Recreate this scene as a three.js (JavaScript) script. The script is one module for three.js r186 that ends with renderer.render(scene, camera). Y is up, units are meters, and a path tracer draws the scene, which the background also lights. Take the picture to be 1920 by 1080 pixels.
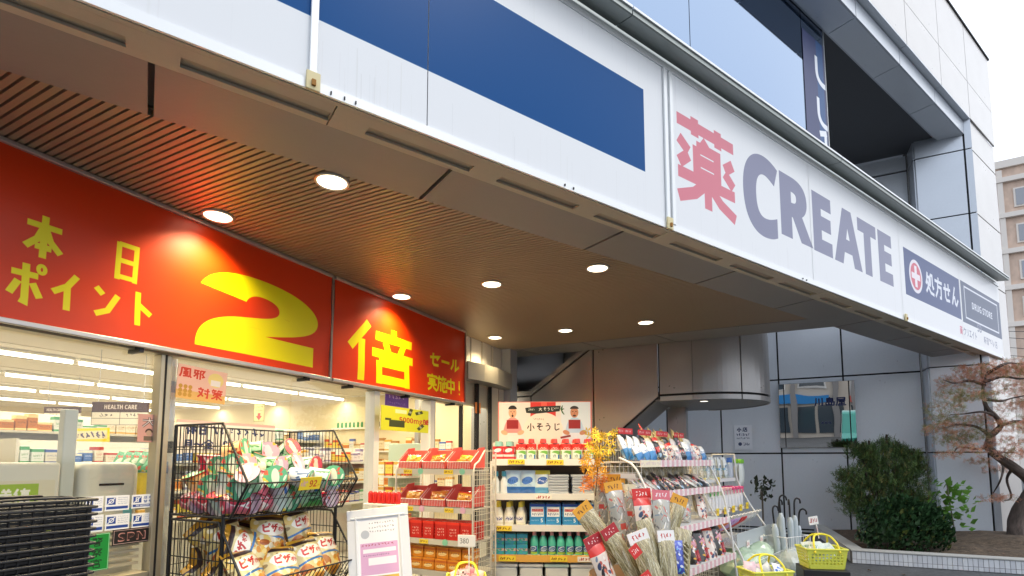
import * as THREE from 'three';
import { mergeGeometries } from 'three/addons/utils/BufferGeometryUtils.js';
import { RoundedBoxGeometry } from 'three/addons/geometries/RoundedBoxGeometry.js';
import { ImprovedNoise } from 'three/addons/math/ImprovedNoise.js';
import { RectAreaLightUniformsLib } from 'three/addons/lights/RectAreaLightUniformsLib.js';
RectAreaLightUniformsLib.init();

// ---------- camera, sky, sun, exposure ----------
const K = 0.85, EYE = 1.55 * K;                         // surveyed units to metres, eye height
const scene = new THREE.Scene();
const camera = new THREE.PerspectiveCamera(2 * Math.atan(775.6 / 980.5) * 180 / Math.PI, 1920 / 1551.2, 0.05, 600);
camera.position.set(0, EYE, 0);
camera.rotation.set(THREE.MathUtils.degToRad(5.0), 0, 0);
camera.setViewOffset(1920, 1551.2, 0, 0, 1920, 1080);    // the photograph's lens is shifted upwards
scene.add(camera);
const renderer = new THREE.WebGLRenderer({ antialias: true });
renderer.toneMapping = THREE.LinearToneMapping;
renderer.toneMappingExposure = 1.0;
renderer.shadowMap.enabled = true;
renderer.shadowMap.type = THREE.PCFSoftShadowMap;

const SUN = new THREE.Vector3(0.60, 0.86, 0.20).normalize();
{
  const W = 512, H = 256, data = new Float32Array(W * H * 4), n3 = new ImprovedNoise();
  for (let r = 0; r < H; r++) for (let c = 0; c < W; c++) {
    const up = ((r + 0.5) / H - 0.5) * Math.PI, az = ((c + 0.5) / W - 0.5) * 2 * Math.PI;
    const x = Math.cos(az) * Math.cos(up), y = Math.sin(up), z = Math.sin(az) * Math.cos(up);
    const e = Math.max(0, y), t = Math.pow(1 - e, 2.2);
    const s = Math.pow(Math.max(0, x * SUN.x + y * SUN.y + z * SUN.z), 4);
    const cl = 0.5 + 0.5 * n3.noise(x * 2.2 + 5, y * 3.5, z * 2.2 + 9) + 0.25 * n3.noise(x * 6, y * 9, z * 6);
    const blue = [0.88, 1.08, 1.40], white = [1.68, 1.72, 1.79];
    const k = Math.min(1, Math.max(0, 0.28 + 0.62 * t + 0.30 * (cl - 0.5) + 0.35 * s));
    const gnd = y < 0 ? Math.max(0.12, 1 + y * 6) : 1;
    for (let i = 0; i < 3; i++) data[(r * W + c) * 4 + i] = (blue[i] + (white[i] - blue[i]) * k + s * [0.5, 0.42, 0.32][i]) * gnd;
    data[(r * W + c) * 4 + 3] = 1;
  }
  const sky = new THREE.DataTexture(data, W, H, THREE.RGBAFormat, THREE.FloatType);
  sky.mapping = THREE.EquirectangularReflectionMapping; sky.magFilter = THREE.LinearFilter; sky.minFilter = THREE.LinearFilter; sky.needsUpdate = true;
  scene.background = sky; scene.environment = sky;
}
const sun = new THREE.DirectionalLight(new THREE.Color(1.0, 0.94, 0.86), 0.7);
sun.position.copy(SUN).multiplyScalar(60); sun.target.position.set(2, 1, -5);
sun.castShadow = true; sun.shadow.radius = 28; sun.shadow.mapSize.set(2048, 2048);
Object.assign(sun.shadow.camera, { left: -25, right: 25, top: 25, bottom: -25, near: 1, far: 140 });
scene.add(sun, sun.target);

// ---------- helpers ----------
let seed = 77;
const rnd = () => { seed = (seed + 0x6d2b79f5) | 0; let t = Math.imul(seed ^ (seed >>> 15), 1 | seed); t = (t + Math.imul(t ^ (t >>> 7), 61 | t)) ^ t; return ((t ^ (t >>> 14)) >>> 0) / 4294967296; };
const rr = (a, b) => a + (b - a) * rnd(), pick = (a) => a[Math.floor(rnd() * a.length) % a.length];
const V = (x, y, z) => new THREE.Vector3(x, y, z), D2R = Math.PI / 180;
const noise = new ImprovedNoise();
const used = {};
const numbered = (n) => { const k = used[n] = (used[n] ?? -1) + 1; return k ? n + '_' + String(k).padStart(3, '0') : n; };
function tag(o, label, category, group, kind) { if (label) o.userData.label = label; if (category) o.userData.category = category; if (group) o.userData.group = group; if (kind) o.userData.kind = kind; return o; }
const shade = (o) => { o.traverse((m) => { if (m.isMesh) { m.castShadow = true; m.receiveShadow = true; } }); return o; };
function thing(name, label, category, pos = V(0, 0, 0), turn = 0, group, kind) {
  const o = new THREE.Group(); o.name = numbered(name); o.position.copy(pos); o.rotation.y = turn; scene.add(o); return tag(o, label, category, group, kind);
}
function part(parent, name, geo, m, pos, rot) {
  const o = new THREE.Mesh(geo, m); o.name = name; o.castShadow = o.receiveShadow = true;
  if (pos) o.position.copy(pos.isVector3 ? pos : V(...pos)); if (rot) o.rotation.set(...rot); parent.add(o); return o;
}
function solo(name, label, category, geo, m, pos = V(0, 0, 0), turn = 0, group, kind) {
  const o = new THREE.Mesh(geo, m); o.name = numbered(name); o.castShadow = o.receiveShadow = true; o.position.copy(pos); o.rotation.y = turn; scene.add(o); return tag(o, label, category, group, kind);
}
function copyOf(o, pos, rot, label) {
  const c = o.clone(); c.name = numbered(o.name.replace(/_\d{3}$/, '')); c.userData = { ...o.userData }; if (label) c.userData.label = label;
  if (pos) c.position.copy(pos); if (rot) c.rotation.set(rot[0], rot[1], rot[2], 'YXZ'); scene.add(c); return c;
}
const frame = (deg) => {
  const t = deg * D2R, u = V(Math.cos(t), 0, -Math.sin(t)), w = V(Math.sin(t), 0, Math.cos(t));
  return { t, u, w, p: (a, y, b) => V(0, y, 0).addScaledVector(u, a).addScaledVector(w, b), loc: (P) => V(P.dot(u), P.y, P.dot(w)) };
};
const S = frame(63.54), G = frame(34.97), WF = frame(0);   // shop front, fascia sign, camera-aligned
const fr = (pos, deg) => { const f = frame(deg); return { t: f.t, at: (x, y, z) => V(pos.x, pos.y + y, pos.z).addScaledVector(f.u, x).addScaledVector(f.w, z) }; };
const ray = (px, py) => { const x = (px - 960) / 980.5, y = -(py - 775.6) / 980.5, c = Math.cos(5 * D2R), s = Math.sin(5 * D2R); return V(x, y * c + s, -(c - y * s)); };
const at = (px, py, Z) => { const r = ray(px, py); return V(0, EYE, 0).addScaledVector(r, -Z / r.z); };
const onY = (px, py, y) => { const r = ray(px, py); return V(0, EYE, 0).addScaledVector(r, (y - EYE) / r.y); };
// surveyed-unit builder for the fabric of the building: absolute (u, y, w) of a frame, scaled to metres
function builder(root, f, u0 = 0, y0 = 0, w0 = 0) {
  root.position.copy(f.p(u0 * K, y0 * K, w0 * K)); root.rotation.y = f.t;
  const B = {
    root,
    box(name, ua, ub, ya, yb, wa, wb, m, parent = root) {
      return part(parent, name, new THREE.BoxGeometry(Math.abs(ub - ua) * K, Math.abs(yb - ya) * K, Math.abs(wb - wa) * K), m, [((ua + ub) / 2 - u0) * K, ((ya + yb) / 2 - y0) * K, ((wa + wb) / 2 - w0) * K]);
    },
    rbox(name, ua, ub, ya, yb, wa, wb, m, r = 0.008, parent = root) {
      return part(parent, name, new RoundedBoxGeometry(Math.abs(ub - ua) * K, Math.abs(yb - ya) * K, Math.abs(wb - wa) * K, 1, r), m, [((ua + ub) / 2 - u0) * K, ((ya + yb) / 2 - y0) * K, ((wa + wb) / 2 - w0) * K]);
    },
    plane(name, ua, ub, ya, yb, w, m, parent = root) {
      return part(parent, name, new THREE.PlaneGeometry((ub - ua) * K, (yb - ya) * K), m, [((ua + ub) / 2 - u0) * K, ((ya + yb) / 2 - y0) * K, (w - w0) * K]);
    },
    prismY(name, pts, ya, yb, m, parent = root, holes = []) {
      const P = (a) => a.map(([u, w]) => new THREE.Vector2((u - u0) * K, -(w - w0) * K));
      const sh = new THREE.Shape(P(pts)); for (const h of holes) sh.holes.push(new THREE.Path(P(h)));
      const g = new THREE.ExtrudeGeometry(sh, { depth: (yb - ya) * K, bevelEnabled: false, curveSegments: 24 }); g.rotateX(-Math.PI / 2); g.translate(0, (ya - y0) * K, 0);
      return part(parent, name, g, m);
    },
    prismU(name, pts, ua, ub, m, parent = root) {
      const sh = new THREE.Shape(pts.map(([w, y]) => new THREE.Vector2(-(w - w0) * K, (y - y0) * K)));
      const g = new THREE.ExtrudeGeometry(sh, { depth: (ub - ua) * K, bevelEnabled: false }); g.rotateY(Math.PI / 2); g.translate((ua - u0) * K, 0, 0);
      return part(parent, name, g, m);
    },
    P: (u, y, w) => f.p(u * K, y * K, w * K),
  };
  return B;
}
const bar = (a, b, r, seg = 5) => {
  const d = b.clone().sub(a), g = new THREE.CylinderGeometry(r, r, d.length(), seg, 1, false);
  g.applyQuaternion(new THREE.Quaternion().setFromUnitVectors(V(0, 1, 0), d.normalize())); return g.translate((a.x + b.x) / 2, (a.y + b.y) / 2, (a.z + b.z) / 2);
};
const tube = (pts, r, seg = 24, rs = 6, closed = false) => new THREE.TubeGeometry(new THREE.CatmullRomCurve3(pts, closed, 'catmullrom', 0.3), seg, r, rs, closed);
const bx = (w, h, d, x = 0, y = 0, z = 0) => new THREE.BoxGeometry(w, h, d).translate(x, y, z);
const rb = (w, h, d, r = 0.006, x = 0, y = 0, z = 0) => new RoundedBoxGeometry(w, h, d, 1, Math.min(r, w / 2.1, h / 2.1, d / 2.1)).translate(x, y, z);
const merge = (a) => mergeGeometries(a.map((g) => { const h = g.index ? g.toNonIndexed() : g; for (const k of Object.keys(h.attributes)) if (!['position', 'normal', 'uv'].includes(k)) h.deleteAttribute(k); return h; }));
const lathe = (pts, seg = 14) => new THREE.LatheGeometry(pts.map(([x, y]) => new THREE.Vector2(x, y)), seg);
const mat = (r, g, b, o = {}) => { const { cc, ...rest } = o, m = cc ? new THREE.MeshPhysicalMaterial({ roughness: 0.6, ...rest, clearcoat: cc, clearcoatRoughness: 0.12 }) : new THREE.MeshStandardMaterial({ roughness: 0.6, ...rest }); m.color.setRGB(r, g, b); return m; };
const tmat = (t, o = {}) => { const { cc, ...rest } = o; return cc ? new THREE.MeshPhysicalMaterial({ map: t, roughness: 0.5, ...rest, clearcoat: cc, clearcoatRoughness: 0.15 }) : new THREE.MeshStandardMaterial({ map: t, roughness: 0.55, ...rest }); };
function canvas(w, h, draw) {
  const c = document.createElement('canvas'); c.width = Math.round(w); c.height = Math.round(h); const g = c.getContext('2d'); draw(g, c.width, c.height);
  const t = new THREE.CanvasTexture(c); t.colorSpace = THREE.SRGBColorSpace; t.magFilter = THREE.LinearFilter; t.anisotropy = 8; return t;
}
function grain(w, h, fn, srgb = true) {       // computed surface texture, fn(x, y) -> [r, g, b] in 0..1
  const d = new Uint8Array(w * h * 4); for (let y = 0; y < h; y++) for (let x = 0; x < w; x++) { const c = fn(x, y), i = (y * w + x) * 4; d[i] = c[0] * 255; d[i + 1] = c[1] * 255; d[i + 2] = c[2] * 255; d[i + 3] = 255; }
  const t = new THREE.DataTexture(d, w, h); t.wrapS = t.wrapT = THREE.RepeatWrapping; t.magFilter = t.minFilter = THREE.LinearFilter; if (srgb) t.colorSpace = THREE.SRGBColorSpace; t.needsUpdate = true; return t;
}
const tn = (x, y, p, s) => {                   // noise that tiles every p pixels
  const a = x / p, b = y / p; const f = (u, v) => noise.noise(u * s, v * s, 3.7);
  return (f(a, b) * (1 - a) + f(a - 1, b) * a) * (1 - b) + (f(a, b - 1) * (1 - a) + f(a - 1, b - 1) * a) * b;
};

// ---------- stroke lettering: each sign is drawn as strokes on a 100 x 100 square ----------
const GL = {
  本: '50,5 50,98|8,28 92,28|48,30 35,58 8,80|52,30 66,58 93,80|30,74 70,74', 日: '22,6 22,98|22,10 78,10 78,98|22,50 78,50|22,90 78,90',
  ポ: '10,32 78,32|46,8 46,95 34,92|28,50 8,82|64,50 84,82|c86,14,9', イ: '78,8 52,38 12,58|52,36 52,96', ン: '15,20 38,36|14,88 55,74 88,30', ト: '35,6 35,96|35,38 82,62',
  倍: '30,4 8,48|22,32 22,98|66,3 66,18|40,20 95,20|54,26 60,44|82,24 76,46|36,48 98,48|46,60 46,98|46,62 88,62 88,98|46,90 88,90',
  セ: '8,42 88,28 70,54|36,8 36,78 46,90 88,88', ー: '10,50 92,50', ル: '30,12 28,55 8,90|58,8 58,88 94,58',
  実: '50,3 50,14|10,28 10,16 90,16 90,28|20,34 80,34|20,48 80,48|50,26 50,62|8,62 92,62|48,62 36,82 8,96|54,62 66,82 94,96',
  施: '24,4 24,18|4,22 48,22|20,22 16,64 4,94|18,44 40,44 38,88 30,88|62,4 50,34|56,18 96,18|54,48 96,40 94,72|74,26 74,76|58,40 58,88 64,94 96,90 96,80',
  中: '14,26 86,26 86,66 14,66 14,26|50,4 50,98', '!': '50,8 50,66|50,84 50,94',
  薬: '6,14 94,14|32,4 32,24|68,4 68,24|50,24 44,32|34,34 34,62 66,62 66,34 34,34|34,48 66,48|8,34 22,44|22,48 8,60|92,34 78,44|78,48 92,60|6,70 94,70|50,62 50,98|46,72 30,86 6,96|54,72 70,86 94,96',
  処: '26,6 18,40 6,60|22,26 46,26 38,60 6,94|18,40 36,70 56,90 96,94|58,12 56,50 50,64|58,12 80,12 80,58 86,66 96,60', 方: '50,4 50,20|6,24 94,24|42,24 36,66 10,96|40,46 80,46 76,92 58,92',
  せ: '6,40 94,34|70,8 70,56 60,60|30,14 30,76 40,88 84,86', ん: '52,6 10,94 30,60 46,56 52,84 66,90 92,60', ク: '36,6 8,50|32,24 84,24 70,66 30,96', リ: '26,10 26,60|74,8 74,62 40,96', エ: '14,18 86,18|50,18 50,84|6,84 94,84',
  新: '26,4 26,14|6,18 48,18|16,22 20,34|38,22 34,34|4,40 50,40|27,40 27,96|6,56 48,56|24,58 6,80|30,60 46,76|88,8 58,18 58,60 52,94|58,46 98,46|80,46 80,98',
  宿: '50,3 50,13|8,26 8,14 92,14 92,26|28,28 8,62|20,48 20,97|36,34 96,34|66,34 60,48|46,52 46,96|46,52 88,52 88,96|46,74 88,74|46,94 88,94', 店: '52,3 52,14|14,16 96,16|16,16 14,60 4,96|56,24 56,56|56,38 88,38|34,58 34,94|34,58 86,58 86,94|34,92 86,92',
  風: '16,8 14,60 4,96|16,10 82,10 84,80 96,94|30,24 68,20|36,40 36,66 64,66 64,40 36,40|50,24 50,84|28,88 70,82|64,76 76,92', 邪: '6,12 50,12|14,14 12,40 50,40|36,12 36,88 28,88|32,42 6,76|60,8 60,97|60,10 92,10 76,44 92,66 74,74',
  対: '26,4 26,18|6,20 50,20|42,20 34,60 6,94|12,40 48,84|54,30 98,30|82,6 82,92 70,92|60,48 70,64', 策: '22,3 6,24|18,12 44,12|26,14 32,24|66,3 52,24|62,12 94,12|72,14 78,24|8,34 92,34|50,26 50,98|22,48 22,66|22,48 78,48 78,64|46,60 28,80 6,92|54,60 72,80 94,92',
  小: '50,6 50,92 36,88|26,34 10,70|74,34 92,70', そ: '26,12 74,12 22,46 92,40|60,44 44,64 52,84 76,90', う: '34,8 62,16|22,40 62,32 76,48 66,74 40,94', じ: '32,8 32,74 44,90 84,72|60,16 68,28|76,10 84,22', 大: '6,34 94,34|50,6 46,48 8,94|52,40 66,68 94,94',
  川: '20,8 18,60 8,94|50,12 50,84|82,8 82,96', 島: '48,3 40,12|20,14 20,58|20,14 78,14 78,42|20,28 78,28|20,42 78,42|20,56 92,56 88,92 76,94|10,66 10,88 66,88 66,68|38,62 38,88', 屋: '14,10 88,10 88,28|14,10 14,60 4,96|14,28 88,28|28,42 90,42|50,42 34,58 82,56|70,50 84,62|58,60 58,94|32,76 86,76|22,94 96,94',
  警: '4,12 46,12|16,4 16,18|34,4 34,18|14,22 42,22 40,38|62,4 52,20|58,14 96,14|62,18 92,40|86,18 56,40|10,50 90,50|50,44 50,50|24,58 76,58|24,66 76,66|28,76 28,97|28,76 72,76 72,97|28,95 72,95', 察: '50,2 50,12|8,24 8,14 92,14 92,24|30,22 8,48|26,30 46,30 20,62|22,38 36,48|54,28 84,28 62,56|60,38 94,60|32,58 68,58|14,70 86,70|50,70 50,94 42,94|28,76 18,90|70,76 84,90',
  官: '50,2 50,14|8,30 8,16 92,16 92,30|28,30 28,97|28,30 74,30 74,52 28,52|28,64 80,64 80,95 28,95', 画: '6,10 94,10|26,24 26,74 74,74 74,24 26,24|50,10 50,74|26,48 74,48|10,34 10,94 90,94 90,34',
  像: '28,5 8,46|20,32 20,97|56,4 44,22|52,12 78,12 70,24|44,24 44,44 90,44 90,24 44,24|66,24 66,44|64,46 40,64|60,56 70,92 56,94|62,66 40,82|90,52 72,64 96,92', の: '50,22 42,66 26,84 12,64 26,34 54,20 80,32 88,58 70,86 54,92',
  送: '10,10 22,24|4,42 20,42 20,78 6,92|20,80 44,92 98,92|50,4 58,18|82,4 74,18|40,22 94,22|34,42 98,42|66,22 62,56 38,78|68,48 80,64 96,76', 信: '28,5 8,46|20,32 20,97|58,4 66,12|40,20 96,20|46,34 90,34|46,48 90,48|46,62 46,96 90,96 90,62 46,62',
  で: '8,20 88,14|72,16 44,40 48,74 80,90|72,40 80,52|86,34 94,46', も: '44,6 34,70 46,92 74,88 84,62|14,34 70,34|12,56 68,56', 受: '84,4 14,14|18,20 26,32|46,18 50,30|80,16 72,32|8,50 8,38 92,38 92,50|22,54 76,54 54,80 14,97|30,62 56,84 92,97', 付: '30,5 8,48|22,34 22,97|36,30 98,30|78,6 78,92 64,92|48,48 60,66',
  内: '14,22 14,97|14,24 86,24 86,94 74,94|50,4 48,46 26,74|52,42 76,72', 禁: '4,18 46,18|25,4 25,48|22,20 4,42|28,22 44,38|54,18 96,18|74,4 74,48|72,20 54,42|78,22 96,38|24,58 76,58|8,70 92,70|50,70 50,96 40,94|28,78 16,92|70,78 84,92',
  月: '26,8 24,66 10,96|26,10 80,10 80,94 66,94|26,36 80,36|26,60 80,60', 金: '50,2 6,38|50,2 94,38|28,38 72,38|16,58 84,58|50,38 50,90|28,66 36,82|72,66 64,82|6,92 94,92', 休: '30,5 8,48|22,34 22,97|34,28 98,28|66,6 66,97|64,30 34,72|68,30 98,72|50,72 82,72',
  ピ: '20,10 20,76 30,88 86,86|22,46 78,34|c84,14,9', ザ: '6,36 94,36|30,12 30,62|66,10 66,56 34,96|78,6 84,18|90,2 96,14', テ: '22,14 80,14|6,40 94,40|52,40 46,74 22,96',
  配: '6,10 50,10|18,12 18,36|36,12 36,36|8,30 8,94 48,94 48,30 8,30|10,62 46,62|60,14 92,14 92,46 60,46 60,84 68,92 96,90 96,76', 合: '50,2 6,44|50,2 94,44|28,42 72,42|24,58 24,96 76,96 76,58 24,58', '〜': '8,56 26,42 46,50 62,60 80,58 94,44',
  木: '50,5 50,98|8,30 92,30|48,32 34,60 6,84|52,32 66,60 94,84', 会: '50,2 6,40|50,2 94,40|28,40 72,40|14,58 86,58|46,60 24,90 80,86|66,72 86,96', 社: '24,4 30,14|6,24 44,24 6,66|26,46 26,97|30,50 44,64|50,40 96,40|74,8 74,92|48,92 98,92',
};
function glyph(g, ch, x, y, w, h, lw, col) {
  const d = GL[ch]; g.strokeStyle = g.fillStyle = col; g.lineWidth = lw; g.lineCap = 'butt'; g.lineJoin = 'miter'; g.miterLimit = 3;
  if (!d) { g.save(); g.font = `bold ${h * 1.3}px sans-serif`; g.textBaseline = 'alphabetic'; g.textAlign = 'left'; const m = g.measureText(ch).width || 1; g.translate(x, y + h * 0.97); g.scale(Math.min(3, w / m), 1); g.fillText(ch, 0, 0); g.restore(); return; }
  for (const s of d.split('|')) {
    g.beginPath();
    if (s[0] === 'c') { const [cx, cy, r] = s.slice(1).split(',').map(Number); g.lineWidth = lw * 0.6; g.ellipse(x + cx / 100 * w, y + cy / 100 * h, r / 100 * w, r / 100 * h, 0, 0, 7); g.stroke(); g.lineWidth = lw; continue; }
    s.split(' ').forEach((p, i) => { const [a, b] = p.split(',').map(Number); i ? g.lineTo(x + a / 100 * w, y + b / 100 * h) : g.moveTo(x + a / 100 * w, y + b / 100 * h); }); g.stroke();
  }
}
const words = (g, str, x, y, size, lw, col, gap = 1.08, sx = 1) => { [...str].forEach((c, i) => { if (c !== ' ') glyph(g, c, x + i * size * gap * sx, y, size * sx, size, lw, col); }); };
const latin = (g, str, x, y, w, h, col, weight = 'bold', fat = 0) => { g.save(); g.font = `${weight} 100px sans-serif`; g.textBaseline = 'alphabetic'; g.textAlign = 'left'; const m = g.measureText(str).width; g.translate(x, y + h); g.scale(w / m, h / 71); g.fillStyle = col; g.fillText(str, 0, 0); if (fat) { g.strokeStyle = col; g.lineWidth = fat; g.lineJoin = 'miter'; g.strokeText(str, 0, 0); } g.restore(); };
const fit = (g, ch, x, y, w, h, col, fat = 0) => { g.save(); g.font = 'bold 100px sans-serif'; g.textBaseline = 'alphabetic'; g.textAlign = 'left'; const m = g.measureText(ch), l = -m.actualBoundingBoxLeft, W = m.actualBoundingBoxRight - l, H = m.actualBoundingBoxAscent + m.actualBoundingBoxDescent; g.translate(x, y); g.scale(w / (W + fat), h / (H + fat)); g.translate(-l + fat / 2, m.actualBoundingBoxAscent + fat / 2); g.fillStyle = g.strokeStyle = col; g.fillText(ch, 0, 0); if (fat) { g.lineWidth = fat; g.lineJoin = 'miter'; g.strokeText(ch, 0, 0); } g.restore(); };
const squiggle = (g, x, y, w, h, col, n = 8) => { g.strokeStyle = col; g.lineWidth = h > 2 ? Math.max(1, h * 0.16) : h * 0.16; const s = w / n; for (let i = 0; i < n; i++) { g.beginPath(); for (let k = 0; k < 3; k++) { g.moveTo(x + i * s + rr(0, 0.5) * s, y + rr(0, h)); g.lineTo(x + i * s + rr(0.3, 0.85) * s, y + rr(0, h)); } g.stroke(); } };   // print too small to read

// ---------- materials of the building ----------
const brushed = grain(256, 256, (x, y) => { const v = 0.90 + 0.02 * tn(x, y, 256, 3) + 0.012 * tn(x, y, 256, 40) + 0.015 * (rnd() - 0.5); return [v, v, v]; });
const smudge = grain(256, 256, (x, y) => { const v = 0.62 + 0.14 * tn(x, y, 256, 4) + 0.08 * tn(x, y, 256, 30); return [v, v, v]; }, false);
const mPanel = mat(0.64, 0.69, 0.76, { map: brushed, roughness: 0.55, roughnessMap: smudge, metalness: 0.5, cc: 0.3 });
const mPanelB = mat(0.61, 0.66, 0.73, { map: brushed, roughness: 0.58, roughnessMap: smudge, metalness: 0.5, cc: 0.3 });
const mWall = mat(0.84, 0.90, 0.98, { map: brushed, roughness: 0.5, roughnessMap: smudge, metalness: 0.1, cc: 0.4 });
const mPanelWarm = mat(0.72, 0.69, 0.66, { map: brushed, roughness: 0.5, roughnessMap: smudge, metalness: 0.1, cc: 0.3 });
const mStair = mat(0.40, 0.395, 0.40, { map: brushed, roughness: 0.5, roughnessMap: smudge, metalness: 0.4, cc: 0.3 });
const mSoffit = mat(0.33, 0.325, 0.33, { map: brushed, roughness: 0.5, metalness: 0.2 });
const mSlat = mat(0.42, 0.335, 0.25, { map: brushed, roughness: 0.45, metalness: 0.25 });
const mTrough = mat(0.60, 0.55, 0.46, { map: brushed, roughness: 0.6 });
const mSlot = mat(0.50, 0.42, 0.33, { map: brushed, roughness: 0.7 });
const mBlack = mat(0.012, 0.012, 0.014, { roughness: 0.7 }), mDark = mat(0.02, 0.022, 0.03, { roughness: 0.45 }), mCore = mat(0.16, 0.15, 0.15, { roughness: 0.9 });
const mGutter = mat(0.30, 0.33, 0.32, { roughness: 0.35, metalness: 0.6 }), mGutterLip = mat(0.75, 0.77, 0.78, { roughness: 0.3, metalness: 0.3 });
const mMetal = mat(0.42, 0.41, 0.40, { roughness: 0.35, metalness: 0.8 }), mWhiteWire = mat(0.78, 0.78, 0.76, { roughness: 0.4 }), mBlackWire = mat(0.012, 0.012, 0.014, { roughness: 0.35 });
const mGlass = new THREE.MeshPhysicalMaterial({ transmission: 1, thickness: 0, roughness: 0.0, ior: 1.45 }); mGlass.color.setRGB(0.97, 0.98, 0.97);
const mMirrorGlass = new THREE.MeshPhysicalMaterial({ metalness: 1, roughness: 0.035 }); mMirrorGlass.color.setRGB(0.22, 0.30, 0.43);
const mCream = mat(0.74, 0.64, 0.42, { roughness: 0.8 }), mCeil = mat(0.72, 0.66, 0.54, { roughness: 0.9 }), mTile = mat(0.6, 0.57, 0.5, { roughness: 0.35 });
const gu = (u, w) => [0.8783 * u - 0.4782 * w, 0.4782 * u + 0.8783 * w];       // fascia-frame plan point to shop-front frame

// ---------- ground ----------
const asph = grain(512, 512, (x, y) => { const v = 0.31 + 0.06 * tn(x, y, 512, 7) + 0.10 * tn(x, y, 512, 60) + 0.10 * (rnd() - 0.5); return [v * 0.97, v, v * 1.04]; }); asph.repeat.set(220, 220);
{
  const g = new THREE.PlaneGeometry(600, 600); g.rotateX(-Math.PI / 2);
  solo('ground', 'grey paved ground and street running out to the horizon', 'ground', g, tmat(asph, { roughness: 0.8 }), V(0, 0, 0), 0, null, 'structure');
}

// ---------- canopy over the shop front ----------
const CY = 3.45;
const L1 = (u) => (u - 1.62) / 0.8783 * 0.4782 - 3.39 * 0.8783;               // inner edge of the flat border, as shop-front w of u
{
  const t = thing('shop_canopy', 'deep canopy with brown slatted ceiling and flat grey border panels over the shop front', 'canopy');
  const B = builder(t, S, 4, CY, -3);
  const pitch = 0.046;
  for (let u = -0.4, i = 0; u < 7.98; u += pitch, i++) {
    const wa = -4.16, wb = L1(u), wc = L1(u + 0.032); if (wb < wa + 0.08) continue;
    B.prismY('slat', [[u, wa], [u + 0.032, wa], [u + 0.032, wc - 0.01], [u, wb - 0.01]], CY, CY + 0.038, mSlat);
  }
  B.prismY('ceiling_backing', [[-0.6, -4.19], [8.0, -4.19], [8.0, L1(8.0)], [-0.6, L1(-0.6)]], CY + 0.039, CY + 0.052, mat(0.2, 0.15, 0.11, { roughness: 0.8 }));
  // edge panels on the far side of the slats
  const ws = [-4.4, -3.9, -2.72, -1.55, -0.38, 0.62];
  for (let i = 0; i < 5; i++) {
    const a = ws[i] + 0.012, b = ws[i + 1] - 0.012, sk = 0.22;
    const pts = i === 4 ? [[8.02, a], [8.65, a + sk * 0.4], [8.65, 0.86], [8.02, 0.5]] : [[8.02, a], [8.65, a + (i ? sk : 0)], [8.65, b + sk], [8.02, b]];
    B.prismY('edge_panel', pts, CY - 0.004, CY + 0.02, mSoffit);
  }
  const a = gu(-4, -2.73), b = gu(11.6, -2.73), c = gu(11.6, -3.37);
  B.prismY('canopy_core', [a, b, c, [8.66, 0.84], [8.66, -4.3], [-2.2, -4.45]], CY + 0.055, 4.68, mCore);
}
{
  const t = thing('canopy_border', 'flat grey panel border with beige slotted light trough under the white fascia', 'soffit');
  const B = builder(t, G, 3, CY, -2.9);
  for (let k = -3; k < 8; k++) {
    const a = -0.069 + 1.62 * k + 0.014, b = -0.069 + 1.62 * (k + 1) - 0.014; if (a > 11.6) break;
    B.box('border_panel', a, Math.min(b, 11.9), CY - 0.006, CY + 0.02, -3.39, -2.912, mSoffit);
  }
  for (let k = -2; k < 5; k++) {
    const a = -1.98 + 2.73 * (k + 1) + 0.004, b = a + 2.722, holes = []; if (a > 12.9) break;
    for (let j = 0; j < 3; j++) { const s = a + 0.2 + 0.91 * j; holes.push([[s, -2.862], [s, -2.785], [s + 0.70, -2.785], [s + 0.70, -2.862]]); }
    B.prismY('light_trough', [[a, -2.908], [b, -2.908], [b, -2.712], [a, -2.712]], CY - 0.012, CY + 0.004, mTrough, t, holes);
    for (let j = 0; j < 3; j++) { const s = a + 0.2 + 0.91 * j; B.box('trough_slot', s - 0.02, s + 0.72, CY + 0.008, CY + 0.02, -2.88, -2.77, mSlot); }
  }
  B.box('drip_edge', -4, 13.2, CY - 0.02, CY + 0.01, -2.70, -2.668, mTrough);
}

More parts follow.
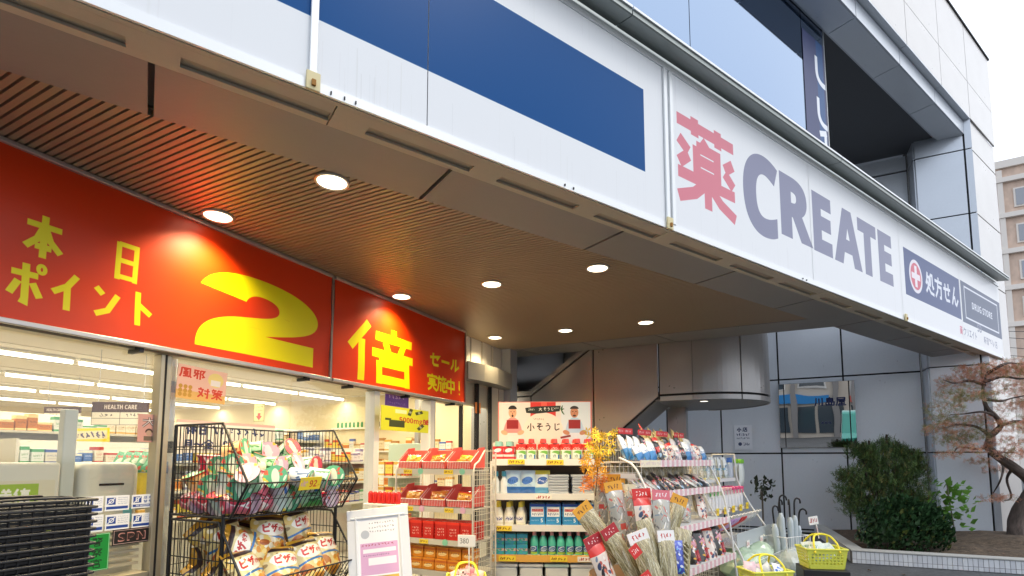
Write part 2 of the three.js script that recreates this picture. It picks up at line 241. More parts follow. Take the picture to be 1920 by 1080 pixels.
// ---------- fascia sign ----------
const SIGN0 = 3.45, SIGN1 = 4.88;
function drawSign(g) {                                   // units: metres along the sign, y down from the top
  g.fillStyle = '#e9ebee'; g.fillRect(-10, 0, 30, 2);
  g.fillStyle = '#004c8a'; g.fillRect(-10, SIGN1 - 4.55, 13.16, 0.71);
  glyph(g, '薬', 3.52, SIGN1 - 4.60, 0.95, 0.86, 0.108, '#d98492');
  const L = [['C', 4.55, 5.20], ['R', 5.235, 5.875], ['E', 5.92, 6.37], ['A', 6.42, 7.14], ['T', 7.06, 7.60], ['E', 7.66, 8.10]];
  for (const [c, x, e] of L) { const big = c === 'C'; fit(g, c, x, SIGN1 - (big ? 4.61 : 4.56), e - x, big ? 0.87 : 0.71, '#8c8ea6', 6); }
  g.fillStyle = '#4c5a86'; g.fillRect(8.51, SIGN1 - 4.52, 2.34, 0.69); g.fillStyle = '#5d6780'; g.fillRect(10.92, SIGN1 - 4.53, 2.26, 0.72);
  g.fillStyle = '#e6e2ea'; g.beginPath(); g.arc(8.93, SIGN1 - 4.17, 0.25, 0, 7); g.fill(); g.fillStyle = '#d2687a'; g.beginPath(); g.arc(8.93, SIGN1 - 4.17, 0.20, 0, 7); g.fill();
  g.fillStyle = '#eee6ec'; g.fillRect(8.885, SIGN1 - 4.33, 0.09, 0.32); g.fillRect(8.77, SIGN1 - 4.215, 0.32, 0.09);
  words(g, '処方せん', 9.30, SIGN1 - 4.36, 0.36, 0.05, '#dfe3ee', 1.03);
  g.strokeStyle = '#dfe3ee'; g.lineWidth = 0.03; g.strokeRect(11.1, SIGN1 - 4.45, 1.9, 0.54); latin(g, 'DRUG STORE', 11.45, SIGN1 - 4.24, 1.2, 0.12, '#dfe3ee');
  words(g, '薬', 10.72, SIGN1 - 3.72, 0.14, 0.022, '#cf7f92'); words(g, 'クリエイト', 10.90, SIGN1 - 3.72, 0.14, 0.02, '#8b8fa6', 1.05); words(g, 'SD', 11.66, SIGN1 - 3.72, 0.14, 0.02, '#8b8fa6', 0.9); words(g, '新宿', 12.0, SIGN1 - 3.72, 0.14, 0.016, '#8b8fa6', 1.05); squiggle(g, 12.3, SIGN1 - 3.72, 0.35, 0.13, '#8b8fa6', 4); words(g, '店', 12.68, SIGN1 - 3.72, 0.14, 0.016, '#8b8fa6');
}
{
  const t = thing('fascia_sign', 'long white fascia sign with blue band and large pharmacy lettering along canopy edge', 'sign');
  const B = builder(t, G, 4, SIGN0, -2.68);
  const us = [-4, 0.6, 1.255, 3.40, 3.50, 5.865, 8.36, 10.88, 13.2], px = 380;
  for (let i = 0; i < us.length - 1; i++) {
    const a = us[i] + 0.003, b = us[i + 1] - 0.003;
    const tx = canvas((b - a) * (i ? px : 200), (SIGN1 - SIGN0) * px, (g, w, h) => {
      const q = i ? px : 200; g.setTransform(q, 0, 0, px, -a * q, 0); drawSign(g); g.setTransform(1, 0, 0, 1, 0, 0);
      for (let k = 0; k < 46; k++) { g.fillStyle = `rgba(112,108,98,${rr(0.015, 0.075)})`; const x = rr(0, w), hh = rr(10, 150); g.fillRect(x, rnd() < 0.6 ? h - hh : 0, rr(0.6, 2.5), hh); }
    });
    const p = B.box('sign_panel', a, b, SIGN0 + 0.006, SIGN1 - 0.02, -2.694, -2.664, mGutterLip);
    part(p, 'sign_print', new THREE.PlaneGeometry((b - a) * K, (SIGN1 - SIGN0 - 0.026) * K), new THREE.MeshPhysicalMaterial({ map: tx, roughness: 0.3, specularIntensity: 0.22 }), [0, 0, 0.0178 * K]);
  }
  B.box('lower_rail', -4, 13.2, SIGN0 - 0.018, SIGN0 + 0.035, -2.662, -2.648, mGutterLip);
  B.box('upper_rail', -4, 13.2, SIGN1 - 0.045, SIGN1 + 0.012, -2.662, -2.650, mGutterLip);
  for (const u of [0.607, 3.415, 3.49]) B.rbox('batten', u - 0.02, u + 0.02, SIGN0 + 0.03, SIGN1 - 0.05, -2.660, -2.640, mGutterLip, 0.004);
  for (const u of [0.607, 3.42, 8.38]) { B.rbox('bracket', u - 0.035, u + 0.035, SIGN0 - 0.03, SIGN0 + 0.07, -2.646, -2.628, mat(0.72, 0.62, 0.35, { roughness: 0.6 }), 0.004); B.box('bolt', u - 0.01, u + 0.01, SIGN0 - 0.01, SIGN0 + 0.02, -2.628, -2.615, mat(0.35, 0.16, 0.03, { roughness: 0.8 })); }
  for (const u of [0.77, 0.70, 0.83, 2.3, 2.38, 5.6, 5.68]) B.box('clip', u - 0.003, u + 0.003, SIGN0 - 0.006, SIGN0 + 0.01, -2.648, -2.64, mBlack);
  // projecting gutter above the sign
  const gp = [[-2.66, 4.93], [-2.50, 4.90], [-2.49, 4.905], [-2.49, 4.955], [-2.66, 5.0]];
  for (let a = -4; a < 13.1; a += 3.43) {
    const b = Math.min(a + 3.42, 13.3), q = B.prismU('gutter', gp, a, b, mGutter);
    B.box('gutter_lip', a, b, 4.945, 4.965, -2.489, -2.478, mGutterLip);
  }
  B.box('flashing', -4, 13.2, 4.80, 5.02, -2.76, -2.715, mGutter);
}

// ---------- the building over the canopy ----------
{
  const t = thing('office_building', 'grey metal panelled building with mirrored blue glass above the sign', 'building');
  const B = builder(t, G, 8, 0, -3);
  const core = (name, pts, ya, yb, m) => B.prismY(name, pts.map(([u, w]) => [0.8783 * u + 0.4782 * w, -0.4782 * u + 0.8783 * w]), ya, yb, m);   // shop-front plan points
  core('wall_core', [gu(-4, -3.26), gu(7.66, -3.26), [8.28, -14], [-1.95, -14]], 4.72, 7.93, mCore);
  core('upper_core', [gu(-4, -3.22), gu(7.4, -3.22), [8.0, 0.2], [8.0, -14], [-2.2, -14]], 7.98, 9.88, mCore); core('upper_core', [gu(-4, -2.80), gu(14.0, -2.80), [13.9, 3.9], gu(13.0, -3.15), gu(-4, -3.15)], 7.98, 9.88, mPanelB); core('upper_core', [[12.7, 2.6], [13.4, 3.2], [16, 0], [16, -14], [12.7, -14]], 7.98, 9.88, mPanelB);
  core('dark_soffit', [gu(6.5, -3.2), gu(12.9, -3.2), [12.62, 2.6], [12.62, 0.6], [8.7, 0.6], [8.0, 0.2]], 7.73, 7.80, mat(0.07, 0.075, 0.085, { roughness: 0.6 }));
  const gs = [-4, -1.65, 1.45, 4.57, 7.06, 7.70];
  for (let i = 0; i < 5; i++) B.box('glass_pane', gs[i] + 0.006, gs[i + 1] - 0.006, 4.72, 7.72, -3.225, -3.20, mMirrorGlass);
  B.box('glass_edge', 7.70, 7.712, 4.72, 7.72, -3.24, -3.19, mGutterLip);
  const film = canvas(160, 560, (g, w, h) => {
    g.fillStyle = '#3a4470'; g.fillRect(0, 0, w, h); g.fillStyle = '#2a5488'; g.fillRect(w * 0.62, 0, w * 0.3, h); g.strokeStyle = '#e8ecf4'; g.lineWidth = 20; g.lineCap = 'butt';
    for (const y of [60, 210]) { g.beginPath(); g.moveTo(96, y); g.lineTo(96, y + 50); g.quadraticCurveTo(98, y + 96, 160, y + 92); g.stroke(); }
    g.beginPath(); g.moveTo(96, 340); g.lineTo(150, 324); g.moveTo(140, 326); g.lineTo(140, 400); g.moveTo(90, 420); g.lineTo(150, 400); g.moveTo(96, 470); g.quadraticCurveTo(120, 438, 160, 440); g.moveTo(140, 440); g.lineTo(140, 540); g.stroke();
  });
  B.plane('window_lettering', 7.08, 7.69, 5.15, 7.45, -3.195, tmat(film, { roughness: 0.5 }));
  const js = (k) => 7.77 + 1.535 * k;
  for (let k = -8; k < 4; k++) {
    const a = js(k) + 0.008, b = Math.min(js(k + 1) - 0.008, 12.36); if (a > 12.3) break;
    B.box('soffit_panel', a, b, 7.66, 7.685, -3.15, -2.815, mWall);
    B.box('fascia_panel', a, b, 7.665, 7.925, -2.815, -2.79, mPanel);
    B.box('ledge_panel', a + 0.05, b + 0.05, 7.945, 7.965, -2.80, -2.70, mWall);
    for (const [ya, yb] of [[7.968, 8.69], [8.70, 9.86]]) B.box('wall_panel', a + 0.06, b + 0.06, ya, yb, -2.73, -2.70, mPanelWarm);
  }
  for (const [ya, yb] of [[7.968, 8.69], [8.70, 9.86]]) B.box('wall_panel', 12.44, 14.02, ya, yb, -2.73, -2.70, mPanelWarm);
  B.box('roof_coping', -4, 14.06, 9.865, 9.90, -2.80, -2.68, mBlack);
  B.box('inner_reveal', -4, 12.2, 7.70, 7.95, -3.19, -3.155, mPanelB);
  // corner pillar running from ground to roof
  core('pillar_core', [[12.245, 2.71], [12.245, 3.54], gu(14.0, -2.775), [15.2, 3.2], [13.2, 2.71]], 0.02, 7.96, mBlack);
  const ys = [0.05, 1.68, 3.27, 4.87, 6.12, 7.37, 7.955];
  for (let i = 0; i < 6; i++) {
    const a = ys[i] + 0.012, b = ys[i + 1] - 0.012;
    core('pillar_panel', [[12.2, 2.70], [12.2, 3.435], [12.235, 3.435], [12.235, 2.70]], a, b, i < 3 ? mWall : mPanel);
    core('pillar_panel', [[12.2, 3.465], [12.2, 3.565], [12.235, 3.565], [12.235, 3.465]], a, b, mPanelB);
    B.box('pillar_panel', 12.44, 14.02, a, b, -2.765, -2.725, mPanelWarm);
    core('pillar_panel', [[12.236, 2.672], [12.236, 2.70], [12.64, 2.70], [12.64, 2.672]], a, b, mPanelB);
  }
}
// the wall at the far end with the plaque
{
  const t = thing('panel_wall', 'cool grey wall of large metal panels with black joints behind the planting', 'wall');
  const B = builder(t, S, 12.65, 0, -1);
  B.box('wall_backing', 12.685, 12.9, 0, 7.7, -5, 2.66, mBlack);
  const ws = [-4.6, -3.41, -2.21, -1.02, 0.17, 1.36, 2.66], ys = [0.02, 0.09, 1.68, 3.27, 4.87, 6.12, 7.39, 7.72];
  for (let i = 0; i < 6; i++) for (let j = 0; j < 7; j++) B.box('wall_panel', 12.65, 12.684, ys[j] + 0.017, ys[j + 1] - 0.017, ws[i] + 0.016, ws[i + 1] - 0.016, mWall);
}
// ---------- outside stair with curved landing ----------
{
  const t = thing('outside_stair', 'grey panelled outside stair with curved landing beyond the canopy', 'stair');
  const B = builder(t, S, 8.7, 0, -2);
  const U0 = 8.68, U1 = 8.71;
  B.prismU('stair_panel', [[-5.2, 0.0], [-3.945, 0.0], [-3.945, 2.69], [-5.2, 2.69]], U0, U1, mStair);
  B.prismU('stair_panel', [[-3.92, 0.66], [-2.755, 1.66], [-2.755, 3.48], [-3.92, 2.69]], U0, U1, mStair);
  B.prismU('stair_panel', [[-2.73, 1.685], [-1.65, 2.58], [-1.65, 4.5], [-2.73, 4.5]], U0, U1, mStair);
  B.prismU('handrail_cap', [[-5.2, 2.715], [-3.93, 2.715], [-2.6, 3.62], [-2.6, 3.72], [-3.96, 2.80], [-5.2, 2.80]], U0 - 0.02, U1 + 0.06, mStair);
  B.prismU('stair_backing', [[-5.2, 0.0], [-4.66, 0.04], [-1.66, 2.55], [-1.66, 4.5], [-2.7, 4.5], [-2.7, 3.55], [-3.95, 2.71], [-5.2, 2.71]], U1 + 0.001, U1 + 0.06, mBlack);
  B.prismU('stair_slab', [[-4.66, 0.03], [-1.66, 2.53], [-1.30, 2.53], [-1.30, 2.66], [-1.75, 2.66], [-4.8, 0.12]], U1 + 0.06, 9.9, mSoffit);
  for (let i = 0; i < 14; i++) { const w = -4.62 + 0.205 * i, y = 0.32 + 0.171 * i; B.box('step', U1 + 0.06, 9.9, y - 0.05, y, w, w + 0.24, mSoffit); }
  B.box('stairwell_wall', 9.92, 10.0, 0, 4.5, -7, -2.45, mStair); B.box('added_shade_roof', 8.74, 10.0, 4.5, 4.6, -7, -1.66, mStair); B.box('stairwell_wall', 8.74, 9.92, 3.6, 4.5, -5.2, -5.1, mStair);  // roof slab is an added, unseen light blocker that keeps the stairwell dark
  B.box('stairwell_wall', 8.75, 9.92, 0, 4.5, -6.6, -6.5, mStair);
  B.box('stair_post', 9.86, 9.90, 2.4, 4.4, -3.80, -3.74, mStair);
  // landing
  const cu = 9.78, cw = -1.1, R = 1.1;
  const ring = (a0, a1, r0, r1, n = 10) => { const o = [], q = []; for (let i = 0; i <= n; i++) { const a = a0 + (a1 - a0) * i / n; o.push([cu - r1 * Math.cos(a), cw + r1 * Math.sin(a)]); q.unshift([cu - r0 * Math.cos(a), cw + r0 * Math.sin(a)]); } return [...o, ...q]; };
  for (const [ya, yb] of [[2.50, 2.575], [2.612, 4.5]]) {
    B.prismY('landing_panel', [[8.68, -1.615], [8.68, -1.108], [8.71, -1.108], [8.71, -1.615]], ya, yb, mStair);
    B.prismY('landing_panel', ring(0, 0.68, R - 0.03, R), ya, yb, mStair);
    B.prismY('landing_panel', ring(0.70, 1.9, R - 0.03, R), ya, yb, mStair);
    B.prismY('landing_panel', ring(1.915, Math.PI, R - 0.03, R), ya, yb, mStair);
  }
  B.prismY('landing_backing', [[8.712, -1.64], ...ring(0.001, Math.PI, R - 0.09, R - 0.035).slice(0, 11), [10.8, -1.64]], 2.53, 4.48, mBlack);
  B.prismY('landing_soffit', [[8.715, -1.7], ...ring(0.001, Math.PI, R - 0.1, R - 0.036, 16).slice(0, 17), [10.85, -1.7]], 2.512, 2.527, mSoffit);
  B.box('landing_post', 10.1, 10.35, 0, 2.51, -1.75, -1.42, mStair);
  for (const [px, py] of [[1320, 752], [1338, 769]]) {
    const p = onY(px, py, 2.512 * K), l = thing('landing_downlight', 'small round downlight under the curved stair landing', 'downlight', V(p.x, 2.512 * K - 0.001, p.z), 0, 'downlights under the stair landing');
    part(l, 'trim_ring', new THREE.TorusGeometry(0.062, 0.006, 6, 20).rotateX(Math.PI / 2), mMetal);
    const e = mat(1, 0.95, 0.85); e.emissive.setRGB(1, 0.9, 0.75); e.emissiveIntensity = 3; part(l, 'lens', new THREE.CylinderGeometry(0.056, 0.056, 0.004, 20), e);
    const s = new THREE.SpotLight(new THREE.Color(1, 0.85, 0.65), 0.6, 0, 1.2, 0.8, 2); s.position.set(0, -0.012, 0); s.target.position.set(0, -1, 0); s.castShadow = true; l.add(s, s.target);
  }
}

// ---------- shop front ----------
const sW = (px, py, w) => { const r = ray(px, py), t = w * K / r.dot(S.w), P = V(0, EYE, 0).addScaledVector(r, t); return [P.dot(S.u) / K, P.y / K]; };
{
  const t = thing('storefront', 'glazed shop front with slim metal frames under the red sale banners', 'shop front');
  const B = builder(t, S, 4, 0, -4.1);
  const mFrame = mat(0.50, 0.45, 0.34, { roughness: 0.4, metalness: 0.5 }), mBeige = mat(0.55, 0.48, 0.38, { roughness: 0.7 }), mWhite = mat(0.72, 0.72, 0.70, { roughness: 0.4 });
  B.box('header', -0.5, 7.92, 2.40, 3.44, -4.32, -4.19, mBeige);
  B.box('header_rail', -0.5, 6.55, 2.34, 2.40, -4.18, -4.08, mFrame);
  B.box('sill', -0.5, 2.27, 0, 0.72, -4.18, -4.06, mBeige); B.box('sill_cap', -0.5, 2.27, 0.722, 0.75, -4.2, -4.04, mFrame);
  for (const [a, b, y0] of [[-0.4, 2.275, 0.752], [2.385, 3.515, 0.1], [3.53, 4.62, 0.1]]) B.box('glass_pane', a, b, y0, 2.338, -4.135, -4.125, mGlass);
  B.rbox('mullion', 2.285, 2.315, 0, 2.335, -4.16, -4.06, mFrame, 0.004); B.rbox('mullion', 2.318, 2.336, 0, 2.335, -4.17, -4.07, mBlack, 0.003); B.rbox('mullion', 2.34, 2.378, 0, 2.335, -4.17, -4.08, mFrame, 0.004);
  B.rbox('mullion', 4.63, 4.72, 0, 2.335, -4.2, -4.06, mWhite, 0.004); B.rbox('mullion', 5.70, 5.80, 0, 2.335, -4.2, -4.04, mWhite, 0.004); B.rbox('mullion', 5.84, 5.87, 0, 2.335, -4.2, -4.08, mBlack, 0.004);
  for (let i = 0; i < 6; i++) B.box('louvre', 1.75, 2.25, 0.80 + i * 0.045, 0.82 + i * 0.045, -4.155, -4.137, mBeige);
  // entrance bay
  for (const [a, b] of [[6.6, 6.86], [6.90, 7.2], [7.26, 7.55], [7.6, 7.9]]) B.box('upper_panel', a, b, 3.03, 3.44, -4.22, -4.14, mPanelWarm);
  B.box('bay_backing', 6.55, 7.92, 2.5, 3.44, -4.32, -4.225, mBlack);
  B.prismY('bay_fascia', [[6.55, -4.14], [6.55, -3.98], [6.9, -3.90], [7.3, -3.88], [7.92, -3.94], [7.92, -4.14]], 2.74, 3.0, mat(0.40, 0.38, 0.35, { roughness: 0.35, metalness: 0.5 }));
  B.box('bay_glass', 6.62, 7.02, 0.05, 2.72, -4.135, -4.125, mGlass); B.box('bay_glass', 7.08, 7.46, 0.05, 2.72, -4.135, -4.125, mGlass);
  for (const u of [6.58, 7.03, 7.055, 7.47]) B.box('bay_frame', u, u + 0.025, 0, 2.735, -4.16, -4.1, mBlack);
  B.box('bay_panel', 7.50, 7.72, 0, 2.735, -4.2, -4.1, mat(0.5, 0.46, 0.38, { roughness: 0.5 })); B.box('bay_panel', 7.745, 7.92, 0, 2.735, -4.2, -4.1, mat(0.5, 0.46, 0.38, { roughness: 0.5 }));
  B.box('end_column', 7.935, 8.2, 0, 3.45, -4.35, -3.98, mPanel);
}
// ---------- red sale banners ----------
{
  const px = 420, Y0 = 2.375, Y1 = 3.425;
  const wave = (g, w, h) => { const p = g.attributes.position; for (let i = 0; i < p.count; i++) { const x = p.getX(i), y = p.getY(i); p.setZ(i, 0.013 * noise.noise(x * 2.0, y * 1.3, 1.5) + 0.004 * Math.sin(y * 11 + x) + 0.003 * noise.noise(x * 8, y * 5, 4)); } g.computeVertexNormals(); return g; };
  const paint = (a, b) => canvas((b - a) * px, (Y1 - Y0) * px, (g, w, h) => {
    g.fillStyle = '#d03600'; g.fillRect(0, 0, w, h); g.setTransform(px, 0, 0, px, -a * px, 0);
    const T = Y1, Ye = '#e2d800';
    glyph(g, '本', 1.41, T - 3.07, 0.21, 0.285, 0.038, Ye); glyph(g, '日', 1.885, T - 3.07, 0.20, 0.285, 0.034, Ye);
    ['ポ', 'イ', 'ン', 'ト'].forEach((c, i) => glyph(g, c, [1.355, 1.555, 1.785, 2.005][i], T - 2.755, [0.19, 0.19, 0.18, 0.19][i], 0.27, 0.038, Ye));
    { const X = (v) => 2.49 + v * 1.21, Yy = (v) => T - 3.13 + v * 0.685, B = (a, b, c, d, e, f) => g.bezierCurveTo(X(a), Yy(b), X(c), Yy(d), X(e), Yy(f)); g.fillStyle = Ye; g.beginPath(); g.moveTo(X(0.02), Yy(0.27)); B(0.08, 0.06, 0.26, 0.0, 0.46, 0); B(0.80, 0.0, 1.0, 0.18, 1.0, 0.36); B(1.0, 0.56, 0.84, 0.62, 0.52, 0.72); g.lineTo(X(0.97), Yy(0.72)); g.lineTo(X(0.97), Yy(1)); g.lineTo(X(0), Yy(1)); B(0.0, 0.76, 0.08, 0.62, 0.30, 0.55); B(0.50, 0.49, 0.63, 0.47, 0.63, 0.35); B(0.63, 0.26, 0.54, 0.22, 0.46, 0.225); B(0.39, 0.23, 0.36, 0.29, 0.35, 0.34); g.closePath(); g.fill(); }
    glyph(g, '倍', 4.06, T - 3.10, 1.22, 0.70, 0.10, Ye); words(g, 'セール', 5.60, T - 2.98, 0.19, 0.036, Ye, 1.05, 1.25); words(g, '実施中!', 5.56, T - 2.69, 0.235, 0.032, Ye, 0.94, 1.0);
    g.setTransform(1, 0, 0, 1, 0, 0);
    for (let k = 0; k < 40; k++) { g.strokeStyle = `rgba(90,0,0,${rr(0.03, 0.12)})`; g.lineWidth = rr(0.6, 2); const x = rr(0, w), y = rr(0, h); g.beginPath(); g.moveTo(x, y); g.lineTo(x + rr(8, 50), y + rr(-4, 6)); g.stroke(); }
  });
  const mk = (a, b, label) => {
    const t = thing('sale_banner', label, 'banner', undefined, 0, 'red sale banners over the shop window'); const B = builder(t, S, a, Y0, -4.0);
    const w = (b - a) * K, h = (Y1 - Y0) * K;
    part(t, 'banner_cloth', wave(new THREE.PlaneGeometry(w, h, 40, 14)), new THREE.MeshPhysicalMaterial({ map: paint(a, b), roughness: 0.38, specularIntensity: 0.8, side: THREE.DoubleSide, bumpMap: smudge, bumpScale: 0.0015 }), [w / 2, h / 2, 0]);
    B.rbox('top_rail', a, b, Y1 - 0.012, Y1 + 0.018, -4.022, -3.976, mat(0.55, 0.5, 0.5, { roughness: 0.3, metalness: 0.7 }), 0.004); B.rbox('bottom_rail', a, b, Y0 - 0.03, Y0 + 0.002, -4.02, -3.98, mat(0.5, 0.48, 0.48, { roughness: 0.35, metalness: 0.7 }), 0.004);
    for (const u of [a + 0.3, (a + b) / 2, b - 0.25]) B.box('hanger', u, u + 0.03, Y0 - 0.06, Y0 + 0.02, -4.17, -4.022, mDark);
    B.box('end_rod', b + 0.004, b + 0.022, Y0 - 0.03, Y1 + 0.01, -4.01, -3.985, mMetal);
  };
  mk(0.35, 3.87, 'wide red vinyl banner with a huge yellow numeral two beside the glazing'); mk(3.915, 6.48, 'red vinyl banner with a large yellow kanji and small yellow text near the entrance');
}
// ---------- canopy downlights ----------
for (const [u, w, where] of [[0.2, -3.81, 'hard against the red banner before its lettering starts'], [2.50, -3.81, 'hard against the red banner above its yellow numeral two'], [2.52, -2.63, 'touching the grey border opposite the numeral two'], [4.76, -3.81, 'hard against the red banner above its large kanji'], [4.85, -2.66, 'in the middle row opposite the large kanji'],
  [4.90, -1.49, 'in the street-side row beside the grey border'], [7.06, -3.81, 'in front of the entrance bay beside the banner end'], [7.13, -2.67, 'in the middle row before the outside stair'], [7.20, -1.51, 'in the street-side row before the outside stair']]) {
  const l = thing('downlight', 'round warm canopy downlight ' + where, 'downlight', S.p(u * K, CY * K, w * K), 0, 'downlights in the canopy ceiling');
  part(l, 'trim_ring', new THREE.TorusGeometry(0.091, 0.009, 8, 28).rotateX(Math.PI / 2), mat(0.6, 0.56, 0.5, { roughness: 0.3, metalness: 0.6 }), [0, -0.006, 0]);
  const e = mat(1, 0.95, 0.85); e.emissive.setRGB(1, 0.86, 0.62); e.emissiveIntensity = 5; part(l, 'diffuser', new THREE.CylinderGeometry(0.084, 0.084, 0.006, 28), e, [0, -0.006, 0]);
  const s = new THREE.SpotLight(new THREE.Color(1, 0.78, 0.42), 20, 0, 1.15, 1.0, 2); s.position.set(0, -0.02, 0); s.target.position.set(0, -1, 0); s.castShadow = true; s.shadow.radius = 4; l.add(s, s.target);
}

// ---------- shop interior ----------
{
  const st = (n, label) => thing(n, label, n.split('_').pop(), undefined, 0, null, 'structure');
  let B = builder(st('shop_floor', 'pale tiled floor inside the lit shop'), S, 4, 0, -10); B.box('floor_slab', -1, 8.85, -0.2, 0.012, -18, -4.2, mTile);
  B = builder(st('shop_ceiling', 'cream ceiling inside the lit shop'), S, 4, 2.95, -10); B.box('ceiling_slab', -1, 8.85, 2.95, 3.3, -18, -4.33, mCeil);
  for (let w = -5; w > -17; w -= 1.07) B.box('ceiling_joint', -1, 8.85, 2.944, 2.95, w, w + 0.012, mat(0.5, 0.43, 0.3));
  B = builder(st('shop_wall', 'cream back and side walls of the lit shop'), S, 4, 0, -10);
  B.box('back_wall', -1, 8.85, 0.012, 2.95, -18.2, -18, mCream); B.box('side_wall', 8.86, 9.0, 0.012, 2.95, -18, -4.34, mCream); B.box('side_wall', -1.2, -1, 0.012, 2.95, -18, -4.2, mCream);
  for (const w of [-5.2, -6.4, -8.6, -10.8, -12.9, -15.2]) for (let u = 1.2; u < 8; u += 1.27) {  // row nearest the window and the next row's near end: unseen, added for brightness
    const l = thing('fluorescent_light', 'long white fluorescent tube fitting on the shop ceiling', 'ceiling light', S.p(u * K, 2.945 * K, w * K), S.t, 'fluorescent fittings inside the shop');
    part(l, 'housing', bx(1.22 * K, 0.03, 0.10, 0.61 * K, -0.015, 0), mat(0.75, 0.72, 0.62));
    const e = mat(1, 1, 0.95); e.emissive.setRGB(1, 0.95, 0.80); e.emissiveIntensity = 4.5; part(l, 'tube', new THREE.CylinderGeometry(0.022, 0.022, 1.19 * K, 8).rotateZ(Math.PI / 2), e, [0.61 * K, -0.052, 0]);
    const a = new THREE.RectAreaLight(new THREE.Color(1, 0.88, 0.66), 84, 1.19 * K, 0.045); a.position.set(0.61 * K, -0.078, 0); a.rotation.x = -Math.PI / 2; l.add(a);
  }
}
// flat printed goods hung on or in front of the glazing
function poster(name, label, cat, x0, y0, x1, y1, w, tx, o = {}) {
  const ym = (y0 + y1) / 2, xm = (x0 + x1) / 2, [ua] = sW(x0, ym, w), [ub] = sW(x1, ym, w), [, ya] = sW(xm, y1, w), [, yb] = sW(xm, y0, w);
  const pos = S.p((ua + ub) / 2 * K, (ya + yb) / 2 * K, w * K), m = tx.isTexture ? tmat(tx, { roughness: 0.6 }) : tx;
  const p = solo(name, label, cat, bx((ub - ua) * K, (yb - ya) * K, 0.004), m, pos, S.t, o.group); if (o.roll) p.rotation.set(0, S.t, o.roll, 'YXZ'); return p;
}
const notice = (k) => canvas(160, 120, (g, w, h) => {
  g.fillStyle = '#f2f4fa'; g.fillRect(0, 0, w, h); g.fillStyle = '#20459c'; g.fillRect(10, 16, 58, 56); g.strokeStyle = '#f2f4fa'; g.lineWidth = 7; g.beginPath(); k % 3 === 0 ? g.ellipse(39, 44, 18, 10, 0.3, 0, 7) : k % 3 === 1 ? g.arc(39, 44, 15, 0, 7) : g.rect(30, 26, 16, 34); g.stroke(); g.beginPath(); g.moveTo(14, 70); g.lineTo(64, 18); g.stroke();
  if (k === 2) { words(g, '店内', 84, 14, 28, 3.4, '#20459c', 1.25); words(g, '禁', 84, 48, 28, 3, '#20459c', 1.2); squiggle(g, 120, 48, 28, 26, '#20459c', 2); } else for (let i = 0; i < 4; i++) squiggle(g, 82, 14 + i * 16, 68, 9, '#5a6ba0', 7);
  g.fillStyle = '#20459c'; g.fillRect(8, 86, 144, 22); if (k === 2) latin(g, 'NO SMOKING', 30, 91, 100, 12, '#f2f4fa');
});
[[160, 193], [197, 242], [247, 288]].forEach(([a, b], i) => [[931, 962], [966, 998]].forEach(([c, d], j) => poster('glass_notice', ['white and blue notice sticker beside the stacked baskets', 'white and blue notice sticker in the middle column on the glass', 'white and blue notice sticker next to the window frame'][i] + (j ? ', lower row' : ', upper row'), 'sticker', a, c - i * 2, b, d - i * 5, -4.10, notice(i + j * 3), { group: 'blue notices on the window' })));
poster('security_sticker', 'black sticker with outlined letters low on the shop window', 'sticker', 211, 990, 283, 1019, -4.095, canvas(256, 100, (g, w, h) => { g.fillStyle = '#1a1414'; g.fillRect(0, 0, w, h); g.strokeStyle = '#d9b9b4'; g.lineWidth = 3; g.strokeRect(8, 8, w - 16, h - 16); latin(g, 'SPN', 30, 24, 196, 54, '#c98f88'); latin(g, 'SPN', 36, 30, 184, 42, '#3a2422'); }));
poster('green_sign', 'bright green vertical sign with black kanji beside the baskets', 'sign', 157, 1001, 204, 1070, -4.03, canvas(128, 220, (g, w, h) => { g.fillStyle = '#0c8f34'; g.fillRect(0, 0, w, h); g.strokeStyle = '#bfe9c4'; g.lineWidth = 3; g.strokeRect(4, 4, w - 8, h - 8); ['警', '察', '官'].forEach((c, i) => glyph(g, c, 34, 22 + i * 64, 60, 54, 5, '#0a2a12')); }));
poster('pink_poster', 'pink paper with a large black kanji taped inside the window', 'poster', 258, 777, 300, 829, -4.12, canvas(128, 160, (g, w, h) => { g.fillStyle = '#e0a89c'; g.fillRect(0, 0, w, h); glyph(g, '大', 20, 14, 88, 62, 12, '#3b2a28'); glyph(g, '大', 20, 14, 88, 62, 5, '#f6e8e4'); g.fillStyle = '#5a4038'; g.beginPath(); g.arc(64, 104, 22, 3.1, 6.3); g.fill(); g.fillStyle = '#c9a48c'; g.beginPath(); g.arc(64, 108, 16, 0, 7); g.fill(); g.fillStyle = '#7d6a58'; g.fillRect(36, 126, 56, 26); }));
poster('cold_remedy_poster', 'pink hanging poster with bold red kanji at the window top', 'poster', 331, 690, 424, 752, -4.05, canvas(256, 200, (g, w, h) => {
  g.fillStyle = '#eebfae'; g.fillRect(0, 0, w, h); g.fillStyle = '#e2b36a'; g.fillRect(0, 150, w, 50); words(g, '風邪', 8, 14, 62, 9, '#d2402c', 1.08); words(g, '対策', 104, 116, 66, 9, '#d2402c', 1.1);
  g.fillStyle = '#ecd58a'; g.beginPath(); g.ellipse(196, 62, 42, 44, 0, 0, 7); g.fill(); g.fillStyle = '#eee6e6'; g.fillRect(170, 62, 52, 36); g.fillStyle = '#c9953a'; for (let i = 0; i < 9; i++) { g.beginPath(); g.ellipse(20 + (i % 3) * 24, 128 + Math.floor(i / 3) * 24, 10, 12, 0, 0, 7); g.fill(); }
}), { roll: -0.05 });
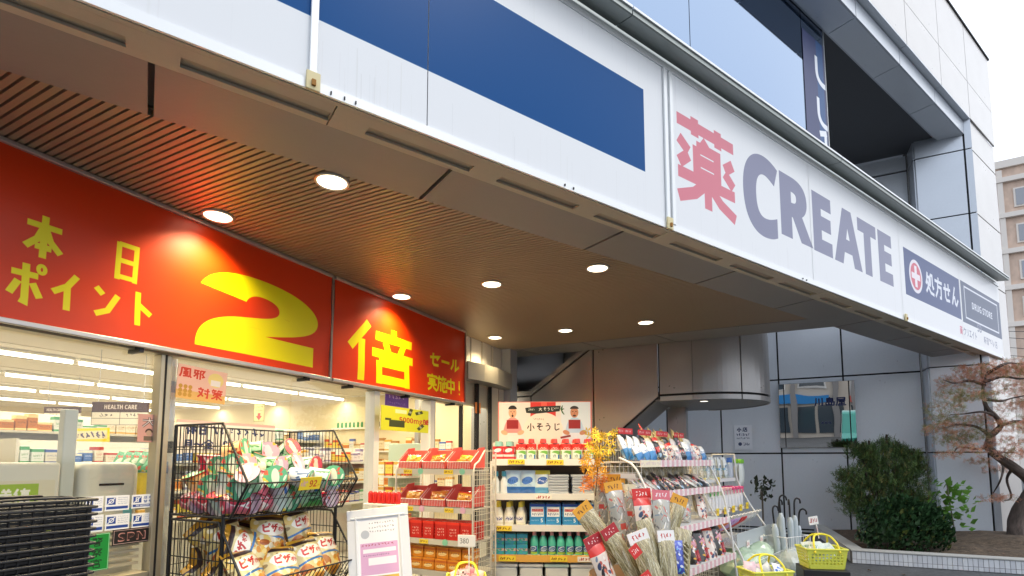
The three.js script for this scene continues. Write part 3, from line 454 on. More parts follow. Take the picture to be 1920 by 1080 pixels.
poster('hours_board', 'pale board with dark blue opening hours behind the wire bins', 'sign', 330, 792, 515, 850, -4.06, canvas(512, 170, (g, w, h) => { g.fillStyle = '#f2ebe0'; g.fillRect(0, 0, w, h); g.fillStyle = '#e9b9b0'; g.fillRect(0, 0, w, 14); words(g, '休日', 40, 24, 50, 9, '#2a3a6e', 1.1); squiggle(g, 160, 24, 300, 46, '#2a3a6e', 7); words(g, '月〜金', 30, 100, 48, 8, '#2a3a6e', 1.0); latin(g, '9:00', 220, 102, 96, 42, '#2a3a6e'); words(g, '〜', 330, 100, 46, 8, '#2a3a6e'); latin(g, '19:00', 380, 102, 116, 42, '#2a3a6e'); }));
poster('yellow_drink_poster', 'yellow green hanging poster with red figures over the entrance', 'poster', 714, 765, 803, 809, -3.95, canvas(256, 140, (g, w, h) => { g.fillStyle = '#cbd02c'; g.fillRect(0, 0, w, h); g.fillStyle = '#e8e3b0'; g.fillRect(70, 14, 60, 22); latin(g, '5000mg', 90, 58, 130, 30, '#b3302a'); words(g, '配合', 222, 56, 32, 5, '#b3302a', 0.5); g.fillStyle = '#3c4420'; g.fillRect(40, 78, 80, 40); g.fillRect(20, 70, 30, 12); for (const [x, y, r] of [[150, 22, 0.3], [200, 20, 1.2], [210, 108, 0.8]]) { g.save(); g.translate(x, y); g.rotate(r); g.fillRect(-9, -22, 18, 44); g.fillStyle = '#9aa08a'; g.fillRect(-7, -6, 14, 12); g.fillStyle = '#3c4420'; g.restore(); } }));
poster('purple_poster', 'purple sign hanging above the yellow poster', 'poster', 722, 737, 766, 763, -4.15, canvas(160, 100, (g, w, h) => { g.fillStyle = '#7a52b8'; g.fillRect(0, 0, w, h); squiggle(g, 18, 20, 120, 26, '#cdb8ea', 5); squiggle(g, 12, 66, 130, 18, '#a98ad8', 9); }));
poster('orange_poster', 'small orange poster on the entrance glass', 'poster', 891, 755, 901, 775, -4.11, mat(0.75, 0.25, 0.06));

// ---------- goods: prints ----------
const print = (base, o = {}) => canvas(o.w ?? 128, o.h ?? 128, (g, w, h) => {
  g.fillStyle = base; g.fillRect(0, 0, w, h);
  if (o.band) { g.fillStyle = o.band; g.fillRect(0, h * (o.b0 ?? 0), w, h * (o.b1 ?? 0.3)); }
  if (o.band2) { g.fillStyle = o.band2; g.fillRect(0, h * (o.c0 ?? 0.8), w, h * (o.c1 ?? 0.2)); }
  if (o.dots) for (let i = 0; i < (o.n ?? 10); i++) { g.fillStyle = pick(o.dots); g.beginPath(); g.ellipse(rr(0, w), rr(h * (o.d0 ?? 0.3), h * (o.d1 ?? 1)), rr(6, 20) * w / 128, rr(5, 15) * w / 128, rr(0, 3), 0, 7); g.fill(); }
  if (o.oval) { g.fillStyle = o.oval; g.beginPath(); g.ellipse(w / 2, h * (o.oy ?? 0.45), w * 0.36, h * 0.16, -0.15, 0, 7); g.fill(); }
  if (o.ink) { squiggle(g, w * 0.14, h * (o.ty ?? 0.38), w * 0.72, h * 0.16, o.ink, 5); squiggle(g, w * 0.2, h * (o.ty ?? 0.38) + h * 0.24, w * 0.6, h * 0.06, o.ink, 9); }
});
// cups of instant noodles
const cupSide = [print('#9fd0b0', { band: '#1f9a50', b1: 0.36, dots: ['#e6c23a', '#d9483a', '#4aa85a', '#f3efe0'], ink: '#2b6b40' }), print('#e0708a', { band: '#c81f44', b1: 0.36, band2: '#d9486a', dots: ['#f6eef0', '#e7a3b4', '#c81f44'], ink: '#fff' }),
  print('#cfdcea', { band: '#1f56b0', b1: 0.4, dots: ['#e8cf2a', '#2f6fc4', '#e9e4d0', '#e8cf2a'], ink: '#24508e' }), print('#f0d8a0', { band: '#d8331e', b1: 0.36, dots: ['#e29a3a', '#58a04a', '#d8432e'], ink: '#8a2a20' }), print('#cfe3e0', { band: '#58b48c', b1: 0.4, dots: ['#e4d24a', '#d9603a', '#eee'], ink: '#1d5f4a' })];
const cupLid = [['#d0b4cc', '#ece0ea'], ['#5fb088', '#d8ecd8'], ['#d8506a', '#f2d8c8']].map(([c, o]) => print(c, { oval: o, oy: 0.5, dots: ['#e8c84a', o, '#d8604a', c], d0: 0, n: 16 }));
const mLid = cupLid.map((t) => tmat(t, { roughness: 0.35 })).flatMap((m) => [m, m]), mCup = cupSide.map((t) => tmat(t, { roughness: 0.4 }));
const cupProto = mCup.map((m, i) => { const o = new THREE.Group(); o.name = 'noodle_cup'; part(o, 'cup_body', lathe([[0.001, -0.06], [0.045, -0.06], [0.046, -0.056], [0.059, 0.052], [0.064, 0.053], [0.064, 0.059]], 14), m); part(o, 'lid', new THREE.CylinderGeometry(0.0635, 0.0635, 0.003, 14), mLid[i], [0, 0.0605, 0]); return o; });
const CUPL = ['green banded', 'red and pink', 'blue banded', 'cream and red', 'mint green'];
// pillow bags
function bagGeo(w, h, d, n = 7, m = 10, k = 0) {
  const side = (s) => { const g = new THREE.PlaneGeometry(w, h, n, m), p = g.attributes.position; for (let i = 0; i < p.count; i++) { const x = p.getX(i) / w * 2, y = p.getY(i) / h * 2; const b = Math.pow(Math.max(0, 1 - Math.pow(Math.abs(x), 2.6)), 0.6) * Math.pow(Math.max(0, 1 - Math.pow(Math.abs(y), 4)), 0.7); p.setZ(i, s * (d / 2 * b * (1 + 0.25 * noise.noise(x * 2 + k, y * 2, s)) + 0.002)); p.setX(i, p.getX(i) * (1 - 0.05 * b) ); } if (s < 0) { const id = g.index; for (let i = 0; i < id.count; i += 3) { const a = id.getX(i); id.setX(i, id.getX(i + 1)); id.setX(i + 1, a); } } g.computeVertexNormals(); return g; };
  return merge([side(1), side(-1)]);
}
const chipPrint = canvas(256, 330, (g, w, h) => {
  g.fillStyle = '#d6c68e'; g.fillRect(0, 0, w, h); g.fillStyle = '#c9982c'; g.fillRect(0, 0, w, 26); g.fillStyle = '#3c2a2a'; g.fillRect(0, 26, w, 26); for (let i = 0; i < 16; i++) { g.fillStyle = pick(['#c98f2c', '#e2c468', '#8f7a4a', '#efe4c0']); g.beginPath(); g.ellipse(rr(0, w), rr(50, 200), rr(14, 40), rr(8, 20), rr(0, 3), 0, 7); g.fill(); }
  g.fillStyle = '#f4efe2'; g.beginPath(); g.ellipse(128, 112, 104, 48, 0, 0, 7); g.fill(); g.strokeStyle = '#2f6cab'; g.lineWidth = 15; g.beginPath(); g.moveTo(0, 196); g.quadraticCurveTo(128, 150, 256, 186); g.stroke();
  words(g, 'ピザ', 44, 76, 62, 12, '#c22c28', 1.0); words(g, 'ポテト', 168, 96, 32, 6, '#c22c28', 0.86);
  for (let i = 0; i < 34; i++) { g.fillStyle = pick(['#e2b440', '#cf8a24', '#ecd07c', '#e6e4d0', '#b8742a', '#a85a2a']); g.beginPath(); g.ellipse(rr(10, 246), rr(205, 320), rr(18, 42), rr(12, 26), rr(0, 3), 0, 7); g.fill(); }
});
const mChip = tmat(chipPrint, { roughness: 0.28, metalness: 0.15, cc: 0.4 });

// ---------- black wire bins by the window ----------
{
  const R = fr(S.p(2.0, 0, -3.36), 63.54), L = 0.87, D = 0.46, F = 0.70;
  const t = thing('wire_bin_rack', 'two tier black wire bin rack heaped with noodle cups and snack bags', 'wire rack', R.at(0, 0, 0), R.t);
  for (const [y0, y1] of [[0.98, 1.53], [0.42, 0.95]]) {
    for (const x of [0, L]) {                                    // sides
      const a = [], prof = (z) => (z < D ? y1 : y1 + (z - D) / (F - D) * (y0 + 0.2 - y1));
      for (let z = 0.02; z < F; z += 0.033) a.push(bar(V(x, z > 0.56 ? y0 + (z - 0.56) * 1.4 : y0, z), V(x, prof(z), z), 0.0032, 4));
      for (let y = y0 + 0.1; y < y1 - 0.05; y += 0.105) { let z = 0; while (z < F && prof(z) > y) z += 0.01; a.push(bar(V(x, y, 0), V(x, y, z), 0.0036, 4)); }
      part(t, 'side_grid', merge(a), mBlackWire);
      part(t, 'side_frame', merge([[V(x, y0, 0), V(x, y1, 0)], [V(x, y1, 0), V(x, y1, D)], [V(x, y1, D), V(x, y0 + 0.2, F)], [V(x, y0 + 0.2, F), V(x, y0, 0.56)], [V(x, y0, 0.56), V(x, y0, 0)]].map(([p, q]) => bar(p, q, 0.0075, 6))), mBlackWire);
    }
    const b = []; for (let x = 0.03; x < L; x += 0.034) b.push(bar(V(x, y0, 0), V(x, y1, 0), 0.0030, 4)); for (let y = y0 + 0.1; y < y1; y += 0.15) b.push(bar(V(0, y, 0), V(L, y, 0), 0.0026, 4)); b.push(bar(V(0, y1, 0), V(L, y1, 0), 0.0055, 6)); part(t, 'back_grid', merge(b), mBlackWire);
    const f = []; for (let x = 0.02; x < L; x += 0.036) f.push(bar(V(x, y0, 0.56), V(x, y0 + 0.2, F), 0.0036, 4)); for (const k of [0, 0.5, 1]) f.push(bar(V(0, y0 + 0.2 * k, 0.56 + (F - 0.56) * k), V(L, y0 + 0.2 * k, 0.56 + (F - 0.56) * k), k === 0.5 ? 0.003 : 0.0058, 6)); part(t, 'front_grid', merge(f), mBlackWire);
    const l = []; for (let x = 0.02; x < L; x += 0.045) l.push(bar(V(x, y0, 0), V(x, y0, 0.56), 0.0024, 4)); for (let z = 0; z < 0.57; z += 0.14) l.push(bar(V(0, y0, z), V(L, y0, z), 0.004, 4)); part(t, 'floor_grid', merge(l), mBlackWire);
  }
  for (const [x, z] of [[0, 0], [L, 0], [0, 0.5], [L, 0.5]]) part(t, 'leg', bar(V(x, 0, z), V(x, 1.0, z), 0.011, 8), mBlackWire);
  solo('price_card', 'yellow price card clipped to the upper black wire bin', 'price card', rb(0.17, 0.085, 0.004, 0.002), tmat(canvas(160, 80, (g, w, h) => { g.fillStyle = '#efd32a'; g.fillRect(0, 0, w, h); squiggle(g, 8, 8, 50, 60, '#d9b0a0', 4); latin(g, '92', 70, 20, 60, 42, '#cc4a1c'); squiggle(g, 136, 46, 18, 16, '#cc4a1c', 2); })), R.at(0.44, 1.165, F + 0.008), R.t).rotation.set(0.3, R.t, 0.02, 'YXZ');
  // cups heaped in the upper bin
  const C = [];
  for (let j = 0; j < 4; j++) for (let i = 0; i < 6; i++) C.push([0.085 + i * 0.138, 1.055, 0.09 + j * 0.135]);
  for (let j = 0; j < 4; j++) for (let i = 0; i < 6; i++) C.push([0.09 + i * 0.135, 1.165, 0.10 + j * 0.145]);
  for (let j = 0; j < 3; j++) for (let i = 0; i < 5; i++) C.push([0.16 + i * 0.132, 1.275, 0.10 + j * 0.14]);
  for (let i = 0; i < 4; i++) C.push([0.26 + i * 0.14, 1.375, 0.16 + rr(0, 0.08)]); for (let i = 0; i < 5; i++) C.push([0.12 + i * 0.155, 1.20, 0.60]);
  C.forEach(([x, y, z], i) => {
    const v = Math.floor(rnd() * 5), c = copyOf(cupProto[v]); c.position.copy(R.at(Math.min(L - 0.08, Math.max(0.08, x + rr(-0.02, 0.02))), y, z + rr(-0.015, 0.015)));
    c.scale.setScalar(1.14); const lay = rnd() < 0.75; c.rotation.set(lay ? rr(0.9, 1.9) : rr(-0.4, 0.5), R.t + rr(-1.2, 1.2), lay ? rr(-0.5, 0.5) : rr(-0.4, 0.4), 'YXZ');
    tag(c, CUPL[v] + ' instant noodle cup in the heap of the upper black wire bin', 'noodle cup', 'noodle cups heaped in the wire bin');
  });
  const bag = [0, 3, 7].map((k) => bagGeo(0.25, 0.315, 0.12, 8, 11, k));
  const spots = [[0.16, 0.80, 0.30, -0.25, 0.15], [0.42, 0.80, 0.36, -0.3, -0.12], [0.68, 0.82, 0.34, -0.25, 0.08], [0.28, 0.78, 0.18, -0.15, -0.3], [0.58, 0.79, 0.17, -0.2, 0.25], [0.13, 0.64, 0.55, -0.55, 0.06], [0.37, 0.62, 0.56, -0.5, -0.1], [0.60, 0.64, 0.54, -0.5, 0.05], [0.78, 0.66, 0.50, -0.45, -0.12], [0.15, 0.58, 0.18, -0.3, 0.5], [0.4, 0.56, 0.2, -0.3, -0.5], [0.66, 0.57, 0.2, -0.3, 0.3], [0.17, 0.60, 0.36, -0.4, 0.9], [0.19, 0.76, 0.45, -0.2, 1.2], [0.18, 0.66, 0.14, 0.1, 1.6], [0.18, 0.57, 0.42, -0.1, 2.0], [0.19, 0.82, 0.16, -0.2, 0.7], [0.34, 0.84, 0.12, 0.1, 0.4]];
  spots.forEach(([x, y, z, tilt, roll], i) => { const b = solo('snack_bag', 'cream potato snack bag with red lettering in the lower black wire bin', 'snack bag', bag[i % 3], mChip, R.at(x, y, z), 0, 'snack bags in the lower wire bin'); b.rotation.set(tilt, R.t + rr(-0.25, 0.25), roll, 'YXZ'); });
}
// ---------- stack of black shopping baskets ----------
{
  const R = fr(at(28, 1000, 2.35).setY(0), 63.54);
  const proto = new THREE.Group(); proto.name = 'shopping_basket';
  const w = 0.46, d = 0.33, h = 0.20, mB = mat(0.018, 0.018, 0.021, { roughness: 0.38 });
  const wall = (sx, sz, len, rot) => { const g = []; g.push(bx(len, 0.014, 0.004, 0, 0, 0)); for (let k = -5; k <= 5; k++) g.push(bx(0.006, h, 0.004, k * len / 11, -h / 2, 0)); for (const y of [-0.05, -0.11, -0.17]) g.push(bx(len * (1 + y * 0.25), 0.012, 0.005, 0, y, 0)); return merge(g).rotateX(0.14).rotateY(rot).translate(sx, 0, sz); };
  part(proto, 'basket_wall', merge([wall(0, d / 2 - 0.01, w - 0.02, 0), wall(0, -d / 2 + 0.01, w - 0.02, Math.PI), wall(w / 2 - 0.01, 0, d - 0.02, Math.PI / 2), wall(-w / 2 + 0.01, 0, d - 0.02, -Math.PI / 2)]), mB);
  part(proto, 'basket_floor', rb(w - 0.07, 0.006, d - 0.07, 0.002, 0, -h, 0), mB);
  part(proto, 'rim', merge([rb(w, 0.013, 0.016, 0.005, 0, 0, d / 2), rb(w, 0.013, 0.016, 0.005, 0, 0, -d / 2), rb(0.016, 0.013, d, 0.005, w / 2, 0, 0), rb(0.016, 0.013, d, 0.005, -w / 2, 0, 0)]), mB);
  for (const z of [-1, 1]) part(proto, 'handle', tube([V(-0.15, 0.006, z * d / 2), V(-0.13, 0.012, z * d * 0.42), V(0, 0.014, z * d * 0.36), V(0.13, 0.012, z * d * 0.42), V(0.15, 0.006, z * d / 2)], 0.006, 16, 6), mB);
  for (let i = 0; i < 24; i++) { const c = copyOf(proto, R.at(rr(-0.003, 0.003), 0.36 + i * 0.0335, rr(-0.003, 0.003)), [0, R.t + rr(-0.012, 0.012), 0]); tag(c, i === 23 ? 'black plastic shopping basket on top of the nested stack by the window' : 'black plastic shopping basket nested within the stack by the window', 'basket', 'stacked black shopping baskets'); }
  solo('basket_trolley', 'low dark stand under the stacked shopping baskets', 'stand', merge([rb(0.5, 0.03, 0.37, 0.01, 0, 0.12, 0), bx(0.04, 0.1, 0.04, 0.2, 0.05, 0.14), bx(0.04, 0.1, 0.04, -0.2, 0.05, 0.14), bx(0.04, 0.1, 0.04, 0.2, 0.05, -0.14), bx(0.04, 0.1, 0.04, -0.2, 0.05, -0.14)]), mDark, R.at(0, 0, 0), R.t);
}
// ---------- racks ----------
function shelf(t, w, d, y, m, lip = 0.035, x0 = 0, z0 = 0, lm) { part(t, 'shelf', bx(w, 0.012, d, x0, y, z0 - d / 2), m); part(t, 'shelf_lip', bx(w, lip, 0.006, x0, y - lip / 2 + 0.012, z0 + 0.003), lm ?? m); }
function sideGrid(t, name, x, d0, d1, y0, y1, m, s = 0.045) { const a = []; for (let z = -d0; z <= -d1 + 0.001; z += s) a.push(bar(V(x, y0, z), V(x, y1, z), 0.002, 4)); for (let y = y0; y <= y1; y += s * 1.2) a.push(bar(V(x, y, -d0), V(x, y, -d1), 0.002, 4)); return part(t, name, merge(a), m); }
const mShelfBeige = mat(0.60, 0.57, 0.50, { roughness: 0.45 }), mShelfWhite = mat(0.78, 0.78, 0.77, { roughness: 0.4 });
const priceTag = (base, ink) => canvas(96, 48, (g, w, h) => { g.fillStyle = base; g.fillRect(0, 0, w, h); squiggle(g, 8, 8, 30, 30, ink, 3); squiggle(g, 42, 10, 46, 28, ink, 3); });
const mTagY = tmat(priceTag('#ecd23a', '#8a5a18')), mTagW = tmat(priceTag('#f0ece4', '#b04a4a')), mTagG = mat(0.25, 0.6, 0.42), mTagP = mat(0.75, 0.45, 0.6);
function tags(R, list, w = 0.1, h = 0.04) { for (const [x, y, z, m, where] of list) solo('price_tag', 'small ' + (m === mTagY ? 'yellow' : m === mTagW ? 'white' : m === mTagG ? 'round green' : 'round pink') + ' price tag on ' + where, 'price tag', m === mTagG || m === mTagP ? new THREE.CylinderGeometry(0.03, 0.03, 0.003, 16).rotateX(Math.PI / 2) : bx(w, h, 0.003), m, R.at(x, y, z), R.t, 'price tags on ' + where); }

// snack rack with red trays
{
  const R = fr(at(812, 1000, 5.0).setY(0), -26.46), W = 0.86;
  const t = thing('snack_rack', 'beige wire snack rack with red lined trays and red boxes', 'rack', R.at(0, 0, 0), R.t);
  for (const [y, d] of [[1.215, 0.30], [0.86, 0.34], [0.56, 0.38], [0.27, 0.40]]) shelf(t, W, d, y, mShelfBeige, 0.05);
  for (const s of [-1, 1]) { sideGrid(t, 'side_grid', s * (W / 2 + 0.008), 0.42, 0, 0.05, 1.24, mShelfBeige); part(t, 'upright', tube([V(s * (W / 2 + 0.01), 0, 0.01), V(s * (W / 2 + 0.01), 1.18, 0.01), V(s * (W / 2 + 0.01), 1.30, -0.09), V(s * (W / 2 + 0.01), 1.40, -0.2)], 0.009, 20, 6), mShelfBeige); part(t, 'upright', bar(V(s * (W / 2 + 0.01), 0, -0.42), V(s * (W / 2 + 0.01), 1.38, -0.42), 0.009, 6), mShelfBeige); }
  const bk = []; for (let x = -W / 2; x <= W / 2; x += 0.03) bk.push(bar(V(x, 0.1, -0.425), V(x, 1.42, -0.425), 0.0018, 4)); for (let y = 0.2; y < 1.43; y += 0.12) bk.push(bar(V(-W / 2, y, -0.425), V(W / 2, y, -0.425), 0.0022, 4)); part(t, 'back_grid', merge(bk), mShelfBeige);
  const mRed = mat(0.62, 0.05, 0.045, { roughness: 0.45 }), mRedPaper = mat(0.66, 0.09, 0.075, { roughness: 0.7 });
  const snack = [print('#c8742a', { dots: ['#e0a040', '#8a4a1c', '#d9b070'], ink: '#f0e0b0', n: 18 }), print('#e2a23a', { dots: ['#f0d080', '#b8641c'], ink: '#7a2a14', band: '#c63a24', b1: 0.2 })].map((x) => tmat(x, { roughness: 0.25, cc: 0.6 }));
  for (const [yy, tilt] of [[1.225, 0.25], [0.87, 0.12]]) for (let i = 0; i < 3; i++) {
    const p = R.at(-0.285 + i * 0.285, yy, -0.13), b = thing('red_tray', (yy > 1 ? 'red lined wire tray on the top of the snack rack' : 'red tray of baked snacks on the middle of the snack rack'), 'tray', p, R.t, 'red trays on the snack rack');
    const wires = []; for (let x = -0.125; x <= 0.126; x += 0.018) wires.push(bar(V(x, 0, 0.135), V(x, 0.07, 0.145), 0.0017, 4)); wires.push(bar(V(-0.13, 0.07, 0.146), V(0.13, 0.07, 0.146), 0.003, 5), bar(V(-0.13, 0.07, 0.146), V(-0.13, 0.17, 0.0), 0.003, 5), bar(V(0.13, 0.07, 0.146), V(0.13, 0.17, 0.0), 0.003, 5)); part(b, 'front_grid', merge(wires), mWhiteWire);
    part(b, 'liner_back', rb(0.262, 0.2, 0.008, 0.003, 0, 0.10, -0.10), mRedPaper, undefined, [-0.15, 0, 0]); part(b, 'liner_floor', bx(0.262, 0.006, 0.25, 0, 0.012, 0.01), mRedPaper);
    for (const s of [-1, 1]) part(b, 'liner_side', new THREE.ExtrudeGeometry(new THREE.Shape([[0.12, 0.0], [-0.12, 0], [-0.12, 0.2], [-0.02, 0.19], [0.13, 0.075]].map(([a, c]) => new THREE.Vector2(a, c))), { depth: 0.006, bevelEnabled: false }).rotateY(-Math.PI / 2).translate(s * 0.128, 0.01, 0), mRedPaper);
    part(b, 'liner_front', new THREE.ExtrudeGeometry(new THREE.Shape([[-0.13, 0], [0.13, 0], [0.13, 0.05], [0.03, 0.06], [-0.13, 0.045]].map(([a, c]) => new THREE.Vector2(a, c))), { depth: 0.004, bevelEnabled: false }).translate(0, 0.012, 0.128), mRedPaper);
    for (let k = 0; k < (yy > 1 ? 2 : 4); k++) { const s = solo('baked_snack_pack', (yy > 1 ? 'orange snack pack in a red tray on the top of the rack' : 'clear pack of golden baked snacks in a middle red tray'), 'snack pack', bagGeo(0.16, 0.10, 0.05, 5, 5, k), snack[(k + i) % 2], R.at(-0.285 + i * 0.285 + rr(-0.04, 0.04), yy + 0.045 + (k % 2) * 0.05, -0.06 - Math.floor(k / 2) * 0.09 - (k % 2) * 0.02), 0, 'snack packs in the red trays'); s.rotation.set(-0.5 + rr(-0.1, 0.1), R.t + rr(-0.25, 0.25), rr(-0.15, 0.15), 'YXZ'); }
  }
  const redBox = tmat(canvas(128, 160, (g, w, h) => { g.fillStyle = '#cc1f16'; g.fillRect(0, 0, w, h); g.fillStyle = '#e8341f'; g.fillRect(0, 0, w, 24); for (let i = 0; i < 3; i++) squiggle(g, 26, 56 + i * 26, 76, 20, '#f4dcd0', 4); })), orBox = tmat(print('#d98a20', { band: '#c4641a', b0: 0.1, b1: 0.2, oval: '#f2d89a', oy: 0.6, ink: '#8a1f14', w: 128, h: 160 }));
  for (let r = 0; r < 2; r++) for (let i = 0; i < 6; i++) solo('red_box', r ? 'red snack carton in the back row under the red trays' : 'red snack carton in the front row under the red trays', 'carton', rb(0.13, 0.165, 0.09, 0.004), redBox, R.at(-0.36 + i * 0.142 + rr(-0.003, 0.003), 0.651, -0.06 - r * 0.13 - rr(0, 0.02)), R.t + rr(-0.14, 0.14), 'red cartons on the snack rack');
  for (let r = 0; r < 2; r++) for (let i = 0; i < 6; i++) solo('orange_box', r ? 'orange snack carton stacked as second layer under the red cartons' : 'orange snack carton standing on the lowest beige shelf', 'carton', rb(0.132, 0.105, 0.10, 0.004), orBox, R.at(-0.36 + i * 0.142, 0.331 + r * 0.107, -0.08 - r * 0.03), R.t + rr(-0.06, 0.06), 'orange cartons on the snack rack');
  for (let i = 0; i < 6; i++) solo('orange_box', 'orange snack carton stood on the floor tray of the snack rack', 'carton', rb(0.132, 0.14, 0.10, 0.004), orBox, R.at(-0.36 + i * 0.142, 0.071, -0.06), R.t + rr(-0.05, 0.05), 'orange cartons on the snack rack');
  tags(R, [[-0.3, 1.20, 0.009, mTagY, 'the top shelf of the snack rack'], [0.17, 1.20, 0.009, mTagY, 'the top shelf of the snack rack'], [-0.15, 1.205, 0.009, mTagG, 'the top shelf of the snack rack'], [0.32, 1.205, 0.009, mTagG, 'the top shelf of the snack rack'], [-0.28, 0.845, 0.009, mTagY, 'the middle shelf of the snack rack'], [0.18, 0.845, 0.009, mTagY, 'the middle shelf of the snack rack'], [-0.13, 0.85, 0.009, mTagP, 'the middle shelf of the snack rack'], [0.33, 0.85, 0.009, mTagP, 'the middle shelf of the snack rack'], [-0.1, 0.545, 0.009, mTagY, 'the shelf of red cartons'], [0.14, 0.55, 0.009, mTagG, 'the shelf of red cartons']]);
  const pc = solo('price_sign', 'white 380 price sign standing over the yellow basket of pink packs', 'price sign', merge([rb(0.15, 0.095, 0.004, 0.002), bx(0.012, 0.22, 0.003, 0.02, -0.15, -0.003)]), tmat(canvas(128, 80, (g, w, h) => { g.fillStyle = '#f4f1ea'; g.fillRect(0, 0, w, h); latin(g, '380', 14, 26, 66, 32, '#2a2624', 'normal'); })), at(875, 1014, 4.35), -0.15);
}
// household goods rack
{
  const R = fr(at(1019, 1000, 5.3).setY(0), -3), W = 1.03;
  const t = thing('household_rack', 'white shelf rack of cleaning goods with a poster board on top', 'rack', R.at(0, 0, 0), R.t);
  const lips = [mShelfWhite, mShelfWhite, mShelfWhite, mat(0.75, 0.40, 0.08)];
  [[1.31, 0.34], [0.965, 0.36], [0.655, 0.38], [0.36, 0.40], [0.08, 0.4]].forEach(([y, d], i) => shelf(t, W, d, y, mShelfWhite, i === 3 ? 0.07 : 0.065, 0, 0, lips[i]));
  for (const s of [-1, 1]) { part(t, 'upright', bx(0.025, 1.5, 0.03, s * (W / 2 + 0.014), 0.75, -0.40), mShelfWhite); part(t, 'upright', bx(0.02, 1.3, 0.02, s * (W / 2 + 0.013), 0.65, -0.01), mShelfWhite); sideGrid(t, 'side_grid', s * (W / 2 + 0.013), 0.38, 0.03, 0.1, 1.3, mShelfWhite, 0.05); }
  part(t, 'back_panel', bx(W, 1.4, 0.01, 0, 0.72, -0.415), mat(0.05, 0.045, 0.045));
  // refill pouches
  const pouchT = tmat(canvas(128, 190, (g, w, h) => { g.fillStyle = '#d9e0d6'; g.fillRect(0, 0, w, h); g.fillStyle = '#cf2a24'; g.fillRect(0, 0, w, 76); g.fillStyle = '#6fae4a'; g.beginPath(); g.moveTo(20, 110); g.quadraticCurveTo(64, 70, 128, 96); g.lineTo(128, 140); g.quadraticCurveTo(70, 112, 20, 110); g.fill(); g.fillStyle = '#2f6cae'; g.fillRect(104, 136, 24, 54); squiggle(g, 14, 44, 100, 30, '#f3f0e6', 5); squiggle(g, 34, 130, 50, 50, '#8a9a9a', 4); })), redSq = tmat(print('#c92c34', { oval: '#e6e4ec', oy: 0.3, band2: '#d9d4d4', c0: 0.62, c1: 0.18, ink: '#5560a0' }));
  const mCapR = mat(0.62, 0.06, 0.05, { roughness: 0.3 }), mCapB = mat(0.06, 0.14, 0.45, { roughness: 0.3 });
  const pouch = new THREE.Group(); pouch.name = 'refill_bottle'; part(pouch, 'bottle_body', rb(0.104, 0.165, 0.055, 0.018, 0, 0.0825, 0), pouchT); part(pouch, 'cap', new THREE.CylinderGeometry(0.028, 0.034, 0.045, 14).translate(0, 0.187, 0), mCapR);
  const sq = new THREE.Group(); sq.name = 'detergent_pack'; part(sq, 'pack_body', rb(0.115, 0.135, 0.06, 0.01, 0, 0.0675, 0), redSq); part(sq, 'cap', new THREE.CylinderGeometry(0.035, 0.04, 0.05, 12).translate(0, 0.16, 0), mat(0.25, 0.5, 0.45, { roughness: 0.25 }));
  for (let r = 0; r < 2; r++) for (let i = 0; i < 9; i++) { const c = copyOf(i < 2 ? sq : pouch, R.at(-0.46 + i * 0.115 + rr(-0.006, 0.006), 1.317, -0.05 - r * 0.14 - rr(0, 0.03)), [0, R.t + rr(-0.3, 0.3), 0]); tag(c, (i < 2 ? 'square red detergent pack' : 'red capped refill bottle with green swirl') + ' in the ' + (r ? 'back' : 'front') + ' row under the poster board', i < 2 ? 'detergent' : 'bottle', 'red cleaning goods on the top shelf'); }
  const cup = tag(copyOf(sq, R.at(0.47, 1.317, -0.19), [0, R.t, 0]), 'red pack with the one blue lid at the end of the top shelf', 'detergent'); cup.children[1].material = mCapB;
  // second shelf: blue packs and stacked grey trays
  const bluePack = [print('#bcd6e8', { band2: '#2a6ab8', c0: 0.72, c1: 0.28, oval: '#3f6fc0', ink: '#204a90' }), print('#d2e2ea', { band: '#c9c34a', b1: 0.18, oval: '#2a56a8', band2: '#5fa8d8', c0: 0.75, c1: 0.25, ink: '#e6ecf4' })].map((x) => tmat(x, { roughness: 0.3, cc: 0.4 }));
  for (let i = 0; i < 3; i++) for (let r = 0; r < 2; r++) { const b = solo('wipe_pack', ['pale blue', 'mid blue', 'blue and yellow topped'][i] + ' refill pack standing in the ' + (r ? 'back' : 'front') + ' beside the grey tray stacks', 'refill pack', bagGeo(0.16, 0.23, 0.07, 5, 7, i), bluePack[i === 2 ? 1 : 0], R.at(-0.31 + i * 0.15, 1.09, -0.07 - r * 0.12), 0, 'blue refill packs'); b.rotation.set(-0.1, R.t + rr(-0.1, 0.1), 0, 'YXZ'); }
  for (const x of [-0.48, -0.40]) { const b = thing('spray_bottle', 'white bottle with blue cap at the shelf end beside the blue packs', 'bottle', R.at(x, 0.972, -0.06), R.t, 'blue capped bottles'); part(b, 'bottle_body', lathe([[0.001, 0], [0.036, 0], [0.038, 0.02], [0.036, 0.12], [0.018, 0.16], [0.016, 0.18]]), mat(0.65, 0.7, 0.75, { roughness: 0.25 })); part(b, 'cap', new THREE.CylinderGeometry(0.022, 0.024, 0.05, 12).translate(0, 0.2, 0), mat(0.05, 0.3, 0.45, { roughness: 0.3 })); }
  const trayM = [mat(0.42, 0.46, 0.54, { roughness: 0.35 }), mat(0.36, 0.40, 0.48, { roughness: 0.35 })];
  for (const x of [0.16, 0.39]) for (let k = 0; k < 7; k++) solo('grey_tray_pack', 'flat grey wrapped tray in the ' + (x < 0.3 ? 'stack beside the blue packs' : 'stack at the shelf end'), 'tray pack', rb(0.205, 0.026, 0.2, 0.008), trayM[k % 2], R.at(x + rr(-0.008, 0.008), 0.985 + k * 0.0275, -0.12), R.t + rr(-0.05, 0.05), 'stacked grey tray packs');
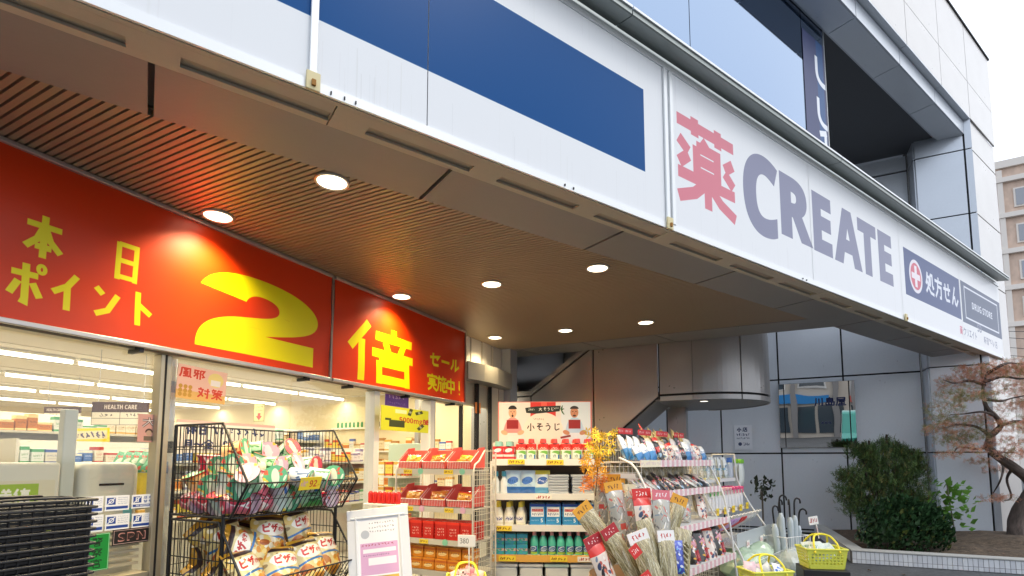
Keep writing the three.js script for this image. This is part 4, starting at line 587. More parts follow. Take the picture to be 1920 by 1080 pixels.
  // third shelf: white bottles and blue boxes
  const whiteB = new THREE.Group(); whiteB.name = 'bleach_bottle'; const lab = tmat(canvas(96, 64, (g, w, h) => { g.fillStyle = '#eceae4'; g.fillRect(0, 0, w, h); squiggle(g, 14, 14, 34, 34, '#2c3f96', 3); squiggle(g, 52, 14, 34, 34, '#2c3f96', 3); }));
  part(whiteB, 'bottle_body', lathe([[0.001, 0], [0.048, 0], [0.052, 0.015], [0.050, 0.10], [0.03, 0.16], [0.021, 0.175]]), mat(0.74, 0.72, 0.62, { roughness: 0.3 })); part(whiteB, 'cap', new THREE.CylinderGeometry(0.023, 0.026, 0.05, 12).translate(0, 0.198, 0), mat(0.75, 0.62, 0.06, { roughness: 0.35 })); part(whiteB, 'label', new THREE.CylinderGeometry(0.053, 0.053, 0.07, 14, 1, true, -1.1, 2.2).translate(0, 0.06, 0), lab);
  for (let r = 0; r < 2; r++) for (let i = 0; i < 3; i++) tag(copyOf(whiteB, R.at(-0.46 + i * 0.118 + rr(-0.01, 0.01), 0.662, -0.06 - r * 0.13 - rr(0, 0.03)), [0, R.t + rr(-0.5, 0.5), 0]), 'cream bottle with yellow cap in the ' + (r ? 'back' : 'front') + ' row beside the blue boxes', 'bottle', 'yellow capped bottles');
  const blueBox = tmat(canvas(160, 200, (g, w, h) => { g.fillStyle = '#2a86c4'; g.fillRect(0, 0, w, h); g.fillStyle = '#1b3f9c'; g.fillRect(0, 0, w, 20); g.fillStyle = '#eceff2'; g.fillRect(14, 26, 132, 96); g.fillStyle = '#c02a30'; g.fillRect(22, 48, 116, 24); squiggle(g, 28, 52, 104, 16, '#f2e4e0', 8); squiggle(g, 24, 84, 112, 28, '#4a5a9a', 6); latin(g, '5', 112, 140, 26, 36, '#eef2f6'); squiggle(g, 14, 150, 80, 14, '#cfe4f2', 7); }));
  for (let r = 0; r < 2; r++) for (let i = 0; i < 4; i++) solo('mask_box', 'blue carton with white label in the ' + (r ? 'back' : 'front') + ' row on the third shelf', 'carton', rb(0.155, 0.205, 0.10, 0.004), blueBox, R.at(-0.06 + i * 0.163, 0.765, -0.07 - r * 0.13 - rr(0, 0.02)), R.t + rr(-0.1, 0.1), 'blue cartons on the third shelf');
  // fourth shelf
  const tealBox = tmat(print('#2f8fae', { band: '#c9a49a', b0: 0.4, b1: 0.25, dots: ['#2f9e86', '#57b4c0'], ink: '#1d5060' }));
  for (let r = 0; r < 2; r++) for (let i = 0; i < 3; i++) solo('teal_pack', 'teal and blue carton ' + (r ? 'on top of another' : 'on the shelf') + ' beside the mint bottles', 'carton', rb(0.11, 0.10, 0.1, 0.006), tealBox, R.at(-0.45 + i * 0.118, 0.418 + r * 0.102, -0.08), R.t, 'teal cartons');
  const mint = new THREE.Group(); mint.name = 'mint_bottle'; const lb2 = tmat(canvas(96, 64, (g, w, h) => { g.fillStyle = '#20458e'; g.fillRect(0, 0, w, 46); g.fillStyle = '#8cae3a'; g.fillRect(0, 46, w, 18); g.strokeStyle = '#d6e6ea'; g.lineWidth = 6; g.beginPath(); g.ellipse(48, 22, 34, 16, -0.2, 0, 7); g.stroke(); squiggle(g, 28, 14, 40, 18, '#d6e6ea', 4); }));
  part(mint, 'bottle_body', lathe([[0.001, 0], [0.037, 0], [0.041, 0.012], [0.041, 0.12], [0.036, 0.15], [0.018, 0.178], [0.016, 0.19]]), mat(0.10, 0.56, 0.42, { roughness: 0.25 })); part(mint, 'cap', new THREE.CylinderGeometry(0.017, 0.019, 0.035, 12).translate(0, 0.207, 0), mat(0.72, 0.32, 0.34, { roughness: 0.35 })); part(mint, 'label', new THREE.CylinderGeometry(0.042, 0.042, 0.078, 14, 1, true, -1.2, 2.4).translate(0, 0.05, 0), lb2);
  for (let r = 0; r < 2; r++) for (let i = 0; i < 7; i++) tag(copyOf(mint, R.at(-0.09 + i * 0.088 + rr(-0.002, 0.002), 0.366, -0.05 - r * 0.11 - rr(0, 0.025)), [0, R.t + rr(-0.5, 0.5), 0]), 'mint green bottle with pink cap in the ' + (r ? 'back' : 'front') + ' row above the orange strip', 'bottle', 'mint green bottles');
  for (let i = 0; i < 4; i++) { const b = thing('storage_box', 'clear white storage box below the orange price strip', 'storage box', R.at(-0.38 + i * 0.255, 0.088, -0.16), R.t, 'storage boxes on the bottom shelf'); part(b, 'box_body', rb(0.23, 0.16, 0.3, 0.02, 0, 0.08, 0), mat(0.66, 0.68, 0.68, { roughness: 0.3 })); part(b, 'lid', rb(0.245, 0.03, 0.31, 0.01, 0, 0.175, 0), i === 2 ? mat(0.5, 0.66, 0.6, { roughness: 0.4 }) : mat(0.7, 0.7, 0.69, { roughness: 0.4 })); }
  tags(R, [[-0.27, 1.292, 0.012, mTagY, 'the top shelf of the household rack'], [0.12, 1.288, 0.012, mTagY, 'the top shelf of the household rack'], [0.0, 0.94, 0.012, mTagW, 'the second shelf of the household rack'], [-0.4, 0.63, 0.012, mTagY, 'the third shelf of the household rack'], [-0.36, 0.335, 0.012, mTagY, 'the orange strip of the household rack'], [0.15, 0.335, 0.012, mTagY, 'the orange strip of the household rack'], [0.42, 0.335, 0.012, mTagW, 'the orange strip of the household rack']], 0.17, 0.05);
  // poster board
  const pb = thing('poster_board', 'large advertising board with two people in red aprons above the red bottles', 'poster board', R.at(0.02, 1.32, -0.28), R.t);
  part(pb, 'board', rb(1.0, 0.63, 0.012, 0.003, 0, 0.30, 0), mat(0.68, 0.18, 0.17));
  part(pb, 'board_print', new THREE.PlaneGeometry(0.975, 0.615), tmat(canvas(620, 390, (g, w, h) => {
    g.fillStyle = '#d6d1d0'; g.fillRect(0, 0, w, h); g.fillStyle = '#cfd9e4'; g.fillRect(w * 0.68, 0, w * 0.32, h); g.fillStyle = '#cc2f28'; g.fillRect(214, 0, 172, 110); g.fillStyle = '#e05a4a'; g.fillRect(286, 0, 40, 110);
    g.fillStyle = '#e2d6cc'; g.beginPath(); g.ellipse(300, 190, 134, 120, 0, 0, 7); g.fill();
    g.fillStyle = '#17211b'; g.beginPath(); g.moveTo(178, 38); g.lineTo(256, 28); g.lineTo(420, 24); g.lineTo(412, 62); g.lineTo(250, 78); g.lineTo(186, 72); g.fill(); words(g, 'そうじ', 300, 34, 24, 3, '#e6e6de', 1.05); glyph(g, '大', 270, 36, 24, 24, 3.4, '#e6e6de'); squiggle(g, 200, 42, 44, 16, '#cfd6cf', 4); squiggle(g, 376, 34, 32, 14, '#cfd6cf', 4); g.strokeStyle = '#2c5a36'; g.lineWidth = 6; for (let i = 0; i < 6; i++) { g.beginPath(); g.moveTo(420, 46); g.lineTo(420 + rr(10, 34), 46 + rr(-24, 40)); g.stroke(); }
    squiggle(g, 234, 108, 74, 14, '#6a5a52', 6); words(g, '小そうじ', 188, 140, 56, 7, '#1c1614', 1.04);
    const man = (x, shirt, skin, hair, crew) => { g.fillStyle = shirt; g.beginPath(); g.moveTo(x - 64, 208); g.quadraticCurveTo(x - 50, 108, x, 100); g.quadraticCurveTo(x + 54, 108, x + 66, 208); g.fill(); g.fillStyle = '#8e1c1e'; g.fillRect(x - 40, 120, 80, 60); g.fillStyle = skin; g.beginPath(); g.ellipse(x, 70, 27, 36, 0, 0, 7); g.fill(); g.beginPath(); g.ellipse(x - 56, 206, 24, 15, 0.4, 0, 7); g.ellipse(x + 56, 206, 24, 15, -0.4, 0, 7); g.fill(); g.fillStyle = hair; g.beginPath(); g.ellipse(x, 46, 29, crew ? 20 : 25, 0, 3.1, 6.3); g.fill(); g.fillStyle = '#3c2018'; g.fillRect(x - 15, 62, 9, 5); g.fillRect(x + 6, 62, 9, 5); g.beginPath(); g.ellipse(x, 92, crew ? 11 : 7, crew ? 6 : 9, 0, 0, 7); g.fill(); g.fillStyle = '#b06a50'; g.fillRect(x - 3, 70, 6, 11); };
    man(92, '#d98a8a', '#d9a384', '#1a1412', false); man(512, '#a9c4e0', '#b98060', '#2a2220', true); g.fillStyle = '#7a2a26'; g.save(); g.translate(450, 234); g.rotate(-0.2); g.fillRect(-34, -6, 70, 14); g.restore(); g.fillStyle = '#dad6d4'; g.fillRect(60, 230, 110, 40);
  }), { roughness: 0.5 }), [0, 0.30, 0.008]);
}

// ---------- New Year ornament rack, turned towards the street ----------
const straw = canvas(128, 320, (g, w, h) => { g.fillStyle = '#9c9068'; g.fillRect(0, 0, w, h); for (let i = 0; i < 420; i++) { g.strokeStyle = pick(['#cfc59c', '#7d7048', '#b5a878', '#5f5434', '#e2dcc4', '#8f8a70']); g.lineWidth = rr(1, 4); const y = rr(-120, h), x = rr(-20, w), k = rr(-26, 40); g.lineWidth *= 0.7; g.beginPath(); g.moveTo(x, y); g.quadraticCurveTo(x + k * 0.2, y + 50, x + k, y + rr(80, 150)); g.stroke(); } });
const pale = canvas(128, 256, (g, w, h) => { g.fillStyle = '#a8a69c'; g.fillRect(0, 0, w, h); for (let i = 0; i < 90; i++) { g.fillStyle = pick(['#e6e4de', '#8a8880', '#b8ae90', '#6a6864', '#d8ccb4', '#c05a4a', '#7a8a94']); g.save(); g.translate(rr(0, w), rr(0, h)); g.rotate(rr(0, 3)); g.fillRect(0, 0, rr(6, 40), rr(2, 9)); g.restore(); } g.fillStyle = '#c8463c'; g.fillRect(40, 150, 40, 26); });
const floral = canvas(128, 256, (g, w, h) => { g.fillStyle = '#1d1b20'; g.fillRect(0, 0, w, h); for (let i = 0; i < 46; i++) { g.fillStyle = pick(['#d88a9c', '#e8b8c2', '#c84a34', '#d8a02a', '#eee6e0', '#5a6a3a']); g.beginPath(); g.ellipse(rr(20, 108), rr(40, 220), rr(5, 16), rr(4, 12), rr(0, 3), 0, 7); g.fill(); } g.fillStyle = '#b8284a'; g.fillRect(40, 140, 26, 56); g.fillStyle = '#eee'; g.fillRect(46, 150, 14, 36); });
const koi = canvas(128, 256, (g, w, h) => { g.fillStyle = '#e2d4c8'; g.fillRect(0, 0, w, h); for (let i = 0; i < 60; i++) { g.fillStyle = pick(['#d86a4a', '#2c2a30', '#7a8aa0', '#f0e6da', '#b84a3a', '#3a4a6a']); g.beginPath(); g.ellipse(rr(0, w), rr(20, h), rr(4, 18), rr(4, 12), rr(0, 3), 0, 7); g.fill(); } g.fillStyle = '#d8342a'; g.fillRect(0, 0, w, 40); });
const bluePkg = canvas(128, 256, (g, w, h) => { g.fillStyle = '#3a4fb4'; g.fillRect(0, 0, w, h); for (let i = 0; i < 30; i++) { g.fillStyle = pick(['#e6e8f2', '#8aa0e0', '#5fb0e0', '#26307a']); g.beginPath(); g.ellipse(rr(0, w), rr(0, h), rr(6, 20), rr(4, 14), rr(0, 3), 0, 7); g.fill(); } });
const mOrn = { straw: tmat(straw, { roughness: 0.35, cc: 0.6 }), pale: tmat(pale, { roughness: 0.3, cc: 0.7 }), floral: tmat(floral, { roughness: 0.25, cc: 0.8 }), koi: tmat(koi, { roughness: 0.3, cc: 0.6 }), blue: tmat(bluePkg, { roughness: 0.25, cc: 0.6 }) };
const card = (c, ink) => tmat(canvas(128, 64, (g, w, h) => { g.fillStyle = c; g.fillRect(0, 0, w, h); squiggle(g, 20, 16, 88, 30, ink, 4); }));
const mCard = { orange: card('#e0a02c', '#6a3a14'), red: card('#a81e28', '#f0e4e0'), pink: card('#d8707a', '#f4e8e6'), white: card('#eeeae6', '#c0403c'), scarlet: card('#d02a26', '#f4e4da') };
function ornament(pos, rot, w, h, kind, cardKind, label, group) {
  const o = thing('new_year_ornament', label, 'ornament', pos, 0, group); o.rotation.set(rot[0], rot[1], rot[2], 'YXZ');
  part(o, 'bag', bagGeo(w, h, Math.min(0.09, w * 0.5), 6, 9, rnd() * 9), mOrn[kind], [0, 0, 0]);
  if (cardKind) part(o, 'header_card', bx(w * 1.02, 0.075, 0.006, 0, h / 2 + 0.02, 0.004), mCard[cardKind]);
  if (kind === 'straw' && h > 0.4 && rnd() < 0.6) { const c = []; for (let s = 0; s < 3; s++) { const pts = []; for (let i = 0; i <= 22; i++) { const a = i * 0.85 + s * 2.094; pts.push(V(Math.cos(a) * w * 0.13, -h * 0.42 + i / 22 * h * 0.7, 0.03 + Math.sin(a) * w * 0.10)); } c.push(tube(pts, w * 0.062, 44, 6)); } part(o, 'straw_rope', merge(c), mOrn.straw); part(o, 'tassel', merge([0, 1, 2, 3, 4, 5, 6].map((k) => bar(V((k - 3) * 0.006, -h * 0.40, 0.05), V((k - 3) * 0.016, -h * 0.5 - 0.03, 0.055), 0.003, 4))), mat(0.62, 0.56, 0.36)); }
  if (kind === 'floral') { const c = []; for (let i = 0; i < 22; i++) { const a = i * 2.4, r = 0.006 + 0.0023 * i; c.push(new THREE.SphereGeometry(0.013, 5, 4).scale(1, 1.3, 0.5).translate(Math.cos(a) * r, h * 0.12 + Math.sin(a) * r, 0.045 - i * 0.0006)); } part(o, 'flower', merge(c), mat(0.72, 0.36, 0.44, { roughness: 0.6 })); part(o, 'plaque', bx(w * 0.24, h * 0.26, 0.006, 0, -h * 0.16, 0.05), mCard.red); }
  return o;
}
{
  const R = fr(V(1.04, 0, -4.2), 48), W = 1.5;
  const t = thing('ornament_rack', 'white wire rack with pink checked strips full of New Year ornaments', 'rack', R.at(0, 0, 0), R.t);
  const check = tmat(canvas(512, 24, (g, w, h) => { g.fillStyle = '#eee3e0'; g.fillRect(0, 0, w, h); for (let i = 0; i < 16; i++) { g.fillStyle = '#e0b0b8'; g.fillRect(i * 32, 0, 16, h); } g.fillStyle = '#f2e6c8'; g.fillRect(0, 0, 120, h); for (let i = 0; i < 16; i++) squiggle(g, i * 32, 6, 26, 12, '#d8c0c0', 4); }));
  const Y = [[1.295, 0.34, -0.02], [1.04, 0.38, 0.05], [0.74, 0.42, 0.12], [0.40, 0.46, 0.18]];
  for (const [y, d, z] of Y) { part(t, 'shelf', bx(W, 0.012, d, W / 2, y, z - d / 2), mWhiteWire); part(t, 'shelf_strip', bx(W, 0.058, 0.006, W / 2, y - 0.012, z + 0.004), check); }
  for (const x of [-0.012, W + 0.012]) { sideGrid(t, 'side_grid', x, 0.40, 0.0, 0.06, 1.28, mWhiteWire, 0.04); part(t, 'upright', tube([V(x, 0, 0.2), V(x, 0.7, 0.13), V(x, 1.02, 0.06), V(x, 1.26, -0.06), V(x, 1.33, -0.2)], 0.010, 24, 6), mWhiteWire); part(t, 'upright', bar(V(x, 0, -0.4), V(x, 1.33, -0.4), 0.010, 6), mWhiteWire); }
  const bk = []; for (let x = 0; x <= W; x += 0.04) bk.push(bar(V(x, 0.1, -0.405), V(x, 1.5, -0.405), 0.0018, 4)); for (let y = 0.2; y < 1.5; y += 0.12) bk.push(bar(V(0, y, -0.405), V(W, y, -0.405), 0.0022, 4)); part(t, 'back_grid', merge(bk), mWhiteWire);
  // top: small packs, red header row, long straw sprays
  const packs = [print('#d6dde4', { band: '#eef2f4', b0: 0.3, b1: 0.2, band2: '#3f86c4', c0: 0.55, c1: 0.45, ink: '#2a4a8a' }), print('#c9c4c8', { dots: ['#e6e0e2', '#8a8a94', '#d09aa8', '#f2f0f0'], n: 26, ink: '#6a6a72' }), print('#e2d4cc', { dots: ['#c8564a', '#8a9a5a', '#f0eae0', '#4a5a7a'], n: 26 }), print('#2b2a30', { dots: ['#e6e2de', '#c03a34', '#8fb0c8'], n: 16, ink: '#e6e0da' })].map((x) => tmat(x, { roughness: 0.3, cc: 0.5 }));
  const mRedHead = card('#cc2a30', '#f2d8d4');
  for (let r = 0; r < 2; r++) for (let i = 0; i < 12; i++) {
    const b = thing('ornament_pack', (i < 3 ? 'white and blue labelled pack' : 'wrapped pack of small decorations') + ' in the ' + (r ? 'back' : 'front') + ' row on the ornament rack top', 'ornament pack', R.at(0.06 + i * 0.118, 1.302, -0.07 - r * 0.13), R.t + rr(-0.15, 0.15), 'packs on the ornament rack top');
    const ph = (r ? 0.2 : 0.13) + rr(0, 0.06); part(b, 'pack_body', bagGeo(rr(0.09, 0.12), ph, 0.06, 5, 6, i), i < 3 ? packs[0] : pick([packs[0], packs[1], packs[1], packs[2], packs[3], mOrn.koi, mOrn.floral, mOrn.straw]), [0, ph / 2, 0], [-0.18 - rr(0, 0.3), rr(-0.3, 0.3), rr(-0.25, 0.25)]); if (r && i % 3 !== 2) part(b, 'header_card', bx(0.115, 0.05, 0.004, 0, 0.255, -0.02), mRedHead);
  }
  for (let i = 0; i < 7; i++) { const o = ornament(R.at(0.55 + i * 0.13, 1.47 + 0.02 * (i % 2), -0.25), [-0.5, R.t + 0.3, -0.9 + rr(-0.1, 0.1)], 0.09, 0.42, 'straw', i === 0 ? 'scarlet' : null, 'long straw spray lying across the top of the ornament rack', 'straw sprays on the ornament rack top'); }
  for (let i = 0; i < 13; i++) { const o = solo('chopstick_pack', 'slim wrapped ornament leaning on the second shelf', 'ornament pack', bagGeo(rr(0.07, 0.1), rr(0.18, 0.26), 0.04, 4, 6, i), i % 4 === 3 ? packs[3] : pick([packs[2], mOrn.koi, mOrn.straw, mOrn.floral, packs[2], mOrn.pale]), R.at(0.08 + i * 0.11, 1.11, -0.1), 0, 'slim ornaments on the second shelf'); o.rotation.set(-0.9 + rr(-0.2, 0.2), R.t + rr(-0.4, 0.4), 0.35 + rr(-0.4, 0.4), 'YXZ'); o.userData.label = (i % 4 === 3 ? 'dark' : 'mixed colour') + ' slim wrapped ornament leaning on the second shelf'; }
  for (let i = 0; i < 9; i++) ornament(R.at(0.1 + i * 0.165, 1.19, -0.3), [-0.1, R.t, rr(-0.1, 0.1)], 0.14, 0.20, 'straw', null, 'amber straw ornament standing at the back of the second shelf', 'straw ornaments on the second shelf');
  for (let i = 0; i < 8; i++) ornament(R.at(0.12 + i * 0.18, 0.88, -0.03 - (i % 2) * 0.1), [-0.35, R.t + rr(-0.1, 0.1), -0.35 + rr(-0.1, 0.1)], 0.15, 0.27, ['pale', 'floral', 'koi', 'straw'][i % 4], [null, 'pink', null, 'white'][i % 4], ['pale paper', 'dark floral', 'printed fabric', 'straw'][i % 4] + ' ornament leaning on the third shelf above the bin', 'ornaments on the third shelf');
  for (let i = 0; i < 7; i++) ornament(R.at(0.75 + (i % 4) * 0.2, 0.52 + (i > 3 ? 0.03 : 0), 0.06 - (i > 3 ? 0.16 : 0)), [-0.25, R.t + rr(-0.1, 0.1), rr(-0.12, 0.12)], 0.19, 0.36, i % 3 === 2 ? 'koi' : 'floral', null, (i % 3 === 2 ? 'red fabric' : 'dark pink flowered') + ' ornament in the lowest shelf of the rack', 'flowered ornaments on the lowest shelf');
  // clear bags hung on the near side of the rack
  for (let i = 0; i < 3; i++) ornament(R.at(-0.05, 0.98 - 0.02 * i, -0.34 + i * 0.13), [0, R.t - 1.2, 0], 0.14, 0.36, 'pale', i === 1 ? 'orange' : null, 'clear bag of white paper goods hung on the rack side', 'clear bags hung on the rack side');
  solo('header_strip', 'white strip fixed across the wire side of the ornament rack', 'sign', bx(0.36, 0.04, 0.006), mShelfWhite, R.at(-0.04, 1.185, -0.22), R.t + Math.PI / 2);
  // round bin with large straw wreaths in front
  const F = fr(at(1192, 1000, 3.75).setY(0), 20);
  const bin = thing('ornament_bin', 'brown cardboard bin holding tall bagged straw ornaments', 'bin', F.at(0, 0, 0), F.t); part(bin, 'bin_wall', new THREE.CylinderGeometry(0.33, 0.28, 0.52, 24, 1, true).translate(0, 0.26, 0), mat(0.42, 0.27, 0.13, { side: THREE.DoubleSide, roughness: 0.8 })); part(bin, 'bin_floor', new THREE.CylinderGeometry(0.28, 0.28, 0.01, 24).translate(0, 0.01, 0), mat(0.3, 0.2, 0.1));
  const fan = [[-0.30, 0.80, 0.05, 0.62, 'straw', 'orange', 'straw ornament with orange card leaning out beside the household rack'], [-0.20, 0.66, 0.18, 0.50, 'straw', 'red', 'straw ornament with crimson card in the cardboard bin'], [-0.10, 0.90, -0.05, 0.12, 'pale', 'orange', 'white paper ornament with orange card upright in the bin'], [0.0, 0.70, 0.20, 0.22, 'straw', null, 'plain twisted straw wreath at the bin front'], [0.04, 0.86, 0.06, 0.02, 'koi', 'scarlet', 'printed fabric ornament with scarlet card in the bin'], [0.15, 0.84, 0.10, -0.08, 'pale', 'pink', 'round white ornament with pink card in the bin'], [0.17, 0.66, 0.22, -0.05, 'blue', null, 'deep blue printed pack in the cardboard bin'], [0.28, 0.82, 0.02, -0.42, 'straw', 'orange', 'straw ornament with orange card leaning towards the street'], [-0.33, 0.56, 0.16, 0.35, 'koi', 'red', 'small fabric charm pack at the bin edge'], [0.08, 0.60, 0.26, -0.02, 'straw', 'white', 'straw wreath with white card low at the bin front'], [0.24, 0.62, 0.18, -0.25, 'straw', null, 'thick twisted straw rope beside the blue pack'], [-0.08, 0.62, 0.27, 0.3, 'straw', 'white', 'straw rope with white tag low at the bin rim']];
  fan.forEach(([x, y, z, roll, kind, ck, label]) => ornament(F.at(x, y, z), [-0.15, F.t + rr(-0.15, 0.15), roll], kind === 'blue' ? 0.12 : rr(0.12, 0.165), kind === 'blue' ? 0.22 : rr(0.36, 0.46), kind, ck, label, 'ornaments in the cardboard bin'));
  for (const [x, y, r] of [[-0.22, 0.74, 0.6], [-0.14, 0.57, 0.5], [0.03, 0.50, 0.1]]) solo('hang_tag', 'small bordered red and white tag stuck on a straw ornament bag', 'tag', bx(0.075, 0.075, 0.003), mCard.scarlet, F.at(x, y, 0.33), 0, 'tags on the straw ornaments').rotation.set(-0.15, F.t, r, 'YXZ');
  // yellow artificial maple spray
  const sp = thing('maple_spray', 'bright yellow and orange artificial maple spray tied to the rack corner', 'artificial leaves', R.at(-0.16, 1.22, -0.34), 0); const lv = [[], [], []];
  for (let i = 0; i < 130; i++) { const h = rr(-0.14, 0.34), p = V(rr(-0.12, 0.12) + (h > 0.15 ? 0.06 : 0), h, rr(-0.07, 0.09)); const n = 5, s = rr(0.032, 0.052), g = new THREE.BufferGeometry(), a = []; for (let k = 0; k < n; k++) { const t0 = k / n * 5.2 - 2.6; a.push(0, 0, 0, Math.sin(t0 - 0.3) * s * 0.5, Math.cos(t0 - 0.3) * s * 0.5, 0.004, Math.sin(t0) * s, Math.cos(t0) * s, 0, 0, 0, 0, Math.sin(t0) * s, Math.cos(t0) * s, 0, Math.sin(t0 + 0.3) * s * 0.5, Math.cos(t0 + 0.3) * s * 0.5, 0.004); } g.setAttribute('position', new THREE.Float32BufferAttribute(a, 3)); g.setAttribute('uv', new THREE.Float32BufferAttribute(new Float32Array(a.length / 3 * 2), 2)); g.rotateX(rr(-0.9, 0.9)); g.rotateY(rr(-1, 1)); g.rotateZ(rr(0, 6)); g.translate(p.x, p.y, p.z); g.computeVertexNormals(); lv[h > 0.1 ? 0 : h > -0.03 ? 1 : 2].push(g); }
  lv.forEach((l, i) => part(sp, 'leaves', merge(l), mat(...[[0.82, 0.58, 0.04], [0.82, 0.42, 0.03], [0.75, 0.24, 0.03]][i], { side: THREE.DoubleSide, roughness: 0.6 }))); part(sp, 'stem', tube([V(0, -0.2, 0), V(0.02, 0, 0), V(0.04, 0.2, 0), V(0.06, 0.34, 0)], 0.005, 12, 5), mat(0.12, 0.06, 0.03));
}
// ---------- white rack of travel goods farther along ----------
{
  const R = fr(at(1338, 1000, 5.55).setY(0), 48), W = 1.15;
  const t = thing('sundries_rack', 'white wire rack of toothbrushes sprays and folded umbrellas', 'rack', R.at(0, 0, 0), R.t);
  const Y = [[1.085, 0.26, -0.16], [0.76, 0.36, -0.02], [0.42, 0.45, 0.2]];
  for (const [y, d, z] of Y) { part(t, 'shelf', bx(W, 0.01, d, W / 2, y, z - d / 2), mWhiteWire); part(t, 'shelf_lip', bx(W, 0.04, 0.005, W / 2, y - 0.01, z + 0.003), mShelfWhite); }
  for (const x of [-0.01, W + 0.01]) { part(t, 'upright', tube([V(x, 0, 0.42), V(x, 0.42, 0.24), V(x, 0.78, 0.0), V(x, 1.08, -0.14), V(x, 1.38, -0.16)], 0.011, 24, 6), mWhiteWire); part(t, 'upright', bar(V(x, 0, -0.44), V(x, 1.38, -0.44), 0.011, 6), mWhiteWire); sideGrid(t, 'side_grid', x, 0.42, -0.02, 0.04, 0.74, mWhiteWire, 0.045); sideGrid(t, 'side_grid', x, 0.42, 0.17, 0.78, 1.34, mWhiteWire, 0.045); part(t, 'top_hoop', bar(V(x, 1.38, -0.16), V(x, 1.38, -0.44), 0.009, 6), mWhiteWire); }
  const bk = []; for (let x = 0; x <= W; x += 0.035) bk.push(bar(V(x, 0.1, -0.445), V(x, 1.39, -0.445), 0.0018, 4)); for (let y = 0.2; y < 1.4; y += 0.12) bk.push(bar(V(0, y, -0.445), V(W, y, -0.445), 0.0022, 4)); part(t, 'back_grid', merge(bk), mWhiteWire);
  const fr2 = []; for (let x = 0; x <= W; x += 0.04) fr2.push(bar(V(x, 0.02, 0.42), V(x, 0.3, 0.40), 0.002, 4)); for (const y of [0.02, 0.11, 0.2, 0.3]) fr2.push(bar(V(0, y, 0.42 - y * 0.07), V(W, y, 0.42 - y * 0.07), 0.003, 4)); part(t, 'front_grid', merge(fr2), mWhiteWire);
  const clear = [print('#cfd8de', { dots: ['#eef2f4', '#6aa8d0', '#8fb8a8', '#b8c2c8'], n: 22, ink: '#3a5a78', w: 64, h: 128 }), print('#dfd8c4', { dots: ['#c8b07a', '#f0ece0', '#a08a5a'], n: 18, ink: '#6a5a3a', w: 64, h: 128 })].map((x) => tmat(x, { roughness: 0.25, cc: 0.6 }));
  for (let i = 0; i < 12; i++) { const b = solo('toiletry_pack', (i < 4 ? 'tan' : 'clear blue') + ' upright toiletry pack on the top shelf of the sundries rack', 'pack', bagGeo(0.085, 0.25, 0.05, 4, 6, i), clear[i < 4 ? 1 : 0], R.at(0.05 + i * 0.094, 1.22, -0.22 - (i % 2) * 0.06), 0, 'toiletry packs'); b.rotation.set(-0.12, R.t + rr(-0.15, 0.15), rr(-0.05, 0.05), 'YXZ'); }
  const blueCap = thing('blue_cap_bottle', 'pale bottle with square blue cap at the end of the toiletry packs', 'bottle', R.at(W - 0.06, 1.09, -0.2), R.t); part(blueCap, 'bottle_body', rb(0.09, 0.19, 0.06, 0.02, 0, 0.095, 0), mat(0.6, 0.66, 0.75, { roughness: 0.3 })); part(blueCap, 'cap', rb(0.07, 0.06, 0.05, 0.008, 0, 0.22, 0), mat(0.05, 0.14, 0.5, { roughness: 0.3 }));
  for (let i = 0; i < 2; i++) { const b = thing('green_cap_pack', 'white refill pack with lime green top hung on the rack end', 'refill pack', R.at(W + 0.1 + i * 0.16, 1.14, -0.12 - i * 0.1), R.t, 'lime topped packs'); part(b, 'pack_body', bagGeo(0.15, 0.28, 0.06, 5, 6, i), mat(0.72, 0.76, 0.72, { roughness: 0.3 })); part(b, 'cap', rb(0.13, 0.055, 0.05, 0.012, 0, 0.155, 0), mat(0.25, 0.62, 0.05, { roughness: 0.35 })); }
  const heads = [mat(0.03, 0.42, 0.06, { roughness: 0.35 }), mat(0.45, 0.62, 0.40, { roughness: 0.35 }), mat(0.72, 0.42, 0.5, { roughness: 0.35 }), mat(0.75, 0.10, 0.28, { roughness: 0.35 })], bodyM = mat(0.72, 0.72, 0.74, { roughness: 0.3 });
  for (let r = 0; r < 2; r++) for (let i = 0; i < 11; i++) { const k = i < 3 ? 0 : i < 4 ? 1 : i < 7 ? 2 : 3, b = thing('spray_bottle', ['white bottle with dark green trigger', 'white bottle with pale green trigger', 'white bottle with pale pink trigger', 'white bottle with magenta trigger'][k] + ' in the ' + (r ? 'back' : 'front') + ' row of sprays', 'spray bottle', R.at(0.06 + i * 0.1, 0.766, -0.08 - r * 0.12), R.t + rr(-0.2, 0.2), 'spray bottles on the sundries rack'); part(b, 'bottle_body', lathe([[0.001, 0], [0.036, 0], [0.038, 0.01], [0.036, 0.13], [0.015, 0.17], [0.014, 0.19]], 10), bodyM); part(b, 'trigger', merge([rb(0.03, 0.035, 0.075, 0.008, 0, 0.215, 0.012), rb(0.014, 0.06, 0.012, 0.004, 0, 0.185, 0.04)]), heads[k]); }
  const umb = [[0.85, 0.25, 0.08, 'orange'], [0.6, 0.36, 0.7, 'lilac'], [0.55, 0.42, 0.72, 'pale purple'], [0.62, 0.05, 0.05, 'red'], [0.7, 0.72, 0.74, 'clear'], [0.62, 0.66, 0.68, 'grey']];
